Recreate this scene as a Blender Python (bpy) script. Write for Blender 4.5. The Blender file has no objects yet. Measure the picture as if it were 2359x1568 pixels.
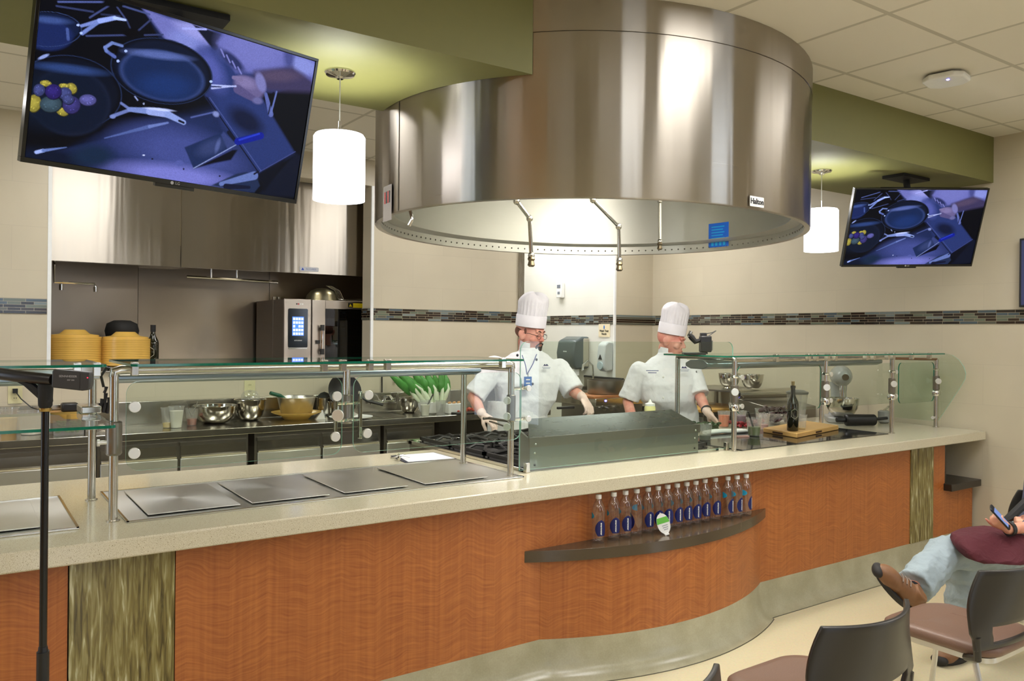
import bpy, math, random
import numpy as np
from mathutils import Vector, Matrix
random.seed(7)
S = bpy.context.scene
COL = S.collection
PI = math.pi
# ---------------------------------------------------------------- camera
W, H = 2359, 1568
F = 1857.0; HY = 767.0; ROLL = 0.0095; CZ = 1.6
YAW = math.atan2(2693, 1857)
FX, FY = math.cos(YAW), math.sin(YAW); RX, RY = FY, -FX
def ray(px, py):
    u = (px-1179.5)/F; v = -(py-HY)/F
    c, s = math.cos(ROLL), math.sin(ROLL)
    uu, vv = u*c-v*s, v*c+u*s
    return Vector((FX+uu*RX, FY+uu*RY, vv))
CP = Vector((0, 0, CZ))
def onz(px, py, z): r = ray(px, py); return CP+r*((z-CZ)/r.z)
def ony(px, py, y): r = ray(px, py); return CP+r*(y/r.y)
def onx(px, py, x): r = ray(px, py); return CP+r*(x/r.x)
def ond(px, py, d): return CP+ray(px, py)*d
cam = bpy.data.cameras.new('camera'); cam.sensor_width = 36; cam.lens = F*36/W
cam.shift_y = (HY-H/2)/W * 1.0
cam.clip_start = .05
cam.clip_end = 60
camo = bpy.data.objects.new('camera', cam); COL.objects.link(camo)
fw = Vector((FX, FY, 0)); rt = Vector((RX, RY, 0)); up = Vector((0, 0, 1))
# roll
c, s = math.cos(ROLL), math.sin(ROLL)
r2 = rt*c + up*s; u2 = up*c - rt*s
M = Matrix((r2, u2, -fw)).transposed().to_4x4(); M.translation = CP
camo.matrix_world = M
S.camera = camo
S.view_settings.view_transform = 'Standard'; S.view_settings.look = 'None'
S.view_settings.gamma = 1; S.view_settings.use_curve_mapping = False
S.view_settings.exposure = 0.43
# ---------------------------------------------------------------- materials
MATS = {}
def srgb(r, g, b):
    f = lambda c: (c/255/12.92) if c/255 <= .04045 else ((c/255+.055)/1.055)**2.4
    return (f(r), f(g), f(b), 1)
def newmat(name):
    m = bpy.data.materials.new(name); m.use_nodes = True
    MATS[name] = m
    return m, m.node_tree.nodes, m.node_tree.links, m.node_tree.nodes['Principled BSDF']
def mat(name, col, rough=.5, metal=0, var=.06, scale=20, bump=0, **kw):
    """plain procedural material: base colour broken up by a little noise"""
    if name in MATS: return MATS[name]
    m, N, L, B = newmat(name)
    tc = N.new('ShaderNodeTexCoord'); nz = N.new('ShaderNodeTexNoise'); nz.inputs['Scale'].default_value = scale
    L.new(tc.outputs['Object'], nz.inputs['Vector'])
    mx = N.new('ShaderNodeMix'); mx.data_type = 'RGBA'
    c = srgb(*col)
    mx.inputs[6].default_value = tuple(x*(1-var) for x in c[:3])+(1,); mx.inputs[7].default_value = tuple(min(1, x*(1+var)) for x in c[:3])+(1,)
    L.new(nz.outputs['Fac'], mx.inputs[0]); L.new(mx.outputs[2], B.inputs['Base Color'])
    B.inputs['Roughness'].default_value = rough; B.inputs['Metallic'].default_value = metal
    if bump:
        bp = N.new('ShaderNodeBump'); bp.inputs['Strength'].default_value = bump; bp.inputs['Distance'].default_value = .01
        L.new(nz.outputs['Fac'], bp.inputs['Height']); L.new(bp.outputs['Normal'], B.inputs['Normal'])
    for k, v in kw.items(): B.inputs[k.replace('_', ' ')].default_value = v
    return m
def emit(name, col, strength):
    if name in MATS: return MATS[name]
    m, N, L, B = newmat(name)
    B.inputs['Base Color'].default_value = (.05, .05, .05, 1); B.inputs['Specular IOR Level'].default_value = .2
    B.inputs['Emission Color'].default_value = srgb(*col); B.inputs['Emission Strength'].default_value = strength
    return m
def steel(name, col=(196, 190, 180), rough=.27, aniso=.75, axis='Z', grain=(3, 3, 160), rv=.05, rot=0, wave=0):
    m, N, L, B = newmat(name)
    tc = N.new('ShaderNodeTexCoord'); mp = N.new('ShaderNodeMapping'); nz = N.new('ShaderNodeTexNoise')
    mp.inputs['Scale'].default_value = grain; nz.inputs['Scale'].default_value = 1.0; nz.inputs['Detail'].default_value = 4
    L.new(tc.outputs['Object'], mp.inputs[0]); L.new(mp.outputs[0], nz.inputs['Vector'])
    r = N.new('ShaderNodeMapRange'); r.inputs[3].default_value = rough-rv; r.inputs[4].default_value = rough+rv
    L.new(nz.outputs['Fac'], r.inputs[0]); L.new(r.outputs[0], B.inputs['Roughness'])
    n2 = N.new('ShaderNodeTexNoise'); n2.inputs['Scale'].default_value = 2.5; L.new(tc.outputs['Object'], n2.inputs['Vector'])
    mx = N.new('ShaderNodeMix'); mx.data_type = 'RGBA'; c = srgb(*col)
    mx.inputs[6].default_value = tuple(x*.9 for x in c[:3])+(1,); mx.inputs[7].default_value = c
    L.new(n2.outputs['Fac'], mx.inputs[0]); L.new(mx.outputs[2], B.inputs['Base Color'])
    B.inputs['Metallic'].default_value = 1
    B.inputs['Anisotropic'].default_value = aniso
    if wave:
        m2 = N.new('ShaderNodeMapping'); m2.inputs['Scale'].default_value = (1, 1, .04); L.new(tc.outputs['Object'], m2.inputs[0])
        n3 = N.new('ShaderNodeTexNoise'); n3.inputs['Scale'].default_value = 9; n3.inputs['Detail'].default_value = 2; L.new(m2.outputs[0], n3.inputs['Vector'])
        bp = N.new('ShaderNodeBump'); bp.inputs['Strength'].default_value = 1; bp.inputs['Distance'].default_value = wave; L.new(n3.outputs['Fac'], bp.inputs['Height']); L.new(bp.outputs['Normal'], B.inputs['Normal'])
    if aniso:
        B.inputs['Anisotropic Rotation'].default_value = rot
        t = N.new('ShaderNodeTangent'); t.direction_type = 'RADIAL'; t.axis = axis
        L.new(t.outputs[0], B.inputs['Tangent'])
    return m
def glassmat(name, tint=(225, 238, 230), refl=.9, rough=.0, base=.0, milk=0):
    """thin pane: transparent with Fresnel reflection"""
    m, N, L, B = newmat(name); N.remove(B)
    out = N['Material Output']
    t = N.new('ShaderNodeBsdfTransparent'); t.inputs[0].default_value = srgb(*tint)
    g = N.new('ShaderNodeBsdfGlossy'); g.inputs['Roughness'].default_value = rough; g.inputs[0].default_value = (refl, refl, refl, 1)
    fr = N.new('ShaderNodeFresnel'); fr.inputs[0].default_value = 1.45
    ge = N.new('ShaderNodeNewGeometry'); sb = N.new('ShaderNodeMath'); sb.operation = 'SUBTRACT'; sb.inputs[0].default_value = 1; L.new(ge.outputs['Backfacing'], sb.inputs[1])
    ad = N.new('ShaderNodeMath'); ad.operation = 'MULTIPLY_ADD'; ad.inputs[2].default_value = base
    L.new(fr.outputs[0], ad.inputs[0]); L.new(sb.outputs[0], ad.inputs[1])
    mx = N.new('ShaderNodeMixShader'); L.new(ad.outputs[0], mx.inputs[0]); L.new(t.outputs[0], mx.inputs[1]); L.new(g.outputs[0], mx.inputs[2])
    last = mx
    if milk:
        df = N.new('ShaderNodeBsdfDiffuse'); df.inputs[0].default_value = (.9, .9, .88, 1); tr = N.new('ShaderNodeBsdfTranslucent'); tr.inputs[0].default_value = (.9, .9, .88, 1)
        m0 = N.new('ShaderNodeMixShader'); L.new(df.outputs[0], m0.inputs[1]); L.new(tr.outputs[0], m0.inputs[2])
        last = N.new('ShaderNodeMixShader'); last.inputs[0].default_value = milk; L.new(mx.outputs[0], last.inputs[1]); L.new(m0.outputs[0], last.inputs[2])
    L.new(last.outputs[0], out.inputs[0])
    return m
def tilewall(name, uaxis, col=(204, 194, 170), tw=.61, th=.3, z0=.2, grout=.9, uoff=0):
    m, N, L, B = newmat(name)
    tc = N.new('ShaderNodeTexCoord'); sp = N.new('ShaderNodeSeparateXYZ'); cb = N.new('ShaderNodeCombineXYZ')
    L.new(tc.outputs['Object'], sp.inputs[0])
    au = N.new('ShaderNodeMath'); au.operation = 'ADD'; au.inputs[1].default_value = uoff; L.new(sp.outputs[uaxis], au.inputs[0])
    az = N.new('ShaderNodeMath'); az.operation = 'ADD'; az.inputs[1].default_value = -z0; L.new(sp.outputs['Z'], az.inputs[0])
    L.new(au.outputs[0], cb.inputs[0]); L.new(az.outputs[0], cb.inputs[1])
    br = N.new('ShaderNodeTexBrick'); L.new(cb.outputs[0], br.inputs['Vector'])
    br.inputs['Scale'].default_value = 1; br.inputs['Brick Width'].default_value = tw; br.inputs['Row Height'].default_value = th
    br.inputs['Mortar Size'].default_value = .0016; br.inputs['Mortar Smooth'].default_value = .2; br.inputs['Bias'].default_value = 0
    c = srgb(*col)
    br.inputs['Color1'].default_value = c; br.inputs['Color2'].default_value = tuple(x*.965 for x in c[:3])+(1,)
    br.inputs['Mortar'].default_value = tuple(x*grout for x in c[:3])+(1,)
    nz = N.new('ShaderNodeTexNoise'); nz.inputs['Scale'].default_value = 3; L.new(tc.outputs['Object'], nz.inputs['Vector'])
    mx = N.new('ShaderNodeMix'); mx.data_type = 'RGBA'; mx.blend_type = 'MULTIPLY'; mx.inputs[0].default_value = .12
    L.new(br.outputs['Color'], mx.inputs[6]); L.new(nz.outputs['Fac'], mx.inputs[7]); L.new(mx.outputs[2], B.inputs['Base Color'])
    B.inputs['Roughness'].default_value = .38
    bp = N.new('ShaderNodeBump'); bp.inputs['Strength'].default_value = .2; bp.inputs['Distance'].default_value = .002; bp.invert = True
    L.new(br.outputs['Fac'], bp.inputs['Height']); L.new(bp.outputs['Normal'], B.inputs['Normal'])
    return m
def mosaic(name, uaxis):
    m, N, L, B = newmat(name)
    tc = N.new('ShaderNodeTexCoord'); sp = N.new('ShaderNodeSeparateXYZ'); cb = N.new('ShaderNodeCombineXYZ')
    L.new(tc.outputs['Object'], sp.inputs[0]); L.new(sp.outputs[uaxis], cb.inputs[0]); L.new(sp.outputs['Z'], cb.inputs[1])
    br = N.new('ShaderNodeTexBrick'); L.new(cb.outputs[0], br.inputs['Vector'])
    br.inputs['Scale'].default_value = 1; br.inputs['Brick Width'].default_value = .13; br.inputs['Row Height'].default_value = .0205
    br.inputs['Mortar Size'].default_value = .0015; br.squash = .6; br.squash_frequency = 2; br.offset = .37
    br.inputs['Color1'].default_value = (0, 0, 0, 1); br.inputs['Color2'].default_value = (1, 1, 1, 1); br.inputs['Mortar'].default_value = (.5, .5, .5, 1)
    rp = N.new('ShaderNodeValToRGB'); rp.color_ramp.interpolation = 'CONSTANT'
    cs = [(0, (38, 30, 24)), (.2, (52, 40, 30)), (.36, (88, 88, 76)), (.46, (30, 24, 20)), (.6, (70, 84, 92)), (.72, (96, 104, 88)), (.8, (46, 32, 24)), (.92, (112, 122, 120))]
    e = rp.color_ramp.elements
    e[0].position = 0; e[0].color = srgb(*cs[0][1]); e[1].position = cs[1][0]; e[1].color = srgb(*cs[1][1])
    for p, cc in cs[2:]: k = e.new(p); k.color = srgb(*cc)
    L.new(br.outputs['Color'], rp.inputs[0])
    mx = N.new('ShaderNodeMix'); mx.data_type = 'RGBA'; mx.inputs[7].default_value = srgb(150, 140, 118)
    L.new(br.outputs['Fac'], mx.inputs[0]); L.new(rp.outputs[0], mx.inputs[6]); L.new(mx.outputs[2], B.inputs['Base Color'])
    B.inputs['Roughness'].default_value = .15
    return m
# ---------------------------------------------------------------- mesh builder
def V(*a): return Vector(a)
def frame(d):
    d = Vector(d).normalized(); a = Vector((0, 0, 1)) if abs(d.z) < .95 else Vector((1, 0, 0))
    u = d.cross(a).normalized(); return u, d.cross(u).normalized(), d
class MB:
    def __init__(s): s.v = []; s.f = []; s.mi = []; s.m = 0
    def _a(s, vs, fs):
        n = len(s.v); s.v += [Vector(q) for q in vs]; s.f += [tuple(i+n for i in f) for f in fs]; s.mi += [s.m]*len(fs); return s
    def mat(s, i): s.m = i; return s
    def box(s, x0, y0, z0, x1, y1, z1, T=None):
        vs = [Vector(q) for q in ((x0,y0,z0),(x1,y0,z0),(x1,y1,z0),(x0,y1,z0),(x0,y0,z1),(x1,y0,z1),(x1,y1,z1),(x0,y1,z1))]
        if T is not None: vs = [T @ q for q in vs]
        return s._a(vs, [(0,3,2,1),(4,5,6,7),(0,1,5,4),(1,2,6,5),(2,3,7,6),(3,0,4,7)])
    def cbox(s, c, sx, sy, sz, rz=0, T=None):
        M = Matrix.Translation(Vector(c)) @ Matrix.Rotation(rz, 4, 'Z')
        if T is not None: M = Matrix.Translation(Vector(c)) @ T
        return s.box(-sx/2, -sy/2, -sz/2, sx/2, sy/2, sz/2, M)
    def rings(s, R, cap0=True, cap1=True, closed=False):
        n = len(R[0]); vs = [q for r in R for q in r]; fs = []
        m = len(R); rng = m if closed else m-1
        for i in range(rng):
            for j in range(n):
                a = i*n+j; b = i*n+(j+1) % n; c = ((i+1) % m)*n+(j+1) % n; d = ((i+1) % m)*n+j
                fs.append((a, b, c, d))
        if not closed:
            if cap0: fs.append(tuple(reversed(range(n))))
            if cap1: fs.append(tuple(range((m-1)*n, m*n)))
        return s._a(vs, fs)
    def cyl(s, p0, p1, r0, r1=None, seg=20, cap=True):
        r1 = r0 if r1 is None else r1; p0 = Vector(p0); p1 = Vector(p1); u, w, d = frame(p1-p0)
        ring = lambda p, r: [p+(u*math.cos(t)+w*math.sin(t))*r for t in [-2*PI*k/seg for k in range(seg)]]
        return s.rings([ring(p0, r0), ring(p1, r1)], cap, cap)
    def tube(s, pts, r, seg=10, cap=True):
        pts = [Vector(p) for p in pts]; n = len(pts); rs = r if isinstance(r, (list, tuple)) else [r]*n
        R = []; pu = None
        for i, p in enumerate(pts):
            d = (pts[min(i+1, n-1)]-pts[max(i-1, 0)]).normalized()
            if pu is None: u, w, _ = frame(d)
            else:
                u = (pu-d*pu.dot(d)).normalized(); w = d.cross(u)
            pu = u; w = d.cross(u)
            R.append([p+(u*math.cos(t)+w*math.sin(t))*rs[i] for t in [2*PI*k/seg for k in range(seg)]])
        return s.rings(R, cap, cap)
    def lathe(s, prof, c=(0, 0, 0), seg=32, T=None, cap0=True, cap1=True):
        """profile of (r, z) from bottom to top"""
        c = Vector(c); R = []
        for r, z in prof:
            q = [Vector((max(r, 1e-4)*math.cos(2*PI*k/seg), max(r, 1e-4)*math.sin(2*PI*k/seg), z)) for k in range(seg)]
            if T is not None: q = [T @ k for k in q]
            R.append([c+k for k in q])
        return s.rings(R, cap0, cap1)
    def ell(s, c, rx, ry, rz, T=None, seg=20, n=12):
        pr = [(math.cos(-PI/2+PI*i/n), math.sin(-PI/2+PI*i/n)) for i in range(n+1)]; c = Vector(c); R = []
        for r, z in pr:
            q = [Vector((max(r, .01)*rx*math.cos(2*PI*k/seg), max(r, .01)*ry*math.sin(2*PI*k/seg), z*rz)) for k in range(seg)]
            if T is not None: q = [T @ k for k in q]
            R.append([c+k for k in q])
        return s.rings(R)
    def prism(s, poly, a0, a1, ax='Z'):
        """2-d polygon (ccw) extruded along an axis: Z uses (x,y), Y uses (x,z), X uses (y,z)"""
        def P(p, a): return (p[0], p[1], a) if ax == 'Z' else ((p[0], a, p[1]) if ax == 'Y' else (a, p[0], p[1]))
        n = len(poly); vs = [P(p, a0) for p in poly]+[P(p, a1) for p in poly]
        fs = [tuple(reversed(range(n))), tuple(range(n, 2*n))]+[(i, (i+1) % n, n+(i+1) % n, n+i) for i in range(n)]
        if ax == 'Y': fs = [tuple(reversed(f)) for f in fs]
        return s._a(vs, fs)
    def quad(s, *q): return s._a(q, [tuple(range(len(q)))])
    def xf(s, T, i0=0):
        for i in range(i0, len(s.v)): s.v[i] = T @ s.v[i]
        return s
    def build(s, name, mats, parent=None, smooth=35, bevel=0, bseg=2, local=False, mods=()):
        me = bpy.data.meshes.new(name)
        off = Vector((0, 0, 0)) if local else rootloc(parent)
        me.from_pydata([tuple(v-off) for v in s.v], [], s.f)
        if not isinstance(mats, (list, tuple)): mats = [mats]
        for m in mats: me.materials.append(m)
        if len(mats) > 1: me.polygons.foreach_set('material_index', s.mi)
        me.update()
        if smooth:
            me.polygons.foreach_set('use_smooth', [True]*len(me.polygons)); me.set_sharp_from_angle(angle=math.radians(smooth))
        o = bpy.data.objects.new(name, me); COL.objects.link(o)
        if parent is not None: o.parent = parent
        if bevel:
            b = o.modifiers.new('bevel', 'BEVEL'); b.width = bevel; b.segments = bseg; b.limit_method = 'ANGLE'; b.angle_limit = math.radians(40)
        return o
def rootloc(p):
    l = Vector((0, 0, 0))
    while p is not None: l += p.location; p = p.parent
    return l
def tag(o, label=None, cat=None, group=None, kind=None):
    if label: o['label'] = label
    if cat: o['category'] = cat
    if group: o['group'] = group
    if kind: o['kind'] = kind
    return o
def thing(name, label, cat, loc=(0, 0, 0), group=None):
    o = bpy.data.objects.new(name, None); COL.objects.link(o); o.location = loc; o.empty_display_size = .1
    return tag(o, label, cat, group)
def dup(o, loc=None, rz=None, label=None, parent=None):
    c = o.copy(); COL.objects.link(c); c.parent = parent
    if loc is not None: c.location = loc
    if rz is not None: c.rotation_euler = (0, 0, rz)
    if label: c['label'] = label
    for ch in o.children:
        dup(ch, parent=c)
    return c
def struct(name, mb, m, label, cat='wall', **kw):
    return tag(mb.build(name, m, None, **kw), label, cat, kind='structure')
FONT = None
def text(name, s, size, M, m, parent, ext=.0004, align='CENTER', bold=0, local=False):
    cu = bpy.data.curves.new(name, 'FONT'); cu.body = s; cu.size = size; cu.extrude = ext; cu.align_x = align; cu.align_y = 'CENTER'; cu.offset = bold; cu.resolution_u = 2
    t = bpy.data.objects.new(name, cu); COL.objects.link(t)
    bpy.context.view_layer.update()
    me = bpy.data.meshes.new_from_object(t.evaluated_get(bpy.context.evaluated_depsgraph_get()))
    bpy.data.objects.remove(t)
    T = Matrix.Translation(-(Vector((0, 0, 0)) if local else rootloc(parent))) @ M
    me.transform(T); me.materials.clear(); me.materials.append(m); me.name = name
    o = bpy.data.objects.new(name, me); COL.objects.link(o)
    if parent is not None: o.parent = parent
    return o
def basis(x, y, z, o):
    M = Matrix((Vector(x), Vector(y), Vector(z))).transposed().to_4x4(); M.translation = Vector(o); return M
def rrect(x0, y0, x1, y1, r, n=5, corners=(1, 1, 1, 1)):
    P = []
    for k, (cx, cy, a) in enumerate(((x1-r, y0+r, -PI/2), (x1-r, y1-r, 0), (x0+r, y1-r, PI/2), (x0+r, y0+r, PI))):
        if corners[k]:
            P += [(cx+r*math.cos(a+PI/2*i/n), cy+r*math.sin(a+PI/2*i/n)) for i in range(n+1)]
        else:
            P.append(((x1, y0), (x1, y1), (x0, y1), (x0, y0))[k])
    return P
def light(name, kind, loc, energy, col=(1, 1, 1), size=.1, rot=None, size_y=None, spot=None, parent=None):
    l = bpy.data.lights.new(name, kind); l.energy = energy; l.color = col
    if kind == 'AREA':
        l.size = size
        if size_y: l.shape = 'RECTANGLE'; l.size_y = size_y
    else: l.shadow_soft_size = size
    o = bpy.data.objects.new(name, l); COL.objects.link(o); o.location = loc
    if rot: o.rotation_euler = rot
    if parent: o.parent = parent; o.location = Vector(loc)-rootloc(parent)
    return o
# shared materials
M_ST = steel('brushed_steel')
M_STV = steel('vertical_brushed_steel', axis='Z', grain=(160, 160, 3))
M_STD = steel('dull_steel', (150, 144, 134), .36, .4)
M_STB = steel('bright_steel', (215, 212, 205), .14, 0, rv=.04)
M_CHR = mat('polished_chrome', (225, 225, 222), .07, 1, var=.01)
M_TUBE = mat('satin_tube_steel', (200, 196, 186), .24, 1, var=.02)
M_KNOB = mat('satin_knob', (226, 226, 220), .35, .6, var=.02)
M_BLK = mat('black_plastic', (22, 22, 23), .4)
M_BLKM = mat('matte_black', (16, 16, 16), .7)
M_WHT = mat('white_plastic', (226, 226, 222), .4)
M_GL = glassmat('clear_glass', (243, 248, 244))
M_GE = mat('green_glass_edge', (18, 104, 82), .12, var=.25, scale=60)
M_GEL = mat('pale_glass_edge', (150, 205, 188), .15, var=.15, scale=60)
M_CUP = glassmat('clear_plastic', (250, 250, 248), rough=.06, base=.04, milk=.13)
M_BWL = steel('mirror_bowl_steel', (205, 200, 190), .13, 0, rv=.05)
# ================================================================ ROOM
ZC = 3.08; YB = 6.43; XR = 6.3
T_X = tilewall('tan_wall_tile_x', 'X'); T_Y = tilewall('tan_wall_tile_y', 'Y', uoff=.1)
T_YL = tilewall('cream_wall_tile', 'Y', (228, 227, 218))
M_PAINT = mat('warm_wall_paint', (196, 182, 152), .8)
# floor: beige terrazzo
m, N, L, B = newmat('beige_terrazzo')
tc = N.new('ShaderNodeTexCoord'); vo = N.new('ShaderNodeTexVoronoi'); vo.inputs['Scale'].default_value = 130; L.new(tc.outputs['Object'], vo.inputs['Vector'])
rp = N.new('ShaderNodeValToRGB'); rp.color_ramp.elements[0].color = srgb(168, 158, 128); rp.color_ramp.elements[1].color = srgb(206, 196, 164); rp.color_ramp.elements[1].position = .35
nz = N.new('ShaderNodeTexNoise'); nz.inputs['Scale'].default_value = 90; L.new(tc.outputs['Object'], nz.inputs['Vector']); L.new(nz.outputs['Fac'], rp.inputs[0])
mx = N.new('ShaderNodeMix'); mx.data_type = 'RGBA'; mx.blend_type = 'MULTIPLY'; mx.inputs[0].default_value = .07
L.new(rp.outputs[0], mx.inputs[6]); L.new(vo.outputs['Color'], mx.inputs[7]); L.new(mx.outputs[2], B.inputs['Base Color']); B.inputs['Roughness'].default_value = .22
M_TERR = m
m, N, L, B = newmat('grey_green_terrazzo')
tc = N.new('ShaderNodeTexCoord'); nz = N.new('ShaderNodeTexNoise'); nz.inputs['Scale'].default_value = 6; nz.inputs['Detail'].default_value = 8; L.new(tc.outputs['Object'], nz.inputs['Vector'])
n2 = N.new('ShaderNodeTexNoise'); n2.inputs['Scale'].default_value = 140; L.new(tc.outputs['Object'], n2.inputs['Vector'])
rp = N.new('ShaderNodeValToRGB'); e = rp.color_ramp.elements; e[0].position = .3; e[0].color = srgb(164, 160, 132); e[1].position = .7; e[1].color = srgb(184, 180, 154)
mx = N.new('ShaderNodeMix'); mx.data_type = 'RGBA'; mx.blend_type = 'MULTIPLY'; mx.inputs[0].default_value = .22
L.new(nz.outputs['Fac'], rp.inputs[0]); L.new(rp.outputs[0], mx.inputs[6]); L.new(n2.outputs['Fac'], mx.inputs[7]); L.new(mx.outputs[2], B.inputs['Base Color']); B.inputs['Roughness'].default_value = .25
M_COVE = m
# ceiling tiles 0.61 m grid
m, N, L, B = newmat('ceiling_tile')
tc = N.new('ShaderNodeTexCoord'); mp = N.new('ShaderNodeMapping'); mp.inputs['Location'].default_value = (.155-.0, -.24, 0)
L.new(tc.outputs['Object'], mp.inputs[0])
br = N.new('ShaderNodeTexBrick'); L.new(mp.outputs[0], br.inputs['Vector']); br.offset = 0; br.inputs['Scale'].default_value = 1
br.inputs['Brick Width'].default_value = .61; br.inputs['Row Height'].default_value = .61; br.inputs['Mortar Size'].default_value = .012
br.inputs['Mortar Smooth'].default_value = 0
br.inputs['Color1'].default_value = srgb(222, 216, 202); br.inputs['Color2'].default_value = srgb(218, 212, 198); br.inputs['Mortar'].default_value = srgb(186, 180, 164)
L.new(br.outputs['Color'], B.inputs['Base Color']); B.inputs['Roughness'].default_value = .85
bp = N.new('ShaderNodeBump'); bp.inputs['Strength'].default_value = .6; bp.inputs['Distance'].default_value = .006; L.new(br.outputs['Fac'], bp.inputs['Height']); L.new(bp.outputs['Normal'], B.inputs['Normal'])
M_CEIL = m
GREEN = mat('olive_green_paint', (116, 114, 66), .6, var=.03)

struct('floor', MB().box(-4, -5, -.1, XR+.2, 9.6, 0), M_TERR, 'speckled beige terrazzo floor of the dining area and kitchen', 'floor')
struct('ceiling', MB().box(-4, -5, ZC, XR+.2, 9.6, ZC+.1), M_CEIL, 'suspended ceiling of square white acoustic tiles', 'ceiling')
struct('wall_left', MB().box(-4.1, -5, 0, -4, 9.6, ZC), mat('behind_wall', (104, 86, 64), .8), 'plain brown wall at the far left of the room')
struct('wall_front', MB().box(-4, -5.1, 0, XR+.2, -5, ZC), mat('behind_wall', (104, 86, 64), .8), 'plain tan wall behind the photographer')
struct('wall_right', MB().box(XR, -5, 0, XR+.2, YB+.2, ZC), T_Y, 'tan tiled wall at the right end of the serving counter')
SILL = 1.30
b = MB().box(-4, YB, 0, .53, YB+.2, ZC).box(.53, YB, 0, 2.96, YB+.2, SILL-.01).box(.53, YB, 2.86, 2.96, YB+.2, ZC).box(2.96, YB, 0, 4.52, YB+.2, ZC)
struct('wall_back', b, T_X, 'tan tiled back wall with an opening onto the cook line')
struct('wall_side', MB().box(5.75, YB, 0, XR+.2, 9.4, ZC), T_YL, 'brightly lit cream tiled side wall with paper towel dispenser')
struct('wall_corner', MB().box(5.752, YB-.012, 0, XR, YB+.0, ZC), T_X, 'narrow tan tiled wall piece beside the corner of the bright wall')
struct('wall_passage', MB().box(4.3, 9.4, 0, 6.5, 9.6, ZC).box(4.32, YB+.2, 0, 4.52, 9.4, ZC), T_YL, 'cream tiled end of the passage behind the kitchen')
struct('wall_recess', MB().box(-.4, 7.65, 0, 4.3, 7.75, ZC).box(-.4, YB+.2, 0, -.3, 7.65, ZC).box(4.2, YB+.2, 0, 4.3, 7.65, ZC), M_PAINT, 'painted wall enclosing the cook line recess')
# corner guards and mosaic bands
MW = mat('white_corner_trim', (232, 234, 232), .3)
MOX = mosaic('glass_mosaic_x', 'X'); MOY = mosaic('glass_mosaic_y', 'Y')
Z0, Z1 = 1.703, 1.806
struct('trim_1', MB().box(-4, YB-.006, Z0, .515, YB, Z1), MOX, 'dark glass mosaic band across the back wall left of the cook line', 'trim')
struct('trim_2', MB().box(2.975, YB-.006, Z0, 4.50, YB, Z1), MOX, 'dark glass mosaic band across the back wall behind the left chef', 'trim')
struct('trim_3', MB().box(2.952, YB+.03, Z0, 2.96, YB+.2, Z1), MOY, 'short piece of glass mosaic on the jamb beside the oven', 'trim')
struct('trim_4', MB().box(5.744, YB+.02, Z0, 5.75, 9.4, Z1), MOY, 'glass mosaic band along the bright side wall', 'trim')
struct('trim_5', MB().box(5.77, YB-.018, Z0, XR-.004, YB-.012, Z1).box(XR-.006, -5, Z0, XR, YB-.012, Z1), [MOX, MOY][1:], 'glass mosaic band wrapping the corner and the right wall', 'trim')
for k, (x, y, lab) in enumerate([(.53, YB, 'white corner strip on the left edge of the cook line opening'), (2.96, YB, 'white corner strip on the right edge of the cook line opening'), (5.75, YB-.012, 'white corner strip where the bright side wall meets the back wall')]):
    struct('trim_%d' % (6+k), MB().box(x-.012, y-.004, SILL if k < 2 else 0, x+.012, y+.012, 2.86 if k < 2 else ZC), MW, lab, 'trim')
struct('trim_9', MB().box(4.50, YB-.02, 0, 4.56, YB+.22, 2.4), M_STV, 'steel corner guard on the wall end behind the left chef', 'trim')
# soffit
YS0, YS1, ZS = 2.89, 3.83, 2.745
HC = V(3.142, 3.715, 0); HR = 1.235; HA, HB, HT = 1.351, 1.218, .314
def stadium(r, n=40):
    k = r-HR; c_, s_ = math.cos(HT), math.sin(HT); P = []
    for i in range(2*n+2):
        t = -PI/2+2*PI*i/(2*n+2); x, y = (HA+k)*math.cos(t), (HB+k)*math.sin(t)
        P.append((HC.x+x*c_-y*s_, HC.y+x*s_+y*c_))
    return P
def hoodray(ox, oy, dx, dy, r, far=False):
    """line against the hood outline: returns t"""
    k = r-HR; c_, s_ = math.cos(HT), math.sin(HT)
    f = lambda x, y: ((x*c_+y*s_)/(HA+k), (-x*s_+y*c_)/(HB+k))
    o = f(ox-HC.x, oy-HC.y); d = f(dx, dy)
    A_ = d[0]**2+d[1]**2; B_ = 2*(o[0]*d[0]+o[1]*d[1]); C_ = o[0]**2+o[1]**2-1
    D = max(0, B_*B_-4*A_*C_); return (-B_+(1 if far else -1)*math.sqrt(D))/(2*A_)
def soffpoly(side):
    n = 14; P = []
    for i in range(n+1):
        y = YS0+(YS1-YS0)*i/n
        x0 = HC.x+side*5; t = hoodray(x0, y, -side, 0, HR+.004); P.append((x0-side*t, y))
    return P
Pl = soffpoly(-1); Pr = soffpoly(1)
struct('trim_10', MB().prism([(-4, YS0)]+Pl+[(-4, YS1)], ZS, ZC, 'Z'), GREEN, 'olive green painted soffit over the counter left of the round hood', 'soffit')
struct('trim_11', MB().prism([(XR, YS1)]+Pr[::-1]+[(XR, YS0)], ZS, ZC, 'Z').xf(Matrix()), GREEN, 'olive green painted soffit over the counter right of the round hood', 'soffit')
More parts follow.
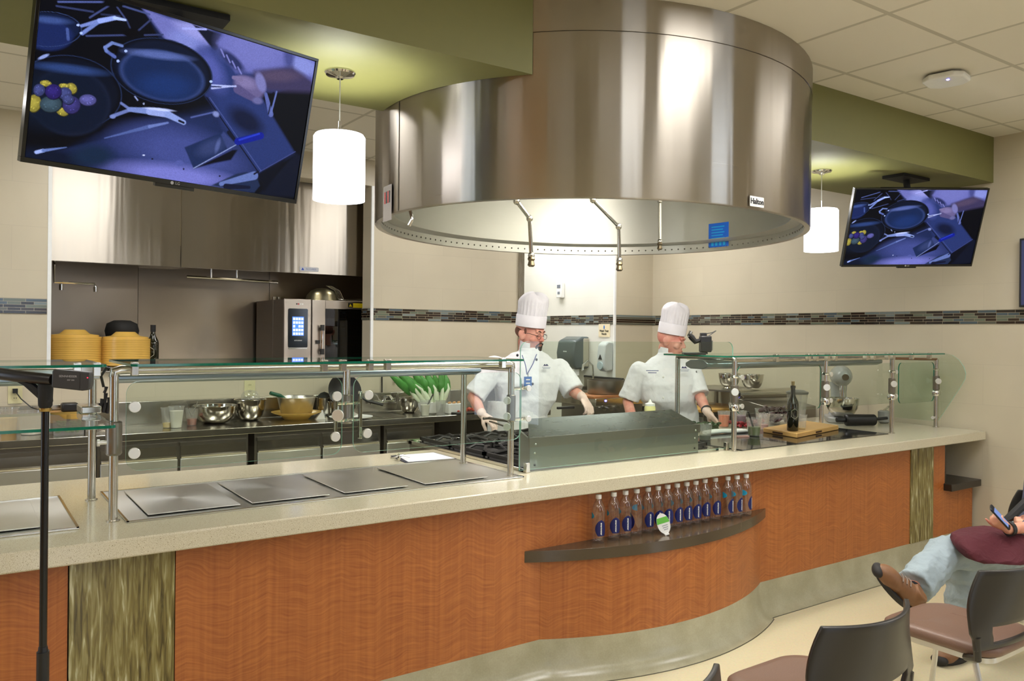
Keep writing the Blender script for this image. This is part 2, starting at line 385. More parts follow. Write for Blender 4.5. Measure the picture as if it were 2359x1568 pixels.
# ceiling lights
M_TROF = emit('fluorescent_diffuser', (252, 250, 248), 12.5)
def troffer(x, y, label, wx=.6, wy=1.2):
    t = thing('ceiling_light', label, 'ceiling light', (x, y, ZC-.012), 'ceiling lights')
    MB().box(x-wx/2, y-wy/2, ZC-.012, x+wx/2, y-wy/2+.03, ZC-.001).box(x-wx/2, y+wy/2-.03, ZC-.012, x+wx/2, y+wy/2, ZC-.001).box(x-wx/2, y-wy/2+.03, ZC-.012, x-wx/2+.03, y+wy/2-.03, ZC-.001).box(x+wx/2-.03, y-wy/2+.03, ZC-.012, x+wx/2, y+wy/2-.03, ZC-.001).build('frame', M_WHT, t)
    MB().box(x-wx/2+.03, y-wy/2+.03, ZC-.008, x+wx/2-.03, y+wy/2-.03, ZC-.002).build('diffuser', M_TROF, t)
for x, y, l in [(2.895, 1.46, 'ceiling light nearest the round hood, its corner in view'), (1.98, .20, 'ceiling light just ahead of the photographer'), (-2.0, 1.46, 'ceiling light at the left of the front row'),
                (5.3, 1.46, 'ceiling light over the right end of the seating'), (2.895, -1.6, 'ceiling light behind the photographer on the right'), (.46, -1.6, 'ceiling light straight behind the photographer'), (-2.0, -1.6, 'ceiling light behind the photographer on the left'), (5.3, -2.8, 'ceiling light in the far right corner behind the photographer'),  # the light over the right seating is unseen, set there to brighten the right wall
                (.9, 5.15, 'ceiling light over the left of the kitchen aisle'), (3.3, 5.15, 'ceiling light over the kitchen aisle, hidden behind the round hood'), (-1.6, 5.15, 'ceiling light beyond the left edge of the kitchen aisle'),  # the one behind the hood is unseen, added to brighten the kitchen doors
                (5.2, 7.3, 'ceiling light in the passage behind the kitchen'), (5.2, 5.6, 'ceiling light over the corner behind the right chef')]:
    troffer(x, y, l)

# unseen glowing panels framed as windows, added for bright bands in the hood steel
M_ADDGLOW = emit('window_daylight', (226, 238, 255), 3.2); M_WARM = mat('amber_wood_wall', (190, 130, 62), .6)
def window(n, x0, y0, x1, y1, z0, z1, label):
    w_ = struct('window_%d' % n, MB().box(x0, y0, z0, x1, y1, z1), M_ADDGLOW, label, 'window')
    f = MB(); e = .05
    if abs(x1-x0) < abs(y1-y0):
        for a in ((y0-e, z0-e, y1+e, z0), (y0-e, z1, y1+e, z1+e), (y0-e, z0, y0, z1), (y1, z0, y1+e, z1), ((y0+y1)/2-.02, z0, (y0+y1)/2+.02, z1)): f.box(min(x0, x1)-.01, a[0], a[1], max(x0, x1)+.01, a[2], a[3])
    else:
        for a in ((x0-e, z0-e, x1+e, z0), (x0-e, z1, x1+e, z1+e), (x0-e, z0, x0, z1), (x1, z0, x1+e, z1), ((x0+x1)/2-.02, z0, (x0+x1)/2+.02, z1)): f.box(a[0], min(y0, y1)-.01, a[1], a[2], max(y0, y1)+.01, a[3])
    f.build('window_frame', MATS['dark_brown_frame'], w_)
mat('dark_brown_frame', (58, 44, 32), .5)
window(1, -3.995, 3.3, -3.985, 4.4, .4, 2.6, 'tall daylight window in the left wall of the dining room')
window(2, .3, -4.995, 1.4, -4.985, .4, 2.6, 'daylight window in the wall behind the photographer')
window(3, XR-.015, -3.8, XR-.005, -2.0, .4, 2.8, 'wide daylight window in the right wall behind the seats')
struct('trim_12', MB().box(-3.999, -2.6, 0, -3.98, 1.2, ZC), M_WARM, 'amber wood panelling on the left dining room wall', 'trim')
# ================================================================ SERVING COUNTER
m, N, L, B = newmat('speckled_quartz')
tc = N.new('ShaderNodeTexCoord'); nz = N.new('ShaderNodeTexNoise'); nz.inputs['Scale'].default_value = 380; nz.inputs['Detail'].default_value = 3; L.new(tc.outputs['Object'], nz.inputs['Vector'])
rp = N.new('ShaderNodeValToRGB'); e = rp.color_ramp.elements; e[0].position = .3; e[0].color = srgb(164, 154, 126); e[1].position = .5; e[1].color = srgb(206, 199, 175)
L.new(nz.outputs['Fac'], rp.inputs[0])
vo = N.new('ShaderNodeTexVoronoi'); vo.inputs['Scale'].default_value = 75; L.new(tc.outputs['Object'], vo.inputs['Vector'])
lt = N.new('ShaderNodeMath'); lt.operation = 'LESS_THAN'; lt.inputs[1].default_value = .10; L.new(vo.outputs['Distance'], lt.inputs[0])
mx = N.new('ShaderNodeMix'); mx.data_type = 'RGBA'; L.new(lt.outputs[0], mx.inputs[0]); L.new(rp.outputs[0], mx.inputs[6]); mx.inputs[7].default_value = srgb(128, 114, 88)
L.new(mx.outputs[2], B.inputs['Base Color']); B.inputs['Roughness'].default_value = .12; M_QZ = m
m, N, L, B = newmat('figured_orange_wood')
tc = N.new('ShaderNodeTexCoord'); sp = N.new('ShaderNodeSeparateXYZ'); L.new(tc.outputs['Object'], sp.inputs[0])
def mth(op, a, b=None, c=None):
    n = N.new('ShaderNodeMath'); n.operation = op
    for i, q in enumerate((a, b, c)):
        if q is None: continue
        if isinstance(q, (int, float)): n.inputs[i].default_value = q
        else: L.new(q, n.inputs[i])
    return n.outputs[0]
pp = mth('PINGPONG', sp.outputs['X'], .145)
nw = N.new('ShaderNodeTexNoise'); nw.inputs['Scale'].default_value = 5; L.new(tc.outputs['Object'], nw.inputs['Vector'])
zz = mth('MULTIPLY_ADD', pp, .32, mth('MULTIPLY_ADD', nw.outputs['Fac'], .10, sp.outputs['Z']))
cb = N.new('ShaderNodeCombineXYZ'); L.new(mth('MULTIPLY', sp.outputs['X'], 7), cb.inputs[0]); L.new(mth('MULTIPLY', zz, 130), cb.inputs[2])
n1 = N.new('ShaderNodeTexNoise'); n1.inputs['Scale'].default_value = 1; n1.inputs['Detail'].default_value = 3; n1.inputs['Distortion'].default_value = .4; L.new(cb.outputs[0], n1.inputs['Vector'])
cb2 = N.new('ShaderNodeCombineXYZ'); L.new(mth('MULTIPLY', sp.outputs['X'], 60), cb2.inputs[0]); L.new(mth('MULTIPLY', sp.outputs['Z'], 1.2), cb2.inputs[2])
n2 = N.new('ShaderNodeTexNoise'); n2.inputs['Scale'].default_value = 1; n2.inputs['Detail'].default_value = 5; L.new(cb2.outputs[0], n2.inputs['Vector'])
fac = mth('MULTIPLY_ADD', n1.outputs['Fac'], .6, mth('MULTIPLY', n2.outputs['Fac'], .4))
rp = N.new('ShaderNodeValToRGB'); e = rp.color_ramp.elements; e[0].position = .3; e[0].color = srgb(142, 76, 34); e[1].position = .7; e[1].color = srgb(184, 114, 56)
L.new(fac, rp.inputs[0]); L.new(rp.outputs[0], B.inputs['Base Color']); B.inputs['Roughness'].default_value = .38; M_WOOD = m
m, N, L, B = newmat('pressed_grass_resin')
tc = N.new('ShaderNodeTexCoord'); mp = N.new('ShaderNodeMapping'); mp.inputs['Scale'].default_value = (75, 75, 7); L.new(tc.outputs['Object'], mp.inputs[0])
nz = N.new('ShaderNodeTexNoise'); nz.inputs['Scale'].default_value = 1; nz.inputs['Detail'].default_value = 3; nz.inputs['Distortion'].default_value = .8; L.new(mp.outputs[0], nz.inputs['Vector'])
rp = N.new('ShaderNodeValToRGB'); e = rp.color_ramp.elements; e[0].position = .3; e[0].color = srgb(72, 62, 30); e[1].position = .5; e[1].color = srgb(124, 112, 62)
k = e.new(.62); k.color = srgb(150, 142, 96); k = e.new(.7); k.color = srgb(196, 192, 156)
L.new(nz.outputs['Fac'], rp.inputs[0]); L.new(rp.outputs[0], B.inputs['Base Color']); B.inputs['Roughness'].default_value = .2; M_GRASS = m
M_DK = mat('dark_brown_laminate', (74, 62, 46), .16, var=.08, scale=200)
M_DKE = mat('near_black_laminate', (40, 34, 28), .3)

# worktop with openings for the wells, range and induction tops are simply covered by the inset units
XE = XR-.002
w = MB().prism([(-1.2, 2.91), (XE-.03, 2.91), (XE-.03, 4.18), (3.78, 4.18), (3.78, 3.275), (2.33, 3.275), (2.33, 4.18), (-1.2, 4.18)], .845, .91, 'Z')
tag(w.build('serving_worktop', M_QZ, bevel=.006), 'long speckled cream quartz worktop of the serving counter', 'countertop')
base = thing('serving_counter', 'long serving counter faced in orange figured wood with grassy resin inserts', 'counter', (3, 3, 0))
ZB = .18; YP = 3.0
def panel(x0, x1, name, m, y0=YP, z0=ZB, z1=.845): return MB().box(x0, y0, z0, x1, y0+.03, z1).build(name, m, base)
panel(-1.2, .308, 'wood_panel', M_WOOD); panel(.312, .638, 'resin_panel', M_GRASS, YP-.004); panel(.642, 2.20, 'wood_panel', M_WOOD)
panel(2.2, 3.84, 'wood_panel', M_WOOD); panel(3.84, 5.40, 'wood_panel', M_WOOD); panel(5.403, 5.70, 'resin_panel', M_GRASS, YP-.004); panel(5.703, 5.86, 'wood_panel', M_WOOD)
# bowed front below the display shelf
def arc(x0, x1, y, sag, n=28, rev=False):
    c = (x1-x0)/2; R = (c*c+sag*sag)/(2*sag); cx = (x0+x1)/2; a = math.asin(c/R)
    return [(cx+R*math.sin(t), y-(R*math.cos(t)-(R-sag))) for t in [-a+2*a*i/n for i in range(n+1)]]
A = arc(2.24, 3.82, YP-.001, .2)
MB().prism(A+[(3.82, YP), (2.24, YP)][::1], ZB, .545, 'Z').build('bowed_wood_panel', M_WOOD, base)
# end block and notch
MB().box(5.86, YP, ZB, 6.26, YP+.03, .5).build('wood_panel', M_WOOD, base)
MB().box(5.86, YP, .55, 5.875, 4.1, .845).box(5.875, 3.35, .55, 6.28, 3.37, .845).build('notch_panel', M_DKE, base)
MB().box(5.845, YP-.06, .5, 6.27, 3.35, .55).build('corner_shelf', M_DKE, base, bevel=.004)
# curved terrazzo cove at the foot
path = [(-1.2, YP), (2.24, YP)]+A[1:-1]+[(3.82, YP), (6.296, YP)]
prof = [(.0, ZB), (.003, .13), (.008, .085), (.018, .05), (.036, .024), (.06, .008), (.09, .002)]
cv = MB(); R = []
P2 = [Vector((p[0], p[1])) for p in path]
for i, p in enumerate(P2):
    d = (P2[min(i+1, len(P2)-1)]-P2[max(i-1, 0)]).normalized(); nrm = Vector((d.y, -d.x))
    if nrm.y > 0: nrm = -nrm
    R.append([(p.x+nrm.x*o*(1 if 0 < i < len(P2)-1 else 1), p.y+nrm.y*o, z) for o, z in prof]+[(p.x+nrm.x*.09, p.y+nrm.y*.09, -.02), (p.x, p.y+.04, -.02), (p.x, p.y+.04, ZB)])
cv.rings(R); cv.build('cove_base', M_COVE, base)
sm = MB()
for i in range(len(R)-1):
    a = Vector(R[i][6]); b_ = Vector(R[i+1][6]); 
    sm.box(0, 0, 0, (b_-a).length, .004, .0012, basis((b_-a).normalized(), Vector((0, 0, 1)).cross((b_-a).normalized()), (0, 0, 1), a))
sm.build('floor_joint', M_DKE, base)
MB().box(-1.2, 4.10, 0, 2.325, 4.14, .845).build('rear_panel', M_STD, base); MB().box(3.785, 4.10, 0, 6.28, 4.14, .845).build('rear_panel', M_STD, base)
# display shelf
SA = arc(2.15, 3.86, YP-.001, .215)
shf = MB().prism(SA+[(3.86, YP), (2.15, YP)], .55, .602, 'Z')
sh = shf.build('display_shelf', M_DK, bevel=.003); tag(sh, 'curved dark brown shelf projecting from the counter front', 'shelf')
sh.location = (0, 0, 0)

# ---- serving wells
M_LID = steel('well_lid_steel', (214, 214, 208), .33, .4, axis='Z', grain=(3, 120, 3))
def well(x0, x1, label):
    t = thing('serving_well', label, 'serving well', (x0, 3.14, .91), 'serving wells')
    y0, y1 = 3.135, 3.775
    f = MB()
    f.box(x0, y0, .9101, x1, y1, .914); f.build('frame', M_LID, t, bevel=.002)
    f = MB()
    for (a, b_, c_, d) in ((x0, y0, x1, y0+.008), (x0, y1-.008, x1, y1), (x0, y0, x0+.008, y1), (x1-.008, y0, x1, y1)): f.box(a, b_, .914, c_, d, .917)
    f.build('rim', M_STB, t); return t
well(-.75, .355, 'flush steel serving well at the far left of the counter, cut by the picture edge')
well(.505, 2.24, 'flush steel serving well under the left glass guard holding four lids')
labs = ['steel well lid under the left glass guard, nearest the picture left', 'steel well lid beside the leftmost one, with a bright sheen', 'third steel well lid from the left under the glass guard', 'steel well lid nearest the clipboard and range']
def lid(x0, x1, lab, z=.916):
    t = thing('well_lid', lab, 'well lid', ((x0+x1)/2, 3.44, z), 'steel well lids')
    MB().box(x0, 3.19, z+.0035, x1, 3.70, z+.0065).box(x0+.01, 3.2, z+.0005, x1-.01, 3.69, z+.0035).build('plate', M_LID, t, bevel=.001)
    return t
for (a, b_), l in zip([(.585, .92), (.965, 1.285), (1.352, 1.65), (1.735, 2.07)], labs): lid(a, b_, l)
lid(-.3, .135+.11, 'steel well lid in the far left well, behind the microphone stand')
# ---- induction tops
M_IND = mat('dark_ceramic_glass', (34, 34, 33), .07, var=.1)
for a, b_, l in [(3.86, 4.36, 'dark glass induction top nearest the range'), (4.37, 4.87, 'dark glass induction top under the dark wine bottle'), (4.88, 5.42, 'dark glass induction top nearest the right wall')]:
    t = thing('induction_top', l, 'induction cooktop', ((a+b_)/2, 3.45, .911), 'induction tops')
    MB().box(a, 3.17, .9103, b_, 3.76, .9175).build('glass', M_IND, t, bevel=.002)
    MB().box(a-.003, 3.165, .9101, b_+.003, 3.172, .914).build('trim_strip', M_STB, t)
# ---- water bottles
M_PET = glassmat('bottle_plastic', (240, 240, 240), rough=.04, base=.08, milk=.015)
M_NAVY = mat('navy_print', (14, 26, 92), .4); M_CYAN = mat('cyan_print', (24, 150, 190), .4)
def bottle():
    t = thing('water_bottle', 'clear water bottle with navy label', 'water bottle', (0, 0, 0), 'water bottles on the curved shelf')
    prof = [(.028, 0), (.031, .006), (.0315, .02), (.0305, .03), (.0315, .04), (.0315, .15), (.030, .165), (.024, .185), (.015, .2), (.0125, .207), (.0125, .213)]
    MB().lathe(prof, seg=24).build('body', M_PET, t)
    MB().lathe([(.0135, .208), (.0145, .21), (.0145, .226), (.0135, .228)], seg=20).build('cap', M_WHT, t, smooth=30)
    def patch(name, a0, a1, z0, z1, m, shape):
        R_ = []
        for i in range(13):
            z = z0+(z1-z0)*i/12; tt = i/12
            lo, hi = shape(tt); R_.append([(.0321*math.cos(a0+(a1-a0)*(lo+(hi-lo)*j/10)), .0321*math.sin(a0+(a1-a0)*(lo+(hi-lo)*j/10)), z) for j in range(11)])
        b_ = MB(); n = 11
        b_._a([q for r in R_ for q in r], [(i*n+j, i*n+j+1, (i+1)*n+j+1, (i+1)*n+j) for i in range(12) for j in range(10)])
        return b_.build(name, m, t)
    patch('label_print', -PI/2-.95-.3, -PI/2+.95-.3, .035, .112, M_NAVY, lambda q: (.5-.5*math.sin(PI*min(1, .12+q*.88))**.6, .5+.5*math.sin(PI*min(1, .12+q*.88))**.6))
    patch('droplet_print', -PI-.75, -PI+.15, .112, .145, M_CYAN, lambda q: (0, max(.05, math.sin(PI*q)**.5)))
    T = basis((0, 0, -1), (math.cos(-.3), math.sin(-.3), 0), (math.sin(-.3), -math.cos(-.3), 0), Vector((-.3*.0*0, 0, 0))+Vector((math.sin(-.3), -math.cos(-.3), 0))*.033+Vector((0, 0, .07)))
    text('lettering', 'smartwater', .0125, T, M_WHT, t, local=True, bold=.0004)
    return t
pb = bottle(); zt = .6025
pos = [(1378, 1248), (1413, 1241), (1440, 1236), (1466, 1231), (1492, 1226), (1515, 1222), (1537, 1218), (1559, 1214), (1581, 1210), (1602, 1206), (1623, 1201), (1647, 1197), (1676, 1193), (1697, 1190), (1718, 1186)]
blab = ['leftmost water bottle on the curved shelf, standing apart, cyan patch on its shoulder', 'water bottle second from the left on the curved shelf', 'water bottle third from the left on the curved shelf', 'water bottle fourth from the left on the curved shelf, label turned away', 'water bottle just left of the round white sign', 'water bottle directly behind the round white sign', 'water bottle just right of the round white sign', 'eighth water bottle from the left, in the middle of the row', 'water bottle second to the right of the round white sign, ninth from the left', 'water bottle sixth from the right end of the row', 'water bottle fifth from the right end of the row', 'water bottle fourth from the right end of the row', 'water bottle third from the right end, cyan patch showing', 'water bottle next to last at the right end, partly hidden', 'rightmost water bottle on the curved shelf with a large cyan patch']
rots = [.55, .45, .5, -1.2, .5, .4, .35, .6, .5, .5, .45, .5, .95, .9, 1.25]
k_ = .9
for i, ((px, py), l, rz) in enumerate(zip(pos, blab, rots)):
    p = onz(px, py, zt)
    p.y = min(p.y+.0, YP-.036)
    x = ony(px, py, p.y).x
    q = Vector((x, p.y, zt))
    if i == 0: pb.location = q; pb.rotation_euler = (0, 0, -.5+rz); pb['label'] = l
    else: dup(pb, q, -.5+rz, l)
# round sign
p = onz(1528, 1231, zt); p.y = min(p.y, 2.9)
sg = thing('round_sign', 'small oval white and green sign leaning on the curved shelf', 'sign', (p.x, p.y, zt))
fwd = Vector((-.5, -.85, .18)).normalized(); sx = Vector((0, 0, 1)).cross(fwd).normalized(); sy = fwd.cross(sx)
T = basis(sx, sy, fwd, (p.x, p.y, zt+.055)) @ Matrix.Rotation(.28, 4, 'Z')
pl = [(.033*math.cos(a), .051*math.sin(a)) for a in [2*PI*i/32 for i in range(32)]]
MB().prism(pl, -.0012, .0012).xf(T).build('disc', M_WHT, sg)
gb = [(x, y) for x, y in pl if .002 < y < .032]; gb = [(-.033*math.sqrt(1-(y/.051)**2), y) for y in (.031, .016, .002)]+[(.033*math.sqrt(1-(y/.051)**2), y) for y in (.002, .016, .031)]
MB().prism([(x*.985, y) for x, y in gb], .0013, .0018).xf(T).build('green_band', mat('leaf_green', (96, 178, 62), .5), sg)
MB().cbox((0, -.053, 0), .022, .008, .02).xf(T).build('foot', M_WHT, sg)
for yy, wdt in ((-.01, .03), (-.02, .028), (-.03, .022)):
    MB().box(-wdt/2+.004, yy-.002, .0013, wdt/2+.004, yy+.002, .0017).xf(T).build('printed_line', mat('grey_print', (150, 154, 160), .6), sg)
# ================================================================ ROUND HOOD
ZH, ZSM = 2.198, 2.932
M_HOOD = steel('hood_brushed_steel', (172, 165, 154), .29, 1.0, axis='Z', grain=(2, 2, 160), rv=.03, rot=.25, wave=.0035)
M_LIN = steel('hood_liner_steel', (200, 200, 192), .42, .4, rot=.25)
hood = thing('island_hood', 'large round brushed steel exhaust hood hanging over the cooking station', 'exhaust hood', (HC.x, HC.y, ZH))
def ring3(r, z, n=40): return [Vector((x, y, z)) for x, y in stadium(r, n)]
MB().rings([ring3(HR-.034, ZH+.004), ring3(HR-.03, ZH), ring3(HR-.004, ZH), ring3(HR, ZH+.006), ring3(HR, ZSM-.002), ring3(HR-.004, ZSM)], False, False).build('outer_shell', M_HOOD, hood)
MB().rings([ring3(HR-.004, ZSM), ring3(HR+.003, ZSM+.001), ring3(HR+.003, ZC-.001)], False, False).build('top_band', M_HOOD, hood)
b = MB(); b.rings([list(reversed(ring3(HR-.034, ZH+.002))), list(reversed(ring3(HR-.034, 2.90)))], False, False)
b.mat(1)
for i in range(150):
    q = Vector(stadium(HR-.035, 74)[i]+(ZH+.03,)); b.ell(q, .006, .006, .006, seg=6, n=4)
b.build('inner_liner', [M_LIN, mat('rivet_grey', (96, 92, 84), .4, .8)], hood)
MB().prism(stadium(HR-.036), 2.86, 2.88, 'Z').build('plenum_top', M_STD, hood)
# drip trough just inside the front lip
MB().rings([ring3(HR-.036, ZH+.06), ring3(HR-.10, ZH+.075), ring3(HR-.10, ZH+.08), ring3(HR-.036, ZH+.07)], False, False, closed=True).build('trough', M_LIN, hood)
# grease filters and lamps inside
fl = MB()
for i in range(5): fl.box(HC.x-.75+i*.31, HC.y-.28, 2.70, HC.x-.75+i*.31+.29, HC.y+.28, 2.75)
fl.build('filter_bank', M_STD, hood)
lm = emit('hood_lamp', (255, 250, 240), 60)
for dx, dy in ((-.30, -.72), (.30, -.60)):
    MB().box(HC.x+dx-.22, HC.y+dy-.1, 2.665, HC.x+dx+.22, HC.y+dy+.1, 2.695).build('lamp', lm, hood)
Yp = 3.62
def drop(pts, yy):
    P = [ony(px, py, yy) for px, py in pts]
    d = MB().tube(P[:-1], .011, 10)
    for q in P[1:-1]: d.ell(q, .018, .018, .02, seg=10, n=6)
    o = d.build('drop_pipe', M_TUBE, hood)
    e0 = P[-2]; MB().lathe([(.012, -.06), (.02, -.052), (.014, -.03), (.02, -.02), (.013, 0)], e0, 12).build('nozzle', mat('nozzle_brass', (130, 118, 96), .35, .9), o)
drop([(1150, 410), (1190, 463), (1220, 503), (1224, 588), (1226, 605)], Yp-.2)
drop([(1310, 400), (1366, 460), (1425, 522), (1427, 600), (1428, 625)], Yp-.2)
drop([(1519, 400), (1520, 463), (1520, 556), (1520, 578)], Yp+.5)
MB().tube([ony(945, 485, 3.2), ony(950, 505, 3.2), ony(942, 520, 3.2)], .008, 8).build('cable_hook', M_CHR, hood)
def hoodpt(px, py, r, far=False):
    R_ = ray(px, py); t = hoodray(0, 0, R_.x, R_.y, r, far); q = CP+R_*t
    c_, s_ = math.cos(HT), math.sin(HT); x, y = q.x-HC.x, q.y-HC.y
    X, Y = (x*c_+y*s_)/HA**2, (-x*s_+y*c_)/HB**2
    return q, Vector((X*c_-Y*s_, X*s_+Y*c_, 0)).normalized()
q, n = hoodpt(1742, 465, HR+.002); ux = Vector((0, 0, 1)).cross(n); T = basis(ux, (0, 0, 1), n, q+n*.003)
MB().prism(rrect(-.052, -.024, .052, .024, .003), 0, .002).xf(T).build('nameplate', M_WHT, hood)
text('nameplate_lettering', 'Halton', .036, T @ Matrix.Translation((0, 0, .003)), M_BLK, hood, bold=.0012)
q, n = hoodpt(893, 468, HR+.002); ux = Vector((0, 0, 1)).cross(n); T = basis(ux, (0, 0, 1), n, q+n*.001)
MB().box(-.06, -.09, 0, .06, .09, .001).xf(T).build('spec_label', mat('silver_label', (205, 200, 200), .25, .7), hood)
for k in range(4): MB().box(-.04+k*.022, .0, .001, -.028+k*.022, .06, .002).xf(T).build('label_print', M_BLK if k % 2 else mat('red_print', (190, 40, 40), .5), hood)
q, n = hoodpt(1656, 541, HR-.036, True); n = -n; ux = Vector((0, 0, 1)).cross(n); T = basis(ux, (0, 0, 1), n, q+n*.003)
MB().box(-.085, -.085, 0, .085, .085, .002).xf(T).build('blue_sticker', mat('blue_sticker', (12, 78, 170), .4), hood)
b = MB()
for k in range(5): b.box(-.06, .055-k*.02, .002, .05-.012*(k % 2), .062-k*.02, .0028)
for k in range(4): b.box(-.06+k*.033, -.075, .002, -.04+k*.033, -.05, .0028)
b.xf(T).build('sticker_print', mat('teal_print', (10, 140, 190), .4), hood)
# seam on the left of the shell
q, n = hoodpt(918, 400, HR+.001); MB().box(-.002, -.0, 0, .002, ZSM-ZH-.01, .002).xf(basis(Vector((0, 0, 1)).cross(n), (0, 0, 1), n, Vector((q.x, q.y, ZH+.005)))).build('seam_strip', M_STD, hood)

# ================================================================ COOK LINE
M_WST = steel('wall_panel_steel', (158, 146, 132), .3, .4, axis='Y', grain=(3, 3, 120))
wh = thing('wall_hood', 'long steel exhaust hood over the cook line behind the opening', 'exhaust hood', (1.9, 7.2, 2.09))
yf = 6.70
MB().box(.1, yf, 2.095, 1.447, yf+.02, 3.02).build('front_panel', M_HOOD, wh)
MB().box(1.453, yf, 2.095, 4.1, yf+.02, 3.02).build('front_panel', M_HOOD, wh)
MB().box(.1, yf+.02, 2.99, 4.1, 7.63, 3.02).box(.1, yf+.02, 2.095, .12, 7.63, 2.99).box(4.08, yf+.02, 2.095, 4.1, 7.63, 2.99).build('casing', M_STD, wh)
MB().box(.12, yf+.02, 2.095, 4.08, yf+.08, 2.11).box(1.2, yf+.08, 2.10, 1.5, 7.1, 2.18).build('drip_channel', M_STB, wh)
fl = MB()
for i in range(7): fl.box(.2+i*.55, 7.1, 2.25, .7+i*.55, 7.55, 2.30, )
fl.build('filter_bank', M_BLKM, wh)
for x in (.8, 2.2, 3.4): MB().cyl((x, 6.95, 2.86), (x, 6.95, 2.92), .09).build('lamp', emit('wall_hood_lamp', (255, 244, 220), 14), wh)
for a, b_ in (((-.02, .3), (.0, .5)),): pass
P = [ony(125, 595, 6.9), ony(125, 650, 6.9), ony(218, 654, 6.9), ony(220, 664, 6.9)]
o = MB().tube(P, .009, 8).build('fire_pipe', M_CHR, wh)
MB().cyl(ony(141, 654, 6.9), ony(141, 668, 6.9), .014).build('nozzle', M_CHR, o); MB().cyl(ony(220, 660, 6.9), ony(220, 672, 6.9), .014).build('nozzle', M_CHR, o)
for px in (487, 546): MB().cyl(ony(px, 608, 6.8), ony(px, 640, 6.8), .008).build('hanger_rod', M_CHR, wh)
MB().tube([ony(430, 637, 7.0), ony(640, 650, 7.0)], .012, 8).build('gas_pipe', M_CHR, wh)
q = ony(712, 620, yf); T = basis((1, 0, 0), (0, 0, 1), (0, -1, 0), q+V(0, -.002, 0))
MB().prism(rrect(-.085, -.018, .085, .018, .01), 0, .001).xf(T).build('nameplate', mat('pale_plate', (214, 216, 222), .3, .5), wh)
MB().prism([(-.07, -.01), (-.045, -.01), (-.0575, .012)], .0012, .002).xf(T).build('logo', mat('blue_print', (40, 80, 190), .4), wh)
text('nameplate_lettering', 'ACCUREX', .02, T @ Matrix.Translation((.018, 0, .0016)), mat('blue_grey_print', (110, 125, 170), .5), wh)
for x0, x1 in ((-.3, 1.30), (1.304, 2.45), (2.454, 4.2)):
    tag(MB().box(x0, 7.63, SILL-.3, x1, 7.65, 2.35).build('steel_wall_panel', M_WST), {-.3: 'left steel sheet on the wall behind the stacked plates', 1.304: 'middle steel sheet on the wall behind the cook line', 2.454: 'right steel sheet on the wall behind the oven'}[x0], 'wall panel', 'steel sheets behind the cook line')
tag(MB().box(-.29, YB-.0, SILL-.01, .52, 7.62, SILL-.0).box(.53, YB-.03, SILL-.008, 2.955, 7.62, SILL).build('pass_shelf', M_STB, bevel=.002), 'steel pass-through shelf in the back wall opening under plates and oven', 'shelf')
# combi oven
yo = 6.80
ov = thing('combi_oven', 'steel combi oven with lit touch screen and glass door on the pass shelf', 'oven', (2.8, 7.2, SILL))
def PO(px, py): return ony(px, py, yo)
xs0 = 2.315; zt_ = 1.875; xs1 = 3.38
MB().box(xs0, yo+.30, SILL+.03, xs1, 7.58, zt_).box(xs0, yo+.02, SILL+.03, xs0+.30, yo+.30, zt_).box(xs0+.30, yo+.02, zt_-.06, xs1, yo+.30, zt_).box(xs1-.05, yo+.02, SILL+.03, xs1, yo+.30, zt_-.06).box(xs0+.30, yo+.02, SILL+.03, xs1-.05, yo+.30, SILL+.06).build('body', M_STD, ov, bevel=.004)
xm = PO(718, 700).x
MB().box(xs0, yo, SILL+.03, xm-.004, yo+.02, zt_+.003).build('control_panel', steel('oven_front_steel', (188, 178, 168), .3, .3, axis='Y'), ov, bevel=.003)
dr = MB(); dx0 = xm+.004; gx0 = PO(749, 700).x; gz1 = PO(800, 712).z
dr.box(dx0, yo-.01, SILL+.04, gx0, yo+.02, zt_).box(gx0, yo-.01, gz1, xs1, yo+.02, zt_).box(xs1-.06, yo-.01, SILL+.04, xs1, yo+.02, gz1).box(gx0, yo-.01, SILL+.04, xs1-.06, yo+.02, SILL+.07)
d = dr.build('door', MATS['oven_front_steel'], ov, bevel=.003)
MB().box(gx0, yo-.006, SILL+.07, xs1-.06, yo+.0, gz1).build('door_glass', glassmat('oven_glass', (150, 150, 146), base=.03), d)
hp = [PO(738, 752), PO(738, 812)]
h_ = MB(); X = hp[0].x; h_.tube([(X, yo-.012, hp[0].z), (X, yo-.05, hp[0].z-.01), (X, yo-.05, hp[1].z+.01), (X, yo-.012, hp[1].z)], .012, 10); h_.build('handle', M_CHR, d)
MB().cbox((X, yo-.05, hp[0].z-.01), .028, .028, .05).cbox((X, yo-.05, hp[1].z+.01), .028, .028, .05).cbox((X-.03, yo-.02, (hp[0].z+hp[1].z)/2-.02), .03, .02, .03).build('handle_clamp', M_BLK, d)
a = PO(664, 710); b_ = PO(708, 800)
MB().prism(rrect(a.x, b_.z, b_.x, a.z, .012), yo-.006, yo, 'Y').build('screen_bezel', mat('gloss_black', (8, 12, 20), .1), ov)
MB().box(a.x+.004, yo-.01, b_.z-.012, b_.x-.004, yo-.001, b_.z-.002).build('bezel_trim', M_CHR, ov)
a = PO(673, 729); b_ = PO(699, 773)
sc = MB().box(a.x, yo-.0075, b_.z, b_.x, yo-.0062, a.z).build('touch_screen', emit('touch_screen_blue', (70, 130, 255), 1.1), ov)
w_ = b_.x-a.x; h2 = a.z-b_.z; k = MB()
for i in range(5):
    for j in range(4):
        if i == 2 and j == 1: continue
        x_ = a.x+w_*(.06+j*.235); z_ = b_.z+h2*(.04+i*.195); k.box(x_, yo-.0082, z_, x_+w_*.19, yo-.0076, z_+h2*.13)
k.build('screen_icons', emit('icon_white', (225, 236, 255), 1.0), sc)
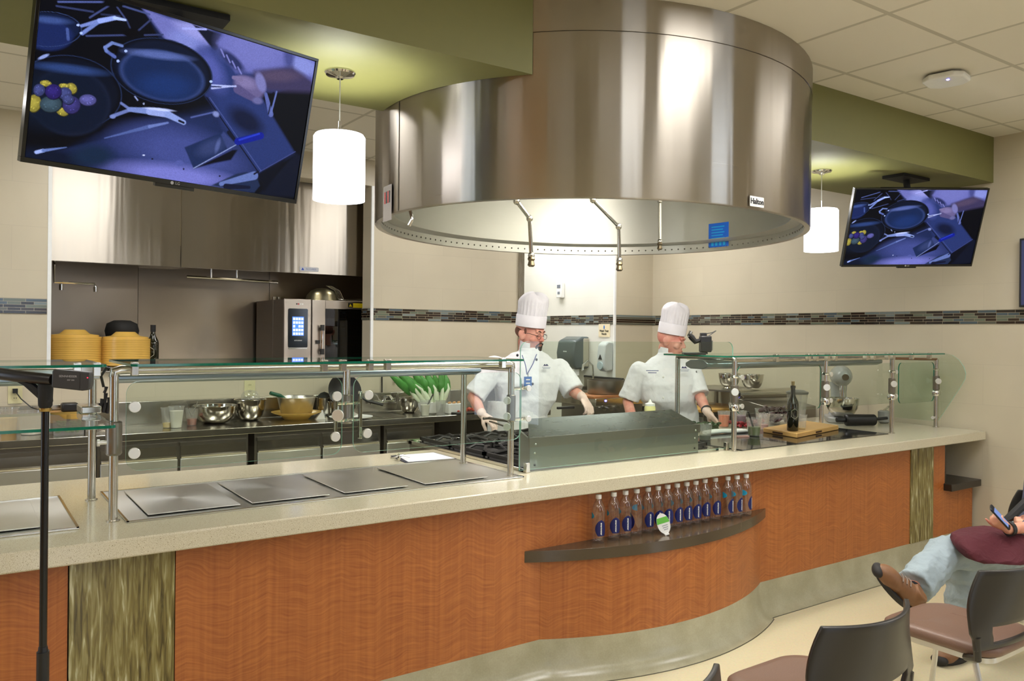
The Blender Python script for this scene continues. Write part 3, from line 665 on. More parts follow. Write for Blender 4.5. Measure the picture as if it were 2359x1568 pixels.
text('oven_lettering', 'ALTO-SHAAM', .011, basis((1, 0, 0), (0, 0, 1), (0, -1, 0), PO(686, 784)+V(0, -.008, 0)), M_WHT, ov, bold=.0003)
k = MB(); q = PO(690, 700)
for i, (dx, c_) in enumerate(((-.03, 0), (-.015, 1), (.005, 2), (.022, 2))): k.mat(c_).box(q.x+dx, yo-.002, q.z-.006, q.x+dx+.011, yo-.0005, q.z+.006)
k.build('status_marks', [M_BLK, mat('red_mark', (190, 60, 70), .5), M_WHT], ov)
q = PO(817, 703); k = MB(); k.box(q.x-.07, yo-.0125, q.z-.022, q.x+.12, yo-.0105, q.z+.018); k.build('warning_label', mat('yellow_label', (222, 196, 20), .5), ov)
k = MB().mat(0).box(q.x-.07, yo-.0135, q.z-.022, q.x-.022, yo-.0126, q.z+.018).mat(1).prism([(q.x-.062, q.z-.014), (q.x-.030, q.z-.014), (q.x-.046, q.z+.012)], yo-.0145, yo-.0136, 'Y')
k.build('warning_symbol', [M_BLK, MATS['yellow_label']], ov)
rk = MB()
for z_ in (1.40, 1.48, 1.56, 1.64, 1.72): rk.cyl((gx0+.01, yo+.03, z_), (xs1-.07, yo+.03, z_), .003, seg=6)
for px in (757, 775, 800): 
    x_ = PO(px, 750).x; rk.cyl((x_, yo+.028, 1.34), (x_, yo+.028, 1.74), .004, seg=6)
rk.build('rack', mat('warm_rack', (190, 150, 80), .3, 1), ov)
for px in (590, 645): MB().cyl((xs0+.05 if px < 600 else xs1-.1, yo+.1, SILL), (xs0+.05 if px < 600 else xs1-.1, yo+.1, SILL+.03), .02).build('foot', M_BLK, ov)
# ---- things in the recess
M_YEL = mat('yellow_ceramic', (220, 178, 88), .25, var=.05)
def bowlplate():
    o = MB().lathe([(.07, 0), (.076, .002), (.11, .026), (.170, .033), (.176, .0345), (.1765, .0455), (.173, .0465), (.11, .034), (.076, .010), (.0, .008)], seg=40).build('yellow_plate', M_YEL, smooth=50); return o
pp_ = bowlplate(); used = False
for (px, n_, w) in ((172, 16, 'left'), (289, 15, 'right')):
    q = ony(px, 800, 6.66)
    for i in range(n_):
        o = pp_ if not used else dup(pp_); used = True
        o.location = (q.x, q.y, SILL+.0005+i*.0132); tag(o, 'yellow plates of the %s stack on the pass shelf, below its top plate' % w, 'plate', 'yellow plates in the %s stack' % w)
    o = dup(pp_); o.location = (q.x, q.y, SILL+(n_-1)*.0132+.0455+.052); o.scale = (.9, .9, -1.15); tag(o, 'upturned yellow plate on top of the %s stack' % w, 'plate', 'top plates of the stacks')
q = ony(281, 775, 6.95); cp = thing('chef_cap', 'black cloth cap standing behind the right stack of yellow plates', 'hat', (q.x, q.y, SILL))
MB().lathe([(.08, .0), (.10, .0), (.115, .24), (.125, .29), (.11, .345), (.06, .37), (0, .372)], (q.x, q.y, SILL), 14).build('cloth', M_BLKM, cp, smooth=80)
# bottles
M_BG = mat('dark_bottle_glass', (26, 26, 14), .06, var=.2); M_BG.node_tree.nodes['Principled BSDF'].inputs['Coat Weight'].default_value = .5
def winebottle(label, loc, cork=False, h=.30, lab=True):
    t = thing('wine_bottle', label, 'bottle', loc, 'dark wine bottles'); c = Vector(loc); k = h/.30
    MB().lathe([(.032*k, 0), (.0375*k, .006), (.0375*k, .175*k), (.034*k, .195*k), (.019*k, .225*k), (.0145*k, .245*k), (.014*k, .282*k), (.0165*k, .284*k), (.0165*k, .298*k), (.012*k, .30*k)], c, 28).build('glass', M_BG, t, smooth=50)
    if cork: MB().cyl(c+V(0, 0, h), c+V(0, 0, h+.028), .010, .012).build('cork', mat('cork', (176, 146, 104), .8, scale=120), t)
    else: MB().lathe([(.017*k, .255*k), (.0172*k, .301*k)], c, 20).build('capsule', M_BLKM, t)
    f = Vector((-FX, -FY, 0)) if True else None
    T = basis(Vector((0, 0, 1)).cross(f), (0, 0, 1), f, c+V(0, 0, .115*k)+f*(.0385*k))
    hx = [(.026*k*math.sin(a), .034*k*math.cos(a)) for a in [PI/3*i for i in range(6)]]; hb = MB()
    def wrap(x, y, e=.0008): a = x/(.0375*k); ctr = Vector((0, 0, -.0385*k)); return Vector(((.0375*k+e)*math.sin(a), y, (.0375*k+e)*math.cos(a)-.0385*k))
    for i in range(6):
        a, b_ = Vector(hx[i]), Vector(hx[(i+1) % 6]); P = [a.lerp(b_, j/6) for j in range(7)]
        hb.tube([T @ wrap(p.x, p.y) for p in P], .0016, 6)
    hb.build('hexagon_print', mat('pale_print', (176, 170, 150), .5), t)
    return t
q = ony(352, 830, 6.62); winebottle('dark wine bottle on the pass shelf beside the right plate stack', (q.x, q.y, SILL), h=.335)
# colander on oven
q = ony(742, 684, 7.05)
t = thing('upturned_bowl', 'upturned pale steel bowl with a whisk on top of the oven', 'bowl', (q.x, q.y, zt_+.004))
MB().lathe([(.155, 0), (.150, .006), (.135, .05), (.10, .09), (.05, .11), (0, .115)], (q.x, q.y, zt_+.004), 32).build('shell', steel('aged_bowl_steel', (200, 196, 170), .3, 0), t, smooth=60)
k = MB(); c = Vector((q.x+.09, q.y-.06, zt_+.02))
for i in range(5):
    a = (i-2)*.012; k.tube([c+V(a, 0, .12)+V(-.05, 0, 0), c+V(a+.03, 0, .08), c+V(a+.07, 0, 0), c+V(.11, 0, -.004)], .002, 5)
k.tube([c+V(.11, 0, -.004), c+V(.32, .02, .008)], .008, 8); tag(k.build('whisk', M_CHR), 'steel whisk lying against the upturned bowl on the oven', 'whisk')
for dx, l in ((.06, 'small steel cup at the back of the oven top, left one'), (.105, 'small steel cup at the back of the oven top, right one')):
    tag(MB().lathe([(.016, 0), (.02, .03), (.018, .03), (.014, .003), (0, .003)], (xs0+dx, yo+.45, zt_+.003), 14).build('steel_cup', M_BWL), l, 'cup', 'steel cups on the oven')
# ================================================================ SCREENS
def paint_screen(TM, cen):
    """colours of the live picture on both screens, painted on a fine grid; Z turns photo marks into screen coordinates"""
    w, h = 384, 220; ww_, hh_ = TW-.026, TH-.03; ASP = ww_/hh_
    TI = TM.inverted()
    def Z(zx, zy):
        r = ray(zx/2.6133, zy/2.6133); o = TI @ CP; d = (TI.to_3x3() @ r); t = -o.z/d.z; q = o+d*t
        return (q.x/ww_+.5)*ASP, .5-q.y/hh_
    U, Vv = np.meshgrid((np.arange(w)+.5)/w*ASP, (np.arange(h)+.5)/h)
    img = np.zeros((h, w, 3)); img[:] = (.002, .003, .008)
    def blend(mask, col): img[:] = img*(1-mask[..., None])+np.array(col, float)*mask[..., None]
    def poly(pts, col, soft=.006):
        P = [Z(*p) for p in pts]; ins = np.zeros(U.shape, bool); dm = np.full(U.shape, 1e9)
        for i in range(len(P)):
            (x0, y0), (x1, y1) = P[i], P[(i+1) % len(P)]; ex, ey = x1-x0, y1-y0
            t = np.clip(((U-x0)*ex+(Vv-y0)*ey)/(ex*ex+ey*ey+1e-12), 0, 1); dm = np.minimum(dm, np.hypot(U-x0-t*ex, Vv-y0-t*ey))
            cr = ((y0 > Vv) != (y1 > Vv)) & (U < ex*(Vv-y0)/(ey if abs(ey) > 1e-9 else 1e-9)+x0); ins ^= cr
        blend(np.clip(.5+np.where(ins, dm, -dm)/soft, 0, 1), col)
    def ell(c, a, b, col, soft=.06, ring=None, k=1):
        """ellipse by centre and the ends of two half axes, all in photo marks"""
        C = np.array(Z(*c)); A_ = (np.array(Z(*a))-C)*k; B_ = (np.array(Z(*b))-C)*k; Mi = np.linalg.inv(np.array([A_, B_]).T)
        X = Mi[0, 0]*(U-C[0])+Mi[0, 1]*(Vv-C[1]); Y = Mi[1, 0]*(U-C[0])+Mi[1, 1]*(Vv-C[1]); r = np.sqrt(X*X+Y*Y)
        blend(np.clip((1-r)/soft+.5, 0, 1) if ring is None else np.clip(1-np.abs(r-1)/ring, 0, 1)*.9, col)
    def blob(c, ra, rb, ang, col, soft=.5): 
        ca, sa = math.cos(ang), math.sin(ang); ell(c, (c[0]+ra*ca, c[1]+ra*sa), (c[0]-rb*sa, c[1]+rb*ca), col, soft)
    def line(p, q, wd, col, w2=None):
        ax, ay = Z(*p); bx, by = Z(*q); w2 = wd if w2 is None else w2
        t = np.clip(((U-ax)*(bx-ax)+(Vv-ay)*(by-ay))/((bx-ax)**2+(by-ay)**2), 0, 1)
        blend(np.clip((wd+(w2-wd)*t-np.hypot(U-ax-t*(bx-ax), Vv-ay-t*(by-ay)))/.005+.5, 0, 1), col)
    # steel table
    poly([(850, 40), (1000, 240), (1270, 590), (1560, 1040), (1500, 1200), (130, 1100), (130, 960), (600, 850), (1000, 745), (1290, 660), (1250, 590), (1000, 300)], (.016, .026, .085), .02)
    poly([(850, 40), (1920, 340), (1880, 640), (1780, 920), (1560, 1040), (1240, 590), (1000, 240)], (.03, .045, .15), .02)
    poly([(600, 850), (1290, 670), (1560, 1040), (1400, 1180), (260, 1010)], (.018, .032, .105), .12)
    blob((900, 830), 260, 90, -.2, (.03, .045, .14), 1.0); blob((1130, 930), 330, 130, .25, (.07, .09, .27), .9); blob((1050, 1060), 330, 60, .12, (.19, .20, .52), .9)
    blob((300, 960), 260, 60, .1, (.006, .012, .035), .8); blob((560, 940), 120, 60, 0, (.012, .03, .07), .8)
    poly([(855, 50), (1190, 180), (1270, 280), (1000, 245)], (.17, .18, .44), .02); blob((1130, 250), 110, 60, .3, (.22, .25, .55), .9); blob((1180, 190), 120, 40, .4, (.30, .31, .62), .9)
    poly([(1160, 150), (1330, 210), (1310, 300), (1290, 310)], (.008, .011, .03), .01); line((1100, 175), (1240, 180), .006, (.35, .38, .75))
    poly([(1200, 300), (1330, 300), (1600, 640), (1780, 915), (1560, 1040), (1340, 760)], (.03, .05, .17), .06); blob((1270, 420), 60, 130, -.5, (.10, .12, .36), 1)
    blob((1480, 730), 110, 60, .6, (.008, .014, .05), .8)
    poly([(1560, 560), (1650, 560), (1890, 500), (1870, 1010), (1780, 930), (1640, 700)], (.001, .002, .007), .02); poly([(1780, 925), (1870, 960), (1800, 1190), (1550, 1180)], (.006, .010, .028), .02)
    poly([(1550, 1050), (1780, 920), (1720, 960), (1590, 1160)], (.003, .005, .015), .02)
    line((1245, 590), (1555, 1040), .004, (.004, .006, .02)); line((1262, 590), (1570, 1030), .002, (.10, .13, .34)); line((1560, 1038), (1778, 915), .002, (.09, .11, .3))
    # white jacket, arm and hand
    poly([(1350, 205), (1900, 360), (1890, 520), (1740, 410), (1560, 440), (1420, 440), (1305, 262)], (.15, .16, .42), .03)
    blob((1530, 290), 180, 120, .25, (.18, .19, .46), .8); blob((1820, 400), 90, 50, .35, (.24, .27, .58), .6); blob((1740, 340), 30, 90, .0, (.08, .09, .26), .9); blob((1400, 370), 90, 30, .75, (.03, .04, .13), .6)
    for i in range(4): line((1330+i*34, 300+i*36), (1350+i*34, 345+i*34), .005, (.22, .23, .52))
    poly([(1530, 430), (1760, 405), (1880, 490), (1880, 560), (1620, 550), (1550, 500)], (.06, .05, .12), .04); blob((1680, 460), 120, 35, .0, (.10, .075, .14), .9)
    blob((1500, 530), 95, 62, .5, (.15, .13, .27), .3); blob((1480, 500), 60, 30, .4, (.22, .19, .36), .8); blob((1570, 500), 28, 62, -.3, (.20, .20, .42), .4)
    line((1405, 470), (1450, 480), .012, (.20, .17, .32), .018); line((1430, 540), (1530, 600), .03, (.11, .095, .22), .02); blob((1550, 610), 30, 20, .2, (.15, .15, .32), .6)
    line((1600, 570), (1630, 690), .012, (.12, .15, .38), .02); line((1645, 560), (1615, 690), .004, (.0, .0, .004)); line((1665, 555), (1630, 690), .006, (.14, .18, .42))
    # burner grates
    for a, b, c_ in (((350, 15), (630, 16), .10), ((340, 40), (560, 75), .05), ((540, 110), (660, 35), .07), ((700, 40), (750, 110), .06), ((740, 40), (900, 90), .08), ((520, 220), (760, 215), .06), ((760, 120), (790, 190), .04), ((830, 190), (910, 120), .05), ((870, 215), (980, 212), .05), ((610, 90), (720, 100), .03)):
        line(a, b, .005, (c_, c_*1.3, c_*3.2))
    blob((690, 20), 70, 26, 0, (.001, .002, .004), .3); blob((790, 200), 50, 26, 0, (.001, .001, .004), .3)
    # pans
    def pan(c, a, b, inner, floor_, shine, fc, fa, fb):
        ell(c, a, b, (.001, .0015, .004), .02); ell(c, a, b, (.03, .05, .13), ring=.02, k=.985); ell(c, a, b, inner, .12, k=.93)
        ell(fc, fa, fb, floor_, .12); ell(fc, fa, fb, shine, ring=.10, k=1.02); ell(fc, fa, fb, floor_, .3, k=.93)
    ell((290, 180), (490, 190), (300, 75), (.001, .002, .006), .02); ell((285, 175), (480, 185), (295, 82), (.008, .018, .06), .1); ell((300, 220), (440, 225), (305, 130), (.015, .03, .12), .2)
    ell((290, 180), (490, 190), (300, 75), (.05, .08, .2), ring=.03); blob((300, 125), 110, 20, .1, (.06, .10, .27), .9); line((405, 180), (410, 240), .008, (.08, .12, .32))
    line((490, 160), (600, 130), .008, (.2, .26, .55), .012); line((495, 205), (600, 130), .010, (.18, .24, .52), .010); line((600, 130), (690, 112), .014, (.30, .38, .75), .012); line((690, 112), (755, 124), .010, (.42, .52, .9), .006)
    pan((985, 435), (1278, 490), (1010, 240), (.006, .012, .035), (.012, .03, .10), (.05, .08, .22), (985, 460), (1215, 505), (1000, 320))
    blob((960, 335), 170, 22, .12, (.11, .15, .36), .9); blob((1000, 520), 150, 70, .1, (.016, .045, .16), .9)
    line((690, 345), (640, 310), .010, (.11, .15, .38)); line((640, 310), (632, 290), .010, (.16, .22, .48)); line((632, 290), (675, 262), .009, (.18, .24, .5)); line((675, 262), (735, 280), .008, (.16, .22, .46)); poly([(665, 285), (720, 285), (700, 330), (662, 315)], (.001, .001, .003), .01)
    for q in ((757, 311), (710, 371), (1270, 494), (470, 155), (488, 203)): blob(q, 9, 8, 0, (.40, .50, .85), .3)
    line((1275, 515), (1420, 524), .004, (.45, .5, .8)); line((1275, 535), (1420, 520), .006, (.4, .44, .72), .004); line((1280, 525), (1330, 527), .003, (.01, .01, .04))
    pan((430, 560), (735, 590), (440, 337), (.004, .008, .022), (.006, .013, .035), (.012, .02, .05), (430, 620), (650, 640), (440, 430))
    blob((420, 420), 200, 26, .12, (.035, .07, .20), .9); blob((300, 620), 200, 150, 0, (.006, .014, .034), .8); blob((262, 345), 34, 10, -.4, (.28, .34, .62), .5)
    YE, PU, GR, BL = (.25, .22, .05), (.045, .04, .15), (.045, .075, .10), (.05, .06, .16)
    for c, ra, rb, an, col in (((275, 505), 34, 18, .1, YE), ((430, 535), 34, 30, .8, YE), ((385, 520), 30, 14, .1, YE), ((205, 625), 40, 52, .2, YE), ((375, 675), 36, 24, .3, YE), ((235, 545), 34, 36, .1, BL), ((390, 565), 40, 36, 0, BL), ((305, 630), 64, 48, .0, GR), ((320, 555), 48, 44, .1, (.03, .02, .13)), ((430, 635), 52, 52, .2, PU), ((410, 600), 34, 30, .2, BL), ((528, 605), 50, 33, .05, (.09, .09, .25))):
        blob((c[0]+2, c[1]+4), ra*1.04, rb*1.04, an, tuple(q*.25 for q in col), .1); blob(c, ra, rb, an, col, .12); blob((c[0]-4, c[1]-4), ra*.6, rb*.5, an, tuple(q*1.5 for q in col), .9)
        for k in range(5): blob((c[0]+ra*.6*math.cos(k*1.9+ra), c[1]+rb*.6*math.sin(k*1.9+ra)), 5, 3, k, tuple(q*2.2 for q in col), .8)
    line((730, 625), (780, 660), .008, (.16, .2, .42)); line((670, 705), (780, 665), .010, (.16, .2, .42)); line((780, 662), (900, 672), .014, (.20, .26, .52), .020); line((900, 674), (1010, 690), .022, (.30, .36, .66), .022); line((1010, 692), (1105, 740), .022, (.26, .33, .62), .016); line((1078, 730), (1105, 742), .007, (.006, .008, .02))
    blob((960, 662), 80, 8, .1, (.50, .56, .88), .8); blob((680, 705), 16, 12, 0, (.2, .25, .5), .4)
    line((630, 835), (900, 765), .003, (.10, .14, .34), .012); line((900, 765), (1010, 742), .010, (.16, .21, .46), .006); line((1150, 710), (1280, 680), .005, (.10, .13, .33)); blob((1300, 690), 20, 16, .6, (.22, .26, .5), .6)
    line((218, 920), (260, 910), .010, (.34, .42, .75)); line((260, 910), (400, 890), .009, (.14, .2, .44), .002)
    # spatula
    poly([(1165, 1018), (1400, 905), (1430, 905), (1390, 965), (1290, 985)], (.002, .003, .012), .012)
    poly([(1110, 890), (1345, 795), (1420, 870), (1165, 1018)], (.018, .035, .11), .008); poly([(1345, 795), (1425, 875), (1370, 905), (1330, 815)], (.05, .07, .2), .01); blob((1270, 890), 80, 40, -.4, (.045, .065, .17), .9); blob((1310, 880), 12, 40, .3, (.10, .13, .3), .9)
    line((1165, 1016), (1420, 875), .0025, (.3, .36, .6)); line((1375, 800), (1430, 865), .012, (.008, .012, .03)); line((1430, 855), (1570, 820), .024, (.008, .02, .28), .024); line((1440, 845), (1560, 808), .006, (.03, .06, .5))
    poly([(1270, 1120), (1420, 1050), (1480, 1038), (1540, 1060), (1565, 1120), (1530, 1162)], (.02, .035, .09), .01); line((1330, 1110), (1530, 1060), .014, (.14, .19, .42), .03); line((1360, 1125), (1500, 1130), .02, (.008, .012, .04), .01); line((1530, 1050), (1555, 1035), .006, (.01, .01, .03))
    for q in ((917, 960), (1322, 1063), (1105, 1020)): blob(q, 5, 5, 0, (.003, .003, .01), .3)
    blob((1080, 985), 24, 18, 0, (.10, .12, .34), .5); blob((865, 937), 8, 4, 0, (.5, .55, .8), .6); blob((865, 628), 6, 6, 0, (.3, .34, .5), .5); line((812, 585), (828, 606), .004, (.3, .35, .6))
    rng = np.random.RandomState(3); img *= (1+.05*rng.randn(h, w, 1))
    return w, h, np.clip(img, 0, 1)**1.22*1.15
def fitc(c, w): k = TW/w; return Vector((c[0]*k, c[1]*k, CZ+(c[2]-CZ)*k))
TW = .98; TH = TW*.578
def tvmat(c, yaw, tilt, roll): return Matrix.Translation(c) @ Matrix.Rotation(yaw, 4, 'Z') @ Matrix.Rotation(tilt, 4, 'X') @ Matrix.Rotation(-roll, 4, 'Y') @ Matrix.Rotation(PI/2, 4, 'X')
C1 = fitc((.722, 3.275, 2.468), 1.08)
SW, SH, SIMG = paint_screen(tvmat(C1, .22, .251, -.010), C1)
m, N, L, B = newmat('screen_picture')
at = N.new('ShaderNodeVertexColor'); at.layer_name = 'picture'; B.inputs['Base Color'].default_value = (.004, .004, .005, 1); B.inputs['Roughness'].default_value = .3; B.inputs['Specular IOR Level'].default_value = .08
L.new(at.outputs['Color'], B.inputs['Emission Color']); B.inputs['Emission Strength'].default_value = .92; M_SCR = m
def screenmesh(w, h):
    me = bpy.data.meshes.new('screen'); vs = [(-w/2+w*i/SW, h/2-h*j/SH, 0) for j in range(SH+1) for i in range(SW+1)]
    fs = [(j*(SW+1)+i, (j+1)*(SW+1)+i, (j+1)*(SW+1)+i+1, j*(SW+1)+i+1) for j in range(SH) for i in range(SW)]
    me.from_pydata(vs, [], fs); ca = me.color_attributes.new('picture', 'FLOAT_COLOR', 'CORNER')
    a = np.repeat(SIMG.reshape(-1, 3), 4, axis=0); a = np.hstack([a, np.ones((len(a), 1))]); ca.data.foreach_set('color', a.ravel().astype(np.float32))
    me.materials.append(M_SCR); return me
TW = .98; TH = TW*.578
SCM = screenmesh(TW-.026, TH-.03)
M_BEZ = mat('glossy_bezel', (10, 10, 12), .15)
def tv(label, c, yaw, tilt, roll, mount):
    t = thing('wall_screen', label, 'television', c, 'hanging televisions')
    T = tvmat(c, yaw, tilt, roll)
    b = MB(); w, h, e = TW/2, TH/2, .011
    for q in ((-w, -h, w, -h+e+.005), (-w, h-e, w, h), (-w, -h+e+.005, -w+e, h-e), (w-e, -h+e+.005, w, h-e)): b.box(q[0], q[1], -.03, q[2], q[3], .003)
    b.box(-.07, -h-.012, -.02, .07, -h, 0)
    b.xf(T).build('bezel', M_BEZ, t, bevel=.001)
    MB().box(-w+e, -h+e, -.03, w-e, h-e, -.004).prism(rrect(-w*.72, -h*.62, w*.72, h*.62, .03), -.06, -.03).xf(T).build('housing', M_BLK, t)
    s_ = bpy.data.objects.new('screen', SCM); COL.objects.link(s_); s_.parent = t; s_.matrix_local = Matrix.Translation(-Vector(c)) @ T @ Matrix.Translation((0, .002, 0))
    text('logo_lettering', 'LG', .014, T @ Matrix.Translation((.006, -h+.0075, .0034)), mat('grey_letter', (170, 170, 172), .4), t, ext=.0002)
    MB().lathe([(.0, 0), (.006, 0), (.006, .0004), (0, .0004)], (0, 0, 0), 14).xf(T @ Matrix.Translation((-.014, -h+.0075, .0032))).build('logo_disc', MATS['grey_letter'], t)
    m_ = MB(); p = T @ Vector((0, h*.45, -.11)); top = Vector((p.x, p.y+.03, ZS))
    m_.cyl(p, top-V(0, 0, .02), .022).box(p.x-.17, p.y-.05, ZS-.022, p.x+.17, p.y+.11, ZS-.001)
    m_.box(-.1, h*.30, -.12, .1, h*.55, -.06, T)
    m_.build('ceiling_bracket', M_BLKM, t); return t
tv('large tilted television at upper left showing black frying pans', fitc((.722, 3.275, 2.468), 1.08), .22, .251, -.010, 1)
tv('smaller looking television at far right showing the same frying pans', fitc((6.141, 3.393, 2.448), 1.08), -.513, .369, .022, 1)
t = thing('wall_screen', 'television on the right wall seen only as a thin dark edge', 'television', (6.27, 2.1, 2.07))
MB().box(6.255, 1.75, 1.82, 6.285, 2.69, 2.31).build('housing', M_BLK, t, bevel=.004)
MB().box(6.2535, 1.765, 1.835, 6.2545, 2.675, 2.295).build('screen', emit('dim_blue_screen', (28, 40, 92), .6), t)
# ================================================================ PENDANTS
M_SHADE = emit('glowing_white_glass', (250, 248, 255), 3.2); 
def pendant(label, x, y, zb, zt):
    t = thing('pendant_light', label, 'pendant light', (x, y, zb), 'white pendant lights')
    MB().lathe([(.0, -.03), (.014, -.03), (.02, -.022), (.062, -.012), (.068, -.004), (.068, 0)], (x, y, ZS-.001), 32).build('canopy', M_CHR, t)
    MB().cyl((x, y, zt), (x, y, ZS-.03), .003, seg=8).build('cord', mat('silver_cord', (170, 168, 160), .5), t)
    MB().cyl((x, y, zt-.06), (x, y, zt+.06), .009, .005, seg=10).cyl((x, y, zt-.09), (x, y, zt-.06), .022).build('socket', M_CHR, t)
    r = .113; R = []
    for rr, z in ((r, zb), (r, zt-.012), (r-.008, zt), (r-.012, zt), (r-.004-.003, zt-.014), (r-.007, zb+.003)): R.append([V(x+rr*math.cos(a), y+rr*math.sin(a), z) for a in [2*PI*i/40 for i in range(40)]])
    MB().rings(R, False, False, closed=True).build('lamp_shade', M_SHADE, t)
    MB().ell((x, y, (zb+zt)/2+.055), .03, .03, .045, seg=12).build('bulb', emit('bulb_white', (250, 252, 240), 420), t)
    MB().cyl((x, y, zb+.004), (x, y, zb+.007), r-.01, seg=32).build('bottom_diffuser', emit('glow_bottom', (250, 248, 255), 3.0), t)
pendant('white glass pendant lamp between the large television and the hood', 1.388, 3.37, 2.178, 2.468)
pendant('white glass pendant lamp beside the right television', 4.92, 3.38, 2.186, 2.475)
# ceiling speaker box / access unit
q = onz(2180, 172, ZC); t = thing('ceiling_access_point', 'white box with a small violet light hanging from the ceiling tiles', 'wireless unit', (q.x, q.y, ZC-.06))
MB().prism([(-.11, -.06), (-.06, -.11), (.06, -.11), (.11, -.06), (.11, .06), (.06, .11), (-.06, .11), (-.11, .06)], -.045, -.012).xf(Matrix.Translation((q.x, q.y, ZC))@Matrix.Rotation(.2, 4, 'Z')).build('casing', M_WHT, t, bevel=.01)
MB().cyl((q.x, q.y, ZC-.012), (q.x, q.y, ZC-.001), .05).build('mounting_plate', M_BLK, t)
MB().ell((q.x-.05, q.y-.035, ZC-.046), .008, .008, .004, seg=10).build('indicator', emit('violet_led', (120, 110, 255), 12), t)
# ================================================================ BACK COUNTER
YF = 5.85
tag(MB().box(-1.2, YF-.03, .86, 4.45, YB-.02, .91).box(-1.2, YB-.05, .91, 4.45, YB-.02, 1.075).build('steel_worktop', steel('worktop_steel', (190, 186, 176), .22, .4, axis='Z', grain=(120, 3, 3)), bevel=.004), 'long steel worktop with backsplash along the back wall', 'countertop')
M_DOOR = steel('fridge_door_steel', (200, 198, 186), .42, .5, axis='Z', grain=(3, 3, 140), rv=.03, rot=.25)
def unit(x0, x1, doors, label):
    t = thing('base_refrigerator', label, 'refrigerator', ((x0+x1)/2, 6.1, 0), 'steel base refrigerators')
    MB().box(x0, YF+.03, .12, x1, YB-.03, .855).build('body', M_STD, t)
    for fx in (x0+.05, x1-.05): MB().cyl((fx, YF+.08, 0), (fx, YF+.08, .12), .022).build('leg', M_TUBE, t)
    for a, b_ in doors:
        d = MB().box(a+.006, YF, .14, b_-.006, YF+.028, .715).build('door', M_DOOR, t, bevel=.005)
        MB().prism([(YF+.004, .716), (YF+.028, .716), (YF+.028, .80), (YF+.022, .80), (YF+.018, .735), (YF-.002, .728)], a+.012, b_-.012, 'X').build('handle', M_STB, d)
        MB().box(a+.006, YF+.012, .80, b_-.006, YF+.028, .825).build('top_trim', M_STD, d)
        MB().box(a+.02, YF+.0275, .735, b_-.02, YF+.0295, .80).build('recess', M_STD, d)
unit(-1.1, .745, [(-1.09, -.2), (-.18, .74)], 'steel base refrigerator at the far left under the back worktop')
unit(.765, 1.745, [(.775, 1.265), (1.27, 1.735)], 'two-door steel base refrigerator left of centre under the back worktop')
unit(1.79, 2.79, [(1.80, 2.29), (2.295, 2.78)], 'two-door steel base refrigerator with a small silver lock under the sink')
unit(2.82, 3.28, [(2.83, 3.27)], 'narrow single-door steel base refrigerator beside the dark gap')
MB()
tag(MB().box(3.5, YF+.35, 0, 4.40, YB-.03, .855).build('dark_cabinet', M_BLKM), 'dark open space under the right end of the back worktop', 'cabinet')  # black block painted in for the shade of an open gap
# outlets
M_IV = mat('ivory_plate', (206, 200, 156), .4)
def outlet(px, py, label, plug=False):
    q = ony(px, py, YB); t = thing('wall_outlet', label, 'outlet', (q.x, YB-.006, q.z))
    MB().prism(rrect(q.x-.042, q.z-.062, q.x+.042, q.z+.062, .005), YB-.006, YB-.0005, 'Y').build('plate', M_IV, t)
    k = MB()
    for dz in (-.026, .026):
        k.mat(0).prism([(q.x+.017*math.cos(a), q.z+dz+.015*math.sin(a)) for a in [2*PI*i/16 for i in range(16)]], YB-.009, YB-.0062, 'Y')
        k.mat(1).box(q.x-.008, YB-.0096, q.z+dz-.004, q.x-.005, YB-.009, q.z+dz+.006).box(q.x+.005, YB-.0096, q.z+dz-.004, q.x+.008, YB-.009, q.z+dz+.006)
    k.build('sockets', [M_IV, M_BLK], t)
outlet(35, 908, 'ivory wall outlet at the far left with a black plug in it'); outlet(575, 894, 'ivory wall outlet above the steel bowls')
q = ony(35, 900, YB-.02); e = ony(100, 950, YF+.3)
tag(MB().cbox(q, .03, .03, .03).tube([q, ony(48, 918, YB-.04), ony(72, 938, YB-.1), ony(100, 948, YB-.3), V(e.x, YF+.35, .93)], .004, 8).build('power_cord', M_BLK), 'black plug and cord hanging from the left outlet', 'cord')
# bowls and pots on the back worktop
def at(px, py, dy=0): q = onz(px, py, .91); return Vector((q.x, q.y+dy, .9102))
def lathething(name, label, cat, c, prof, m, seg=36, group=None, part='body'):
    t = thing(name, label, cat, c, group); MB().lathe(prof, c, seg).build(part, m, t, smooth=60); return t
def bowlprof(r, h, t=.002, foot=.4): 
    P = [(r*foot, 0)]+[(r*foot+(r-r*foot)*math.sin(a), h*(1-math.cos(a))) for a in [PI/2*i/8 for i in range(1, 9)]]
    return P+[(r+.006, h+.001), (r+.005, h+.004)]+[(r-t, h+.001)]+[(max(.001, (r*foot+(r-r*foot)*math.sin(a))-t), h*(1-math.cos(a))+t) for a in [PI/2*i/8 for i in range(7, -1, -1)]]+[(0, t)]
def bowl(px, py, r, h, label, **k): return lathething('mixing_bowl', label, 'bowl', at(px, py, r*.4), bowlprof(r, h), M_BWL, group='steel mixing bowls')
bowl(500, 976, .15, .13, 'wide low steel mixing bowl next to the cup of red sauce')
b2 = bowl(580, 969, .115, .16, 'deep steel mixing bowl holding a clear glass bowl')
q = at(580, 969, .046); t = thing('glass_bowl', 'clear glass bowl upside down in the deep steel mixing bowl', 'bowl', q+V(0, 0, .15)); MB().lathe([(.07, 0), (.066, .03), (.05, .055), (.02, .068), (0, .07)], q+V(0, 0, .165), 28).build('glass', M_CUP, t, smooth=60)
bowl(636, 950, .15, .15, 'large steel mixing bowl in the shadow behind the yellow dish')
bowl(948, 951, .088, .125, 'round steel mixing bowl at the right end of the sink')
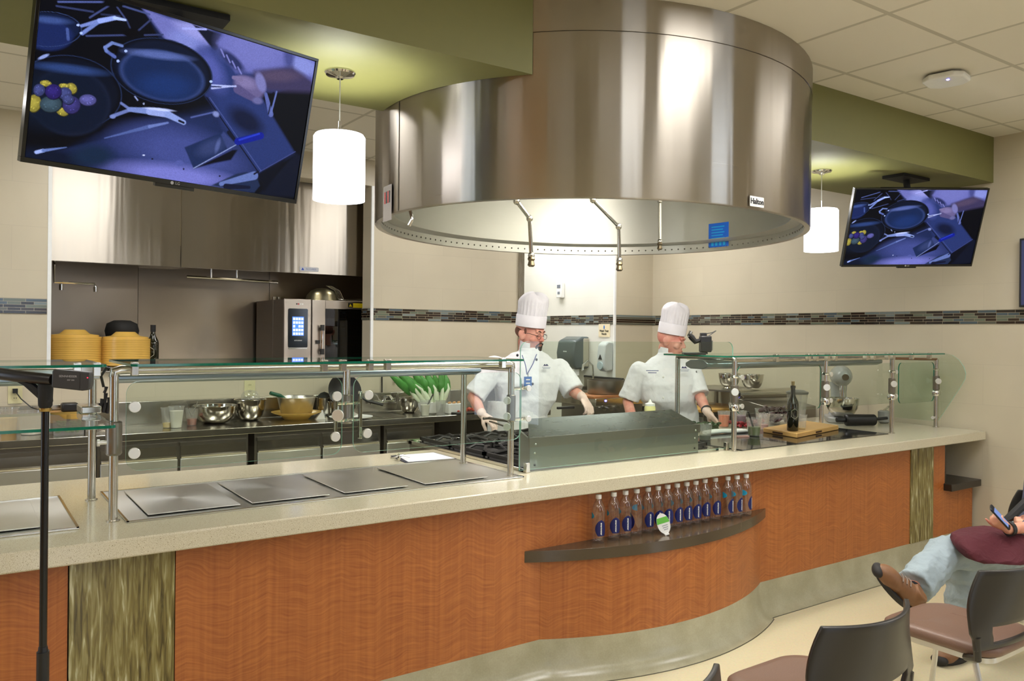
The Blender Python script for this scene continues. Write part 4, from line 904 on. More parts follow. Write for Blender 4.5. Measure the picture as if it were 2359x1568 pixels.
# yellow dish with colander pot
q = at(693, 968, .1); t = thing('yellow_dish', 'wide yellow dish with broad rim under the steel pot', 'dish', q); MB().lathe([(.09, 0), (.12, .03), (.19, .055), (.192, .06), (.12, .040), (.09, .012), (0, .010)], q, 40).build('dish', M_YEL, t, smooth=60)
t = thing('steel_pot', 'shiny steel pot with a dark green handle standing in the yellow dish', 'pot', q+V(0, 0, .013)); MB().lathe([(.10, 0), (.115, .02), (.145, .155), (.152, .16), (.15, .166), (.142, .158), (.112, .024), (.10, .008), (0, .008)], q+V(0, 0, .0135), 40).build('body', steel('pot_steel', (200, 196, 186), .34, 0), t, smooth=60)
MB().tube([q+V(-.10, 0, .165), q+V(-.14, -.02, .19), q+V(-.22, -.04, .215)], [.016, .016, .014], 10).build('handle', mat('dark_green_grip', (16, 84, 60), .4), t)
q = at(737, 965, .0); tag(MB().prism([(-.04, 0), (.04, 0), (.02, .07)], -.01, .01, 'Y').xf(Matrix.Translation(q)).build('white_napkin', mat('napkin', (222, 220, 214), .8)), 'small folded white napkin beside the yellow dish', 'napkin')
q = at(752, 960, .05)
t = thing('steel_canister', 'steel canister with green vegetables left of the black pan lid', 'canister', q); MB().lathe([(.055, 0), (.06, .004), (.06, .15), (.063, .154), (.057, .153), (.057, .006), (0, .006)], q, 28).build('body', M_BWL, t)
MB().lathe([(.056, .150), (.05, .17), (.03, .19), (0, .2)], q, 14).build('contents', mat('dark_contents', (20, 26, 18), .7), t, smooth=80)
q = at(812, 962, .16)
t = thing('stock_pot', 'steel pot with a long handled black lid leaning on it', 'pot', q); MB().lathe([(.11, 0), (.125, .006), (.13, .12), (.134, .125), (.126, .124), (.12, .01), (0, .01)], q, 36).build('body', M_BWL, t)
lid_ = thing('black_frying_pan', 'black frying pan leaning behind the hanging glass clamps', 'frying pan', q+V(-.03, 0, .13))
T = Matrix.Translation(q+V(-.02, -.02, .20)) @ Matrix.Rotation(1.25, 4, 'X')
MB().lathe([(.11, 0), (.14, .035), (.143, .035), (.112, -.004), (0, -.004)], (0, 0, 0), 36).xf(T).build('pan', M_BLK, lid_, smooth=50)
MB().tube([T @ V(.12, -.04, .02), T @ V(.19, -.09, .025), T @ V(.32, -.13, .03)], [.012, .014, .012], 10).build('handle', M_BLK, lid_)
q = at(817, 966, .07); lathething('white_plate', 'plain white oval plate on the front edge of the sink', 'plate', q, [(.10, 0), (.17, .016), (.172, .02), (.10, .006), (0, .006)], mat('white_ceramic', (232, 232, 228), .2))
# sink and faucet
a = ony(842, 930, YB-.06); 
t = thing('sink_faucet', 'chrome wall mounted tap with two handles above the sink', 'tap', (a.x+.1, YB-.07, .98))
p1, p2 = ony(852, 925, YB-.07), ony(912, 925, YB-.07); k = MB(); k.cyl(p1, p2, .012)
for p in (p1, p2): k.cyl(p+V(0, .05, .02), p+V(0, -.03, .02), .018); k.cyl(p+V(0, -.03, -.02), p+V(0, -.03, .07), .010)
k.build('body', M_CHR, t)
MB().cyl(p1+V(0, -.03, .07), p1+V(-.03, -.05, .075), .007).build('handle', M_CHR, t); MB().cyl(p2+V(0, -.03, .07), p2+V(.05, -.05, .08), .007).build('handle', M_CHR, t)
c_ = (p1+p2)/2; MB().tube([c_, c_+V(0, -.05, .05), c_+V(0, -.14, .06), c_+V(0, -.19, .03)], .010, 10).build('spout', M_CHR, t)
tag(MB().cyl(ony(880, 866, YB-.02), ony(880, 930, YB-.02), .006).build('wall_pipe', M_BLKM), 'thin dark pipe running down the wall above the tap', 'pipe')
tag(MB().cyl(ony(910, 868, YB-.02), ony(910, 882, YB-.02), .012).cyl(ony(910, 875, YB-.04), ony(910, 875, YB-.001), .006).build('wall_hook', M_CHR), 'small chrome hook on the wall right of the pipe', 'hook')
sx0, sx1 = onz(850, 955, .91).x, 3.05
k = MB(); k.box(sx0, 5.93, .9101, sx1, 6.33, .9125)
tag(k.build('kitchen_sink', M_STD), 'recessed steel sink in the back worktop', 'sink')
k = MB(); 
# clear cups
def cup(label, loc, h=.12, r0=.032, r1=.045, fill=None, fh=.4, group='clear plastic cups'):
    t = thing('plastic_cup', label, 'cup', loc, group); c = Vector(loc)
    MB().lathe([(r0, 0), (r1, h), (r1+.003, h+.002), (r1-.001, h), (r0-.001, .002), (0, .002)], c, 24).build('cup_wall', M_CUP, t)
    if fill: MB().lathe([(r0-.002, .003), (r0-.002+(r1-r0)*fh, h*fh), (0, h*fh)], c, 20).build('contents', fill, t)
    return t
M_SAUCE = mat('red_sauce', (150, 62, 26), .3, scale=80); M_BUT = mat('butter_yellow', (214, 186, 96), .5, scale=60); M_DRS = mat('pale_dressing', (226, 224, 208), .4)
cup('clear cup with a little yellow liquid beside the white cup', at(385, 985), .14, .028, .043, M_BUT, .25)
cup('cup of white dressing in front of the steel wall, leftmost group', at(406, 985), .15, .036, .052, M_DRS, .8)
t = cup('clear cup of red sauce holding thin whisks', at(444, 980, .03), .12, .032, .045, M_SAUCE, .4)
q = at(444, 980, .03)
for dx in (-.03, .0, .03): pass
tag(MB().tube([q+V(0, 0, .06), q+V(-.04, .0, .16)], .003, 6).tube([q+V(0, 0, .06), q+V(.04, .0, .17)], .003, 6).build('whisks', M_STD), 'two thin dark whisk handles crossing above the red sauce', 'whisk')
cup('tall white cup holding steel spoons beside the leafy greens', at(982, 958, .02), .13, .030, .045, M_DRS, .7)
q = at(982, 958, .02); tag(MB().tube([q+V(0, 0, .05), q+V(.07, 0, .17)], .006, 8).build('spoon', M_BLK), 'dark spoon handle slanting out of the tall white cup', 'spoon')
cup('empty clear cup in front of the leafy greens bowl', at(1018, 956, .02), .12, .036, .046)
# leafy greens
q = at(1005, 955, .12)
t = thing('white_bowl', 'white bowl tipped under the leafy greens', 'bowl', q); MB().lathe(bowlprof(.10, .10, .003, .5), q, 32).build('body', MATS['white_ceramic'], t, smooth=60)
gr = thing('bok_choy', 'bunch of leafy greens with thick white stalks in the white bowl', 'vegetable', q+V(0, 0, .11))
M_LEAF = mat('leaf_dark_green', (74, 142, 60), .5, var=.35, scale=30); M_STALK = mat('stalk_white', (216, 226, 196), .4, var=.08)
for i in range(9):
    a = (i-4)*.04; p0 = q+V(.03+a*.6, -.02*(i % 2), .08); p1 = q+V(-.01+a*1.1, -.03*(i % 3)+.02, .21); p2 = q+V(-.09+a*1.7, .02*(i % 3), .33+.03*(i % 2))
    MB().tube([p0, p0.lerp(p1, .5), p1, p1.lerp(p2, .35)], [.016, .02, .012, .004], 8).build('stalk', M_STALK, gr, smooth=70)
    u = (p2-p1).normalized(); w = u.cross(V(0, 1, .2)).normalized(); L_ = MB(); n = 7; rows = []
    for j in range(n+1):
        tt = j/n; wd = .036*math.sin(PI*min(1, .25+.72*tt))**.8; ctr = p0.lerp(p1, .75).lerp(p2, tt)+V(0, -.02*math.sin(tt*3), 0)
        rows.append([ctr+w*wd*s_+V(0, .016*abs(s_)+.005*math.sin(j*2+i), 0) for s_ in (-1, -.5, 0, .5, 1)])
    vs = [p for r in rows for p in r]; L_._a(vs, [(r*5+c, r*5+c+1, (r+1)*5+c+1, (r+1)*5+c) for r in range(n) for c in range(4)])
    o = L_.build('leaf', M_LEAF, gr, smooth=80); sm_ = o.modifiers.new('thick', 'SOLIDIFY'); sm_.thickness = .003
q = at(1050, 952, .04)
tag(MB().box(-.075, -.05, 0, .075, .05, .085).xf(Matrix.Translation(q)).build('white_tray', MATS['white_ceramic'], bevel=.006), 'square white container beside the leafy greens', 'container')
sh_ = MB()
for i in range(9): sh_.ell(q+V(-.06+.015*i, -.03+.02*(i % 3), .09), .014, .014, .01, seg=10, n=6)
tag(sh_.build('sliced_mushrooms', mat('mushroom_tan', (184, 140, 90), .7, var=.2), None), 'pale brown mushrooms heaped on the white container', 'mushrooms', kind='stuff')
q = at(1052, 945, .28); lathething('glass_jar', 'large clear glass jar behind the white container', 'jar', q, [(.07, 0), (.085, .01), (.09, .16), (.07, .20), (.07, .22), (.064, .22), (.064, .2), (.084, .155), (.08, .015), (0, .01)], M_CUP)
q = at(1100, 956, .24); k = MB()
for i in range(16): k.ell(q+V(-.09+.013*i, .03*math.sin(i*2.1), .018+.012*(i % 2)), .018, .016, .014, seg=8, n=6)
tag(k.build('chopped_tomatoes', mat('tomato_red', (176, 62, 36), .35, var=.3), None), 'chopped red vegetables on a dark tray beside the left chef', 'vegetables', kind='stuff')
q = at(1120, 957, .25); tag(MB().box(-.18, -.09, .0, .14, .10, .014).xf(Matrix.Translation(q)).build('dark_tray', M_BLK, bevel=.003), 'shallow dark tray under the chopped red vegetables', 'tray')
# far left items on the back worktop
cl = lambda px, py, dy=0: at(px, py, dy)
cup('clear tub of yellow food at the picture left edge', onz(15, 1000, .91)+V(0, .1, .001), .16, .06, .075, mat('yellow_food', (222, 178, 66), .6, var=.2, scale=40), .6)
cup('large clear tub left of the microphone stand', onz(75, 1004, .91)+V(0, .1, .001), .15, .06, .08, M_DRS, .2)
q = onz(70, 1002, .91)
t = thing('wooden_board', 'thick wooden board seen above the left glass shelf', 'cutting board', (onz(150, 960, 1.0).x, 6.1, .95))
a, b_ = ony(104, 960, 6.05), ony(216, 955, 6.05); MB().box(a.x, 6.05, .98, b_.x+.02, 6.33, 1.04).build('board', mat('oak_board', (172, 128, 58), .5, var=.12, scale=14), t, bevel=.004)
for fx in (a.x+.03, b_.x-.03): MB().box(fx-.015, 6.08, .91, fx+.015, 6.30, .98).build('foot', M_STD, t)
a = ony(160, 943, 6.2); tag(MB().box(a.x-.05, 6.15, 1.0405, a.x+.05, 6.25, 1.10).build('black_clip', M_BLK, bevel=.012), 'black hand-held gadget lying on the thick wooden board', 'gadget')
q = onz(160, 1003, .91)+V(0, .06, 0); k = MB(); t = thing('herb_container', 'clear box of green herbs with a black handle', 'container', q)
MB().box(-.085, -.05, 0, .085, .05, .006).box(-.085, -.05, 0, -.083, .05, .09).box(.083, -.05, 0, .085, .05, .09).box(-.085, -.05, 0, .085, -.048, .09).box(-.085, .048, 0, .085, .05, .09).xf(Matrix.Translation(q+V(0, 0, .001))).build('box', M_CUP, t)
for i in range(70): k.ell(q+V(random.uniform(-.075, .075), random.uniform(-.04, .04), random.uniform(.02, .085)), .012, .008, .007, seg=6, n=4)
o = k.build('herbs', mat('herb_green', (84, 120, 36), .6, var=.5, scale=60), t); o['kind'] = 'stuff'
MB().tube([q+V(0, 0, .07), q+V(.0, .0, .14)], .012, 8).build('spoon_handle', M_BLK, t)
q = onz(196, 990, .91)+V(0, .1, .04); tag(MB().cyl(q+V(-.03, -.07, 0), q+V(.03, .06, 0), .04).cyl(q+V(-.034, -.08, 0), q+V(-.03, -.07, 0), .015).build('steel_cylinder', M_BWL), 'steel cylinder lying on its side beside the herb box', 'canister')
# knife block
q = ony(240, 960, 6.1); t = thing('knife_rack', 'steel knife rack holding black-handled knives at the left', 'knife rack', (q.x, 6.1, .911))
MB().box(q.x-.05, 6.07, .911, q.x+.10, 6.13, .95).box(q.x-.05, 6.12, .95, q.x+.06, 6.13, 1.10).build('rack', M_BWL, t, bevel=.003)
for i, (x0_, y0_, x1_, y1_) in enumerate(((228, 948, 236, 918), (238, 950, 244, 905), (247, 952, 252, 915), (240, 905, 245, 890))): MB().tube([ony(x0_, y0_, 6.09), ony((x0_+x1_)/2+1, (y0_+y1_)/2, 6.09), ony(x1_, y1_, 6.09)], [.010, .009, .013], 8).build('knife_handle', M_BLK, t)
# ================================================================ BRIGHT SIDE WALL ITEMS (x = 5.75)
XS = 5.75
def SW_(px, py): return onx(px, py, XS)
q = SW_(1338, 812); t = thing('towel_dispenser', 'grey smoked plastic paper towel dispenser on the bright wall', 'paper towel dispenser', (XS, q.y, q.z))
y0, y1 = q.y-.15, q.y+.15; z0, z1 = q.z-.19, q.z+.18
MB().prism([(XS-.002, z0+.02), (XS-.002, z1), (XS-.10, z1), (XS-.21, z1-.05), (XS-.235, q.z), (XS-.22, z0+.05), (XS-.19, z0+.01)][::-1], -y1, -y0, 'Y').xf(Matrix.Scale(-1, 4, V(0, 1, 0))).build('cover', mat('smoked_plastic', (82, 92, 92), .2), t, bevel=.02)
MB().box(XS-.10, y0-.004, z0+.03, XS-.001, y1+.004, z1-.01).build('back_box', mat('grey_beige_plastic', (168, 164, 146), .4), t, bevel=.02)
MB().box(XS-.19, y0+.03, z0-.055, XS-.12, y1-.03, z0+.02).build('paper', M_WHT, t); 
MB().box(XS-.236, q.y-.04, q.z+.01, XS-.234, q.y+.02, q.z+.022).build('marking', mat('pale_marking', (170, 180, 178), .4), t)
q = SW_(1405, 820); t = thing('soap_dispenser', 'pale grey soap dispenser with a dark triangle window', 'soap dispenser', (XS, q.y, q.z))
MB().prism([(XS-.002, q.z-.15), (XS-.002, q.z+.15), (XS-.07, q.z+.16), (XS-.12, q.z+.12), (XS-.135, q.z), (XS-.13, q.z-.12), (XS-.09, q.z-.165)][::-1], -(q.y+.06), -(q.y-.06), 'Y').xf(Matrix.Scale(-1, 4, V(0, 1, 0))).build('body', mat('pearl_plastic', (190, 194, 194), .3), t, bevel=.015)
T = basis((0, -1, 0), (0, 0, 1), (-1, 0, 0), (XS-.1365, q.y, q.z-.01)); MB().prism([(-.03, -.025), (.03, -.025), (0, .03)], 0, .003).xf(T).build('window', M_BLK, t)
MB().cyl((XS-.12, q.y, q.z-.10), (XS-.145, q.y, q.z-.10), .045).build('push_button', mat('button_blue_grey', (160, 176, 180), .3), t, bevel=.005)
q = SW_(1393, 761); t = thing('hand_wash_sign', 'small cream sign about washing hands on the bright wall', 'sign', (XS, q.y, q.z))
MB().box(XS-.008, q.y-.09, q.z-.07, XS-.001, q.y+.09, q.z+.07).build('panel', mat('cream_sign', (226, 214, 180), .5), t)
T = basis((0, -1, 0), (0, 0, 1), (-1, 0, 0), (XS-.009, q.y, q.z)); MB().ell((0, .035, 0), .01, .022, .001, seg=12).xf(T).build('drop_symbol', mat('sign_blue', (40, 120, 200), .5), t)
text('sign_lettering', 'Wash Your\nHands', .032, T @ Matrix.Translation((0, -.02, .001)), M_BLK, t, bold=.0006)
q = SW_(1295, 668); t = thing('thermostat', 'small white sensor box high on the bright wall', 'thermostat', (XS, q.y, q.z)); MB().box(XS-.05, q.y-.05, q.z-.09, XS-.001, q.y+.05, q.z+.09).build('case', M_WHT, t, bevel=.008)
k = MB(); k.box(XS-.053, q.y-.03, q.z+.02, XS-.0505, q.y+.03, q.z+.06).box(XS-.053, q.y-.02, q.z-.05, XS-.0505, q.y+.02, q.z-.02); k.build('display', mat('grey_display', (110, 116, 126), .4), t)
# hand sink with faucet and steel stand
q = SW_(1390, 880); t = thing('hand_sink', 'steel hand sink with backsplash on the bright wall', 'sink', (XS-.2, q.y, .9))
MB().box(XS-.42, q.y-.35, .88, XS-.40, q.y+.3, 1.02).box(XS-.42, q.y-.35, .88, XS-.002, q.y-.33, 1.02).box(XS-.42, q.y+.28, .88, XS-.002, q.y+.3, 1.02).box(XS-.42, q.y-.35, .86, XS-.002, q.y+.3, .88).box(XS-.02, q.y-.35, .88, XS-.002, q.y+.3, 1.13).build('basin', M_STD, t)
MB().box(XS-.3, q.y-.2, 0, XS-.05, q.y+.2, .86).build('pedestal', M_STD, t)
MB().tube([V(XS-.05, q.y+.1, 1.06), V(XS-.07, q.y+.1, 1.26), V(XS-.14, q.y+.1, 1.31), V(XS-.20, q.y+.1, 1.27), V(XS-.21, q.y+.1, 1.20)], .012, 10).build('faucet', M_CHR, t)
MB().cyl((XS-.024, q.y-.34, 1.13), (XS-.024, q.y+.29, 1.13), .012).build('rear_rail', M_BLK, t)
# induction cooker with board and pot left of the right chef
t = thing('countertop_cooker', 'steel cooker with a blue indicator light between the two chefs', 'cooker', (5.3, 5.9, 0))
x0, x1 = ony(1371, 920, 5.7).x, 5.47
MB().box(x0, 5.7, 0, x1, 6.2, .93).build('cabinet', M_STD, t); MB().box(x0-.01, 5.68, .93, x1+.01, 6.2, 1.0).build('control_panel', M_BWL, t, bevel=.004)
q = ony(1396, 923, 5.675); MB().ell(q, .009, .004, .009, seg=10).build('indicator', emit('blue_led', (60, 60, 255), 25), t)
k = MB()
for px in (1392, 1408, 1420, 1428): k.cyl(ony(px, 942, 5.69), ony(px, 942, 5.66), .018)
for px in (1392, 1408, 1420, 1428):
    pass
MB().cyl(ony(1392, 942, 5.70), ony(1392, 942, 5.66), .018).build('knob', M_CHR, t); MB().cyl(ony(1408, 942, 5.70), ony(1408, 942, 5.66), .018).build('knob', M_CHR, t); MB().cyl(ony(1424, 940, 5.70), ony(1424, 940, 5.66), .018).build('knob', M_CHR, t)
tag(MB().box(x0-.02, 5.7, 1.0003, x1+.02, 6.1, 1.022).build('wooden_board', mat('cherry_board', (172, 108, 62), .5), bevel=.003), 'thin wooden board on the cooker between the chefs', 'cutting board')
t = thing('steel_pan', 'square sided steel pot on the wooden board between the chefs', 'pot', ((x0+x1)/2, 5.9, 1.023)); MB().lathe([(.17, 0), (.175, .01), (.175, .13), (.18, .134), (.17, .134), (.17, .01), (0, .01)], ((x0+x1)/2, 5.9, 1.0235), 36).build('body', M_STD, t)
t = thing('frying_pan', 'black frying pan handle behind the left chef hand', 'frying pan', ony(1330, 955, 5.4))
c_ = ony(1330, 955, 5.4); MB().lathe([(.10, -.02), (.12, .02), (.117, .02), (.098, -.015), (0, -.015)], c_+V(.03, .1, -.06), 28).build('pan', M_BLK, t); MB().box(-.16, -.012, -.01, .02, .012, .012).xf(Matrix.Translation(ony(1318, 938, 5.35))).build('handle', M_BLK, t, bevel=.005)
tag(MB().box(c_.x-.45, c_.y-.15, 0, c_.x+.3, c_.y+.35, c_.z-.082).build('side_table', M_STD, bevel=.004), 'low steel table behind the left chef', 'table')
# ================================================================ RIGHT REAR COUNTER
t = thing('corner_counter', 'steel counter in the right rear corner behind the right chef', 'counter', (5.9, 5.4, 0))
MB().box(5.5, 4.95, .86, XR-.01, 6.2, .905).build('top', MATS['worktop_steel'], t, bevel=.004); MB().box(5.53, 4.98, .1, XR-.02, 6.18, .86).build('cabinet', M_DOOR, t)
MB().box(5.525, 5.0, .70, 5.53, 6.15, .72).box(5.55, 4.972, .70, 6.25, 4.98, .72).build('door_gap', M_BLKM, t)
MB().cyl((5.58, 5.03, 0), (5.58, 5.03, .1), .02).build('leg', M_TUBE, t)
tag(MB().box(5.48, 4.93, .906, 6.2, 5.5, .93).build('wooden_board', mat('pine_board', (206, 156, 78), .5, var=.1), bevel=.003), 'pale wooden board on the rear corner counter with lemon and jars', 'cutting board')
q = onz(1650, 933, .931); 
lem = MB().ell((5.62, 5.22, .958), .042, .035, .027, seg=16).build('lemon_half', mat('lemon', (226, 206, 110), .4)); tag(lem, 'cut yellow lemon on the pale wooden board', 'lemon')
for (x, y, l, f_) in ((5.56, 5.42, 'clear jar with dark contents left of the lemon', M_BLKM), (5.85, 5.3, 'clear jar of brown spice right of the lemon', mat('spice_brown', (160, 100, 50), .6)), (5.76, 5.45, 'clear jar with pale contents behind the lemon', M_DRS), (6.05, 5.35, 'clear cup at the right end of the pale board', None)):
    cup(l, (x, y, .931), .12, .038, .042, f_, .35, 'jars on the pale board')
tag(MB().ell((5.98, 5.05, .955), .024, .024, .024, seg=14).build('garlic_bulb', MATS['white_ceramic']), 'small white bulb near the corner of the pale board', 'garlic')
# slicer-like appliance with rolled lid and two bowls
t = thing('steel_appliance', 'boxy steel appliance with sloping lid by the right wall', 'appliance', (5.9, 4.5, 0))
MB().prism([(4.32, 0), (4.70, 0), (4.70, 1.045), (4.32, .985)], 5.66, 6.24, 'X').build('body', M_STD, t, bevel=.006)
MB().cyl((5.60, 4.66, 1.09), (6.2, 4.55, 1.09), .045).build('rolled_lid', M_BWL, t); MB().cyl((5.585, 4.663, 1.09), (5.60, 4.66, 1.09), .03).build('lid_end', M_BLK, t)
def fbowl(px, py, Y, r, h, z, label):
    q = ony(px, py, Y); q = Vector((q.x, q.y, z)); t = thing('mixing_bowl', label, 'bowl', q, 'steel mixing bowls')
    MB().lathe([(r*.55, 0), (r*.5, .012)]+[(a, b_+.012) for a, b_ in bowlprof(r, h)], q, 36).build('body', M_BWL, t, smooth=60)
zb = onz(1735, 897, 1.14).z
fbowl(1733, 890, 4.85, .100, .125, 1.1005, 'steel footed bowl standing on the appliance, right one of two')
fbowl(1680, 890, 5.10, .100, .125, 1.1005, 'steel footed bowl behind the chrome post, left one of two')
tag(MB().box(5.72, 4.72, 1.085, XR-.02, 5.5, 1.10).box(5.75, 5.45, .931, 5.78, 5.48, 1.085).box(6.24, 5.45, .906, 6.27, 5.48, 1.085).build('wire_shelf', M_STD), 'steel shelf carrying the two footed bowls', 'shelf')
# ================================================================ SNEEZE GUARDS
CTZ = .9103
def post(t, x, y, z0=CTZ, z1=1.445, r=.0155, name='post', flange=True):
    b = MB().cyl((x, y, z0), (x, y, z1), r, seg=16)
    if flange: b.lathe([(r+.008, z0), (r+.008, z0+.004), (r, z0+.006)], (x, y, 0), 20)
    return b.build(name, M_TUBE, t)
def pane(name, t, poly, a0, a1, ax, edge=M_GE):
    """glass sheet: big faces clear, rim faces dark green"""
    b = MB().prism(poly, a0, a1, ax); b.mi = [0, 0]+[1]*(len(b.f)-2); return b.build(name, [M_GL, edge], t, smooth=20)
def knob(t, x, y, z, d=(0, -1, 0), r=.020):
    d = Vector(d); c = V(x, y, z); return MB().cyl(c-d*.012, c+d*.012, r*.6, seg=14).cyl(c+d*.010, c+d*.02, r, seg=20).build('standoff_knob', M_KNOB, t, bevel=.0015)
def sleeve(t, x, y, z0, z1, r=.028):
    return MB().lathe([(r-.006, z0-.008), (r, z0), (r, z1), (r-.006, z1+.004)], (x, y, 0), 24).build('sleeve', M_STD, t)
def clampset(t, x, y, z, side):
    b = MB().box(x-.012, y-.012, z-.12, x+.012, y+.012, z+.09)
    return b.build('clamp_bar', M_CHR, t, bevel=.003)
def clip(t, x, y, z): return MB().box(x-.012, y-.014, z-.035, x+.012, y+.014, z+.012).build('glass_clip', M_TUBE, t, bevel=.002)
ZT = 1.477
# --- left guard
g = thing('sneeze_guard', 'left glass sneeze guard on steel posts over the four covered wells', 'sneeze guard', (1.35, 3.4, .91), 'sneeze guards')
XL, XRr = .47, 2.205
post(g, XL, 3.2); post(g, XRr, 3.2); post(g, XRr, 3.64, z1=1.37); post(g, 1.36, 3.2, z0=1.28, flange=False)
MB().tube([(XL, 3.2, 1.43), (XL, 3.2, 1.447), (XL+.02, 3.2, 1.452), (XRr-.02, 3.2, 1.452), (XRr, 3.2, 1.447), (XRr, 3.2, 1.43)], .019, 14).build('top_rail', M_TUBE, g)
MB().cyl((XRr, 3.2, 1.43), (XRr, 3.64, 1.43), .0155, seg=14).cyl((XRr, 3.64, 1.30), (XRr, 3.64, 1.44), .0155, seg=14).build('side_rail', M_TUBE, g)
MB().prism([(3.28, 1.412), (3.28, 1.428), (3.32, 1.448), (3.42, 1.448), (3.46, 1.428), (3.46, 1.412), (3.42, 1.398), (3.32, 1.398)][::-1], XL+.02, XRr-.12, 'X').build('heat_lamp', steel('blue_grey_lamp_steel', (150, 162, 168), .3, 0), g, bevel=.004)
pane('top_glass', g, rrect(XL+.03, 3.04, XRr-.03, 3.56, .02), ZT-.006, ZT+.003, 'Z')
for x in (XL+.05, 1.22, 1.30, 1.42, 1.50, XRr-.12): clip(g, x, 3.10, ZT-.004)
pane('front_glass', g, rrect(.50, 1.095, 1.315, 1.415, .045), 3.135, 3.143, 'Y', M_GEL); pane('front_glass', g, rrect(1.365, 1.095, 2.22, 1.415, .045), 3.135, 3.143, 'Y', M_GEL)
sleeve(g, XL, 3.2, 1.155, 1.265); sleeve(g, 1.36, 3.2, 1.22, 1.33)
for x, z in ((.525, 1.325), (.525, 1.16), (1.34-.055, 1.335), (1.34-.06, 1.17), (1.425, 1.335), (1.42, 1.175)): knob(g, x, 3.135, z)
for x in (1.295, 1.405): MB().box(x-.006, 3.15, 1.15, x+.006, 3.17, 1.35).build('clamp_bar', M_CHR, g, bevel=.002)
for z in (1.23, 1.30): MB().cyl((1.30, 3.16, z), (1.41, 3.18, z), .008, seg=10).build('cross_arm', M_CHR, g)
knob(g, 1.285, 3.10, 1.26, (-.6, -.8, 0), .024); knob(g, .43, 3.16, 1.2, (-1, 0, 0), .012)
MB().tube([(XL+.01, 3.22, 1.455), (XL-.02, 3.24, 1.46), (XL-.035, 3.26, 1.43), (XL-.025, 3.27, 1.39)], .005, 8).build('lamp_cable', M_BLK, g)
# right end clamps
sleeve(g, XRr, 3.2, 1.18, 1.30, .022)
for z in (1.155, 1.205, 1.28): knob(g, XRr-.045, 3.17, z, (-.5, -.85, 0), .018)
# --- far left guard
g = thing('sneeze_guard', 'far left glass guard with a lower glass shelf, cut by the picture edge', 'sneeze guard', (-.3, 3.4, .91), 'sneeze guards')
post(g, .455, 3.64, z1=1.44); post(g, -1.0, 3.64); post(g, -1.0, 3.2)
MB().prism([(3.28, 1.412), (3.28, 1.428), (3.32, 1.448), (3.42, 1.448), (3.46, 1.428), (3.46, 1.412), (3.42, 1.398), (3.32, 1.398)][::-1], -1.0, .37, 'X').build('heat_lamp', MATS['blue_grey_lamp_steel'], g, bevel=.004)
pane('top_glass', g, rrect(-1.1, 3.04, .425, 3.60, .02), ZT-.006, ZT+.003, 'Z'); pane('lower_glass_shelf', g, rrect(-1.1, 3.04, .455, 3.62, .02), 1.262, 1.272, 'Z')
MB().cyl((-1.0, 3.64, 1.43), (.455, 3.64, 1.43), .0155, seg=14).build('top_rail', M_TUBE, g)
MB().box(.40, 3.58, 1.40, .475, 3.66, 1.455).build('corner_block', M_TUBE, g, bevel=.004); MB().box(.40, 3.5, 1.272, .47, 3.65, 1.30).build('shelf_bracket', M_TUBE, g, bevel=.004)
MB().box(.40, 3.4, 1.22, .445, 3.5, 1.262).build('shelf_bracket', M_TUBE, g, bevel=.003)
for x in (.34, .40): clip(g, x, 3.10, ZT-.004)
# --- tall glass shield behind the range guard
g = thing('glass_shield', 'tall rounded glass pane standing behind the steel range guard', 'glass shield', (3.1, 3.31, .91))
pane('glass', g, rrect(ony(1198, 900, 3.24).x, .925, ony(1687, 900, 3.24).x, 1.56, .045, corners=(0, 1, 1, 0)), 3.236, 3.244, 'Y', M_GEL)
for x in (2.33, 3.80): MB().box(x-.012, 3.226, .9105, x+.012, 3.252, .96).build('foot_clamp', M_TUBE, g, bevel=.003)
for z in (1.18, 1.33): MB().cyl((2.225, 3.215, z), (2.31, 3.235, z), .009, seg=10).build('tie_arm', M_CHR, g)
knob(g, 2.32, 3.23, 1.33, (0, -1, 0), .015); knob(g, 2.32, 3.23, 1.18, (0, -1, 0), .015)
# --- right guard
g = thing('sneeze_guard', 'right glass sneeze guard with teardrop end pane over the dark induction tops', 'sneeze guard', (4.9, 3.4, .91), 'sneeze guards')
XA, XB, XC, XD = 3.82, 4.72, 5.51, 6.19
post(g, XA, 3.2); post(g, XA, 3.66); post(g, XC, 3.2); post(g, XD, 3.24, z1=1.43); post(g, XB, 3.2, z0=1.24, flange=False); post(g, 5.35, 3.66, z1=1.39)
MB().tube([(XA, 3.2, 1.44), (XA, 3.2, 1.456), (XA, 3.22, 1.462), (XA, 3.64, 1.462), (XA, 3.66, 1.456), (XA, 3.66, 1.44)], .0155, 14).build('side_rail', M_TUBE, g)
MB().cyl((XA, 3.2, 1.452), (XC, 3.2, 1.452), .0155, seg=14).build('top_rail', M_TUBE, g); MB().cyl((XC, 3.2, 1.445), (XD, 3.24, 1.43), .010, seg=12).build('end_rail', mat('copper_tube', (150, 110, 84), .3, .9), g)
MB().prism([(3.32, 1.408), (3.32, 1.428), (3.36, 1.448), (3.46, 1.448), (3.50, 1.428), (3.50, 1.408), (3.46, 1.392), (3.36, 1.392)][::-1], XA-.10, XC+.08, 'X').build('heat_lamp', MATS['blue_grey_lamp_steel'], g, bevel=.004)
pane('top_glass', g, rrect(XA-.22, 3.08, 6.02, 3.58, .02), ZT-.004, ZT+.005, 'Z')
for x in (4.10, 4.42, 4.50, 4.62, 4.70, 5.05, 5.14, 5.31, 5.38, 5.62, 5.86): clip(g, x, 3.12, ZT-.002)
pane('front_glass', g, rrect(3.90, 1.12, 4.74, 1.41, .04), 3.245, 3.253, 'Y'); pane('front_glass', g, rrect(4.80, 1.12, 5.62, 1.41, .04), 3.245, 3.253, 'Y'); pane('front_glass', g, rrect(5.68, 1.11, 6.17, 1.41, .04), 3.245, 3.253, 'Y')
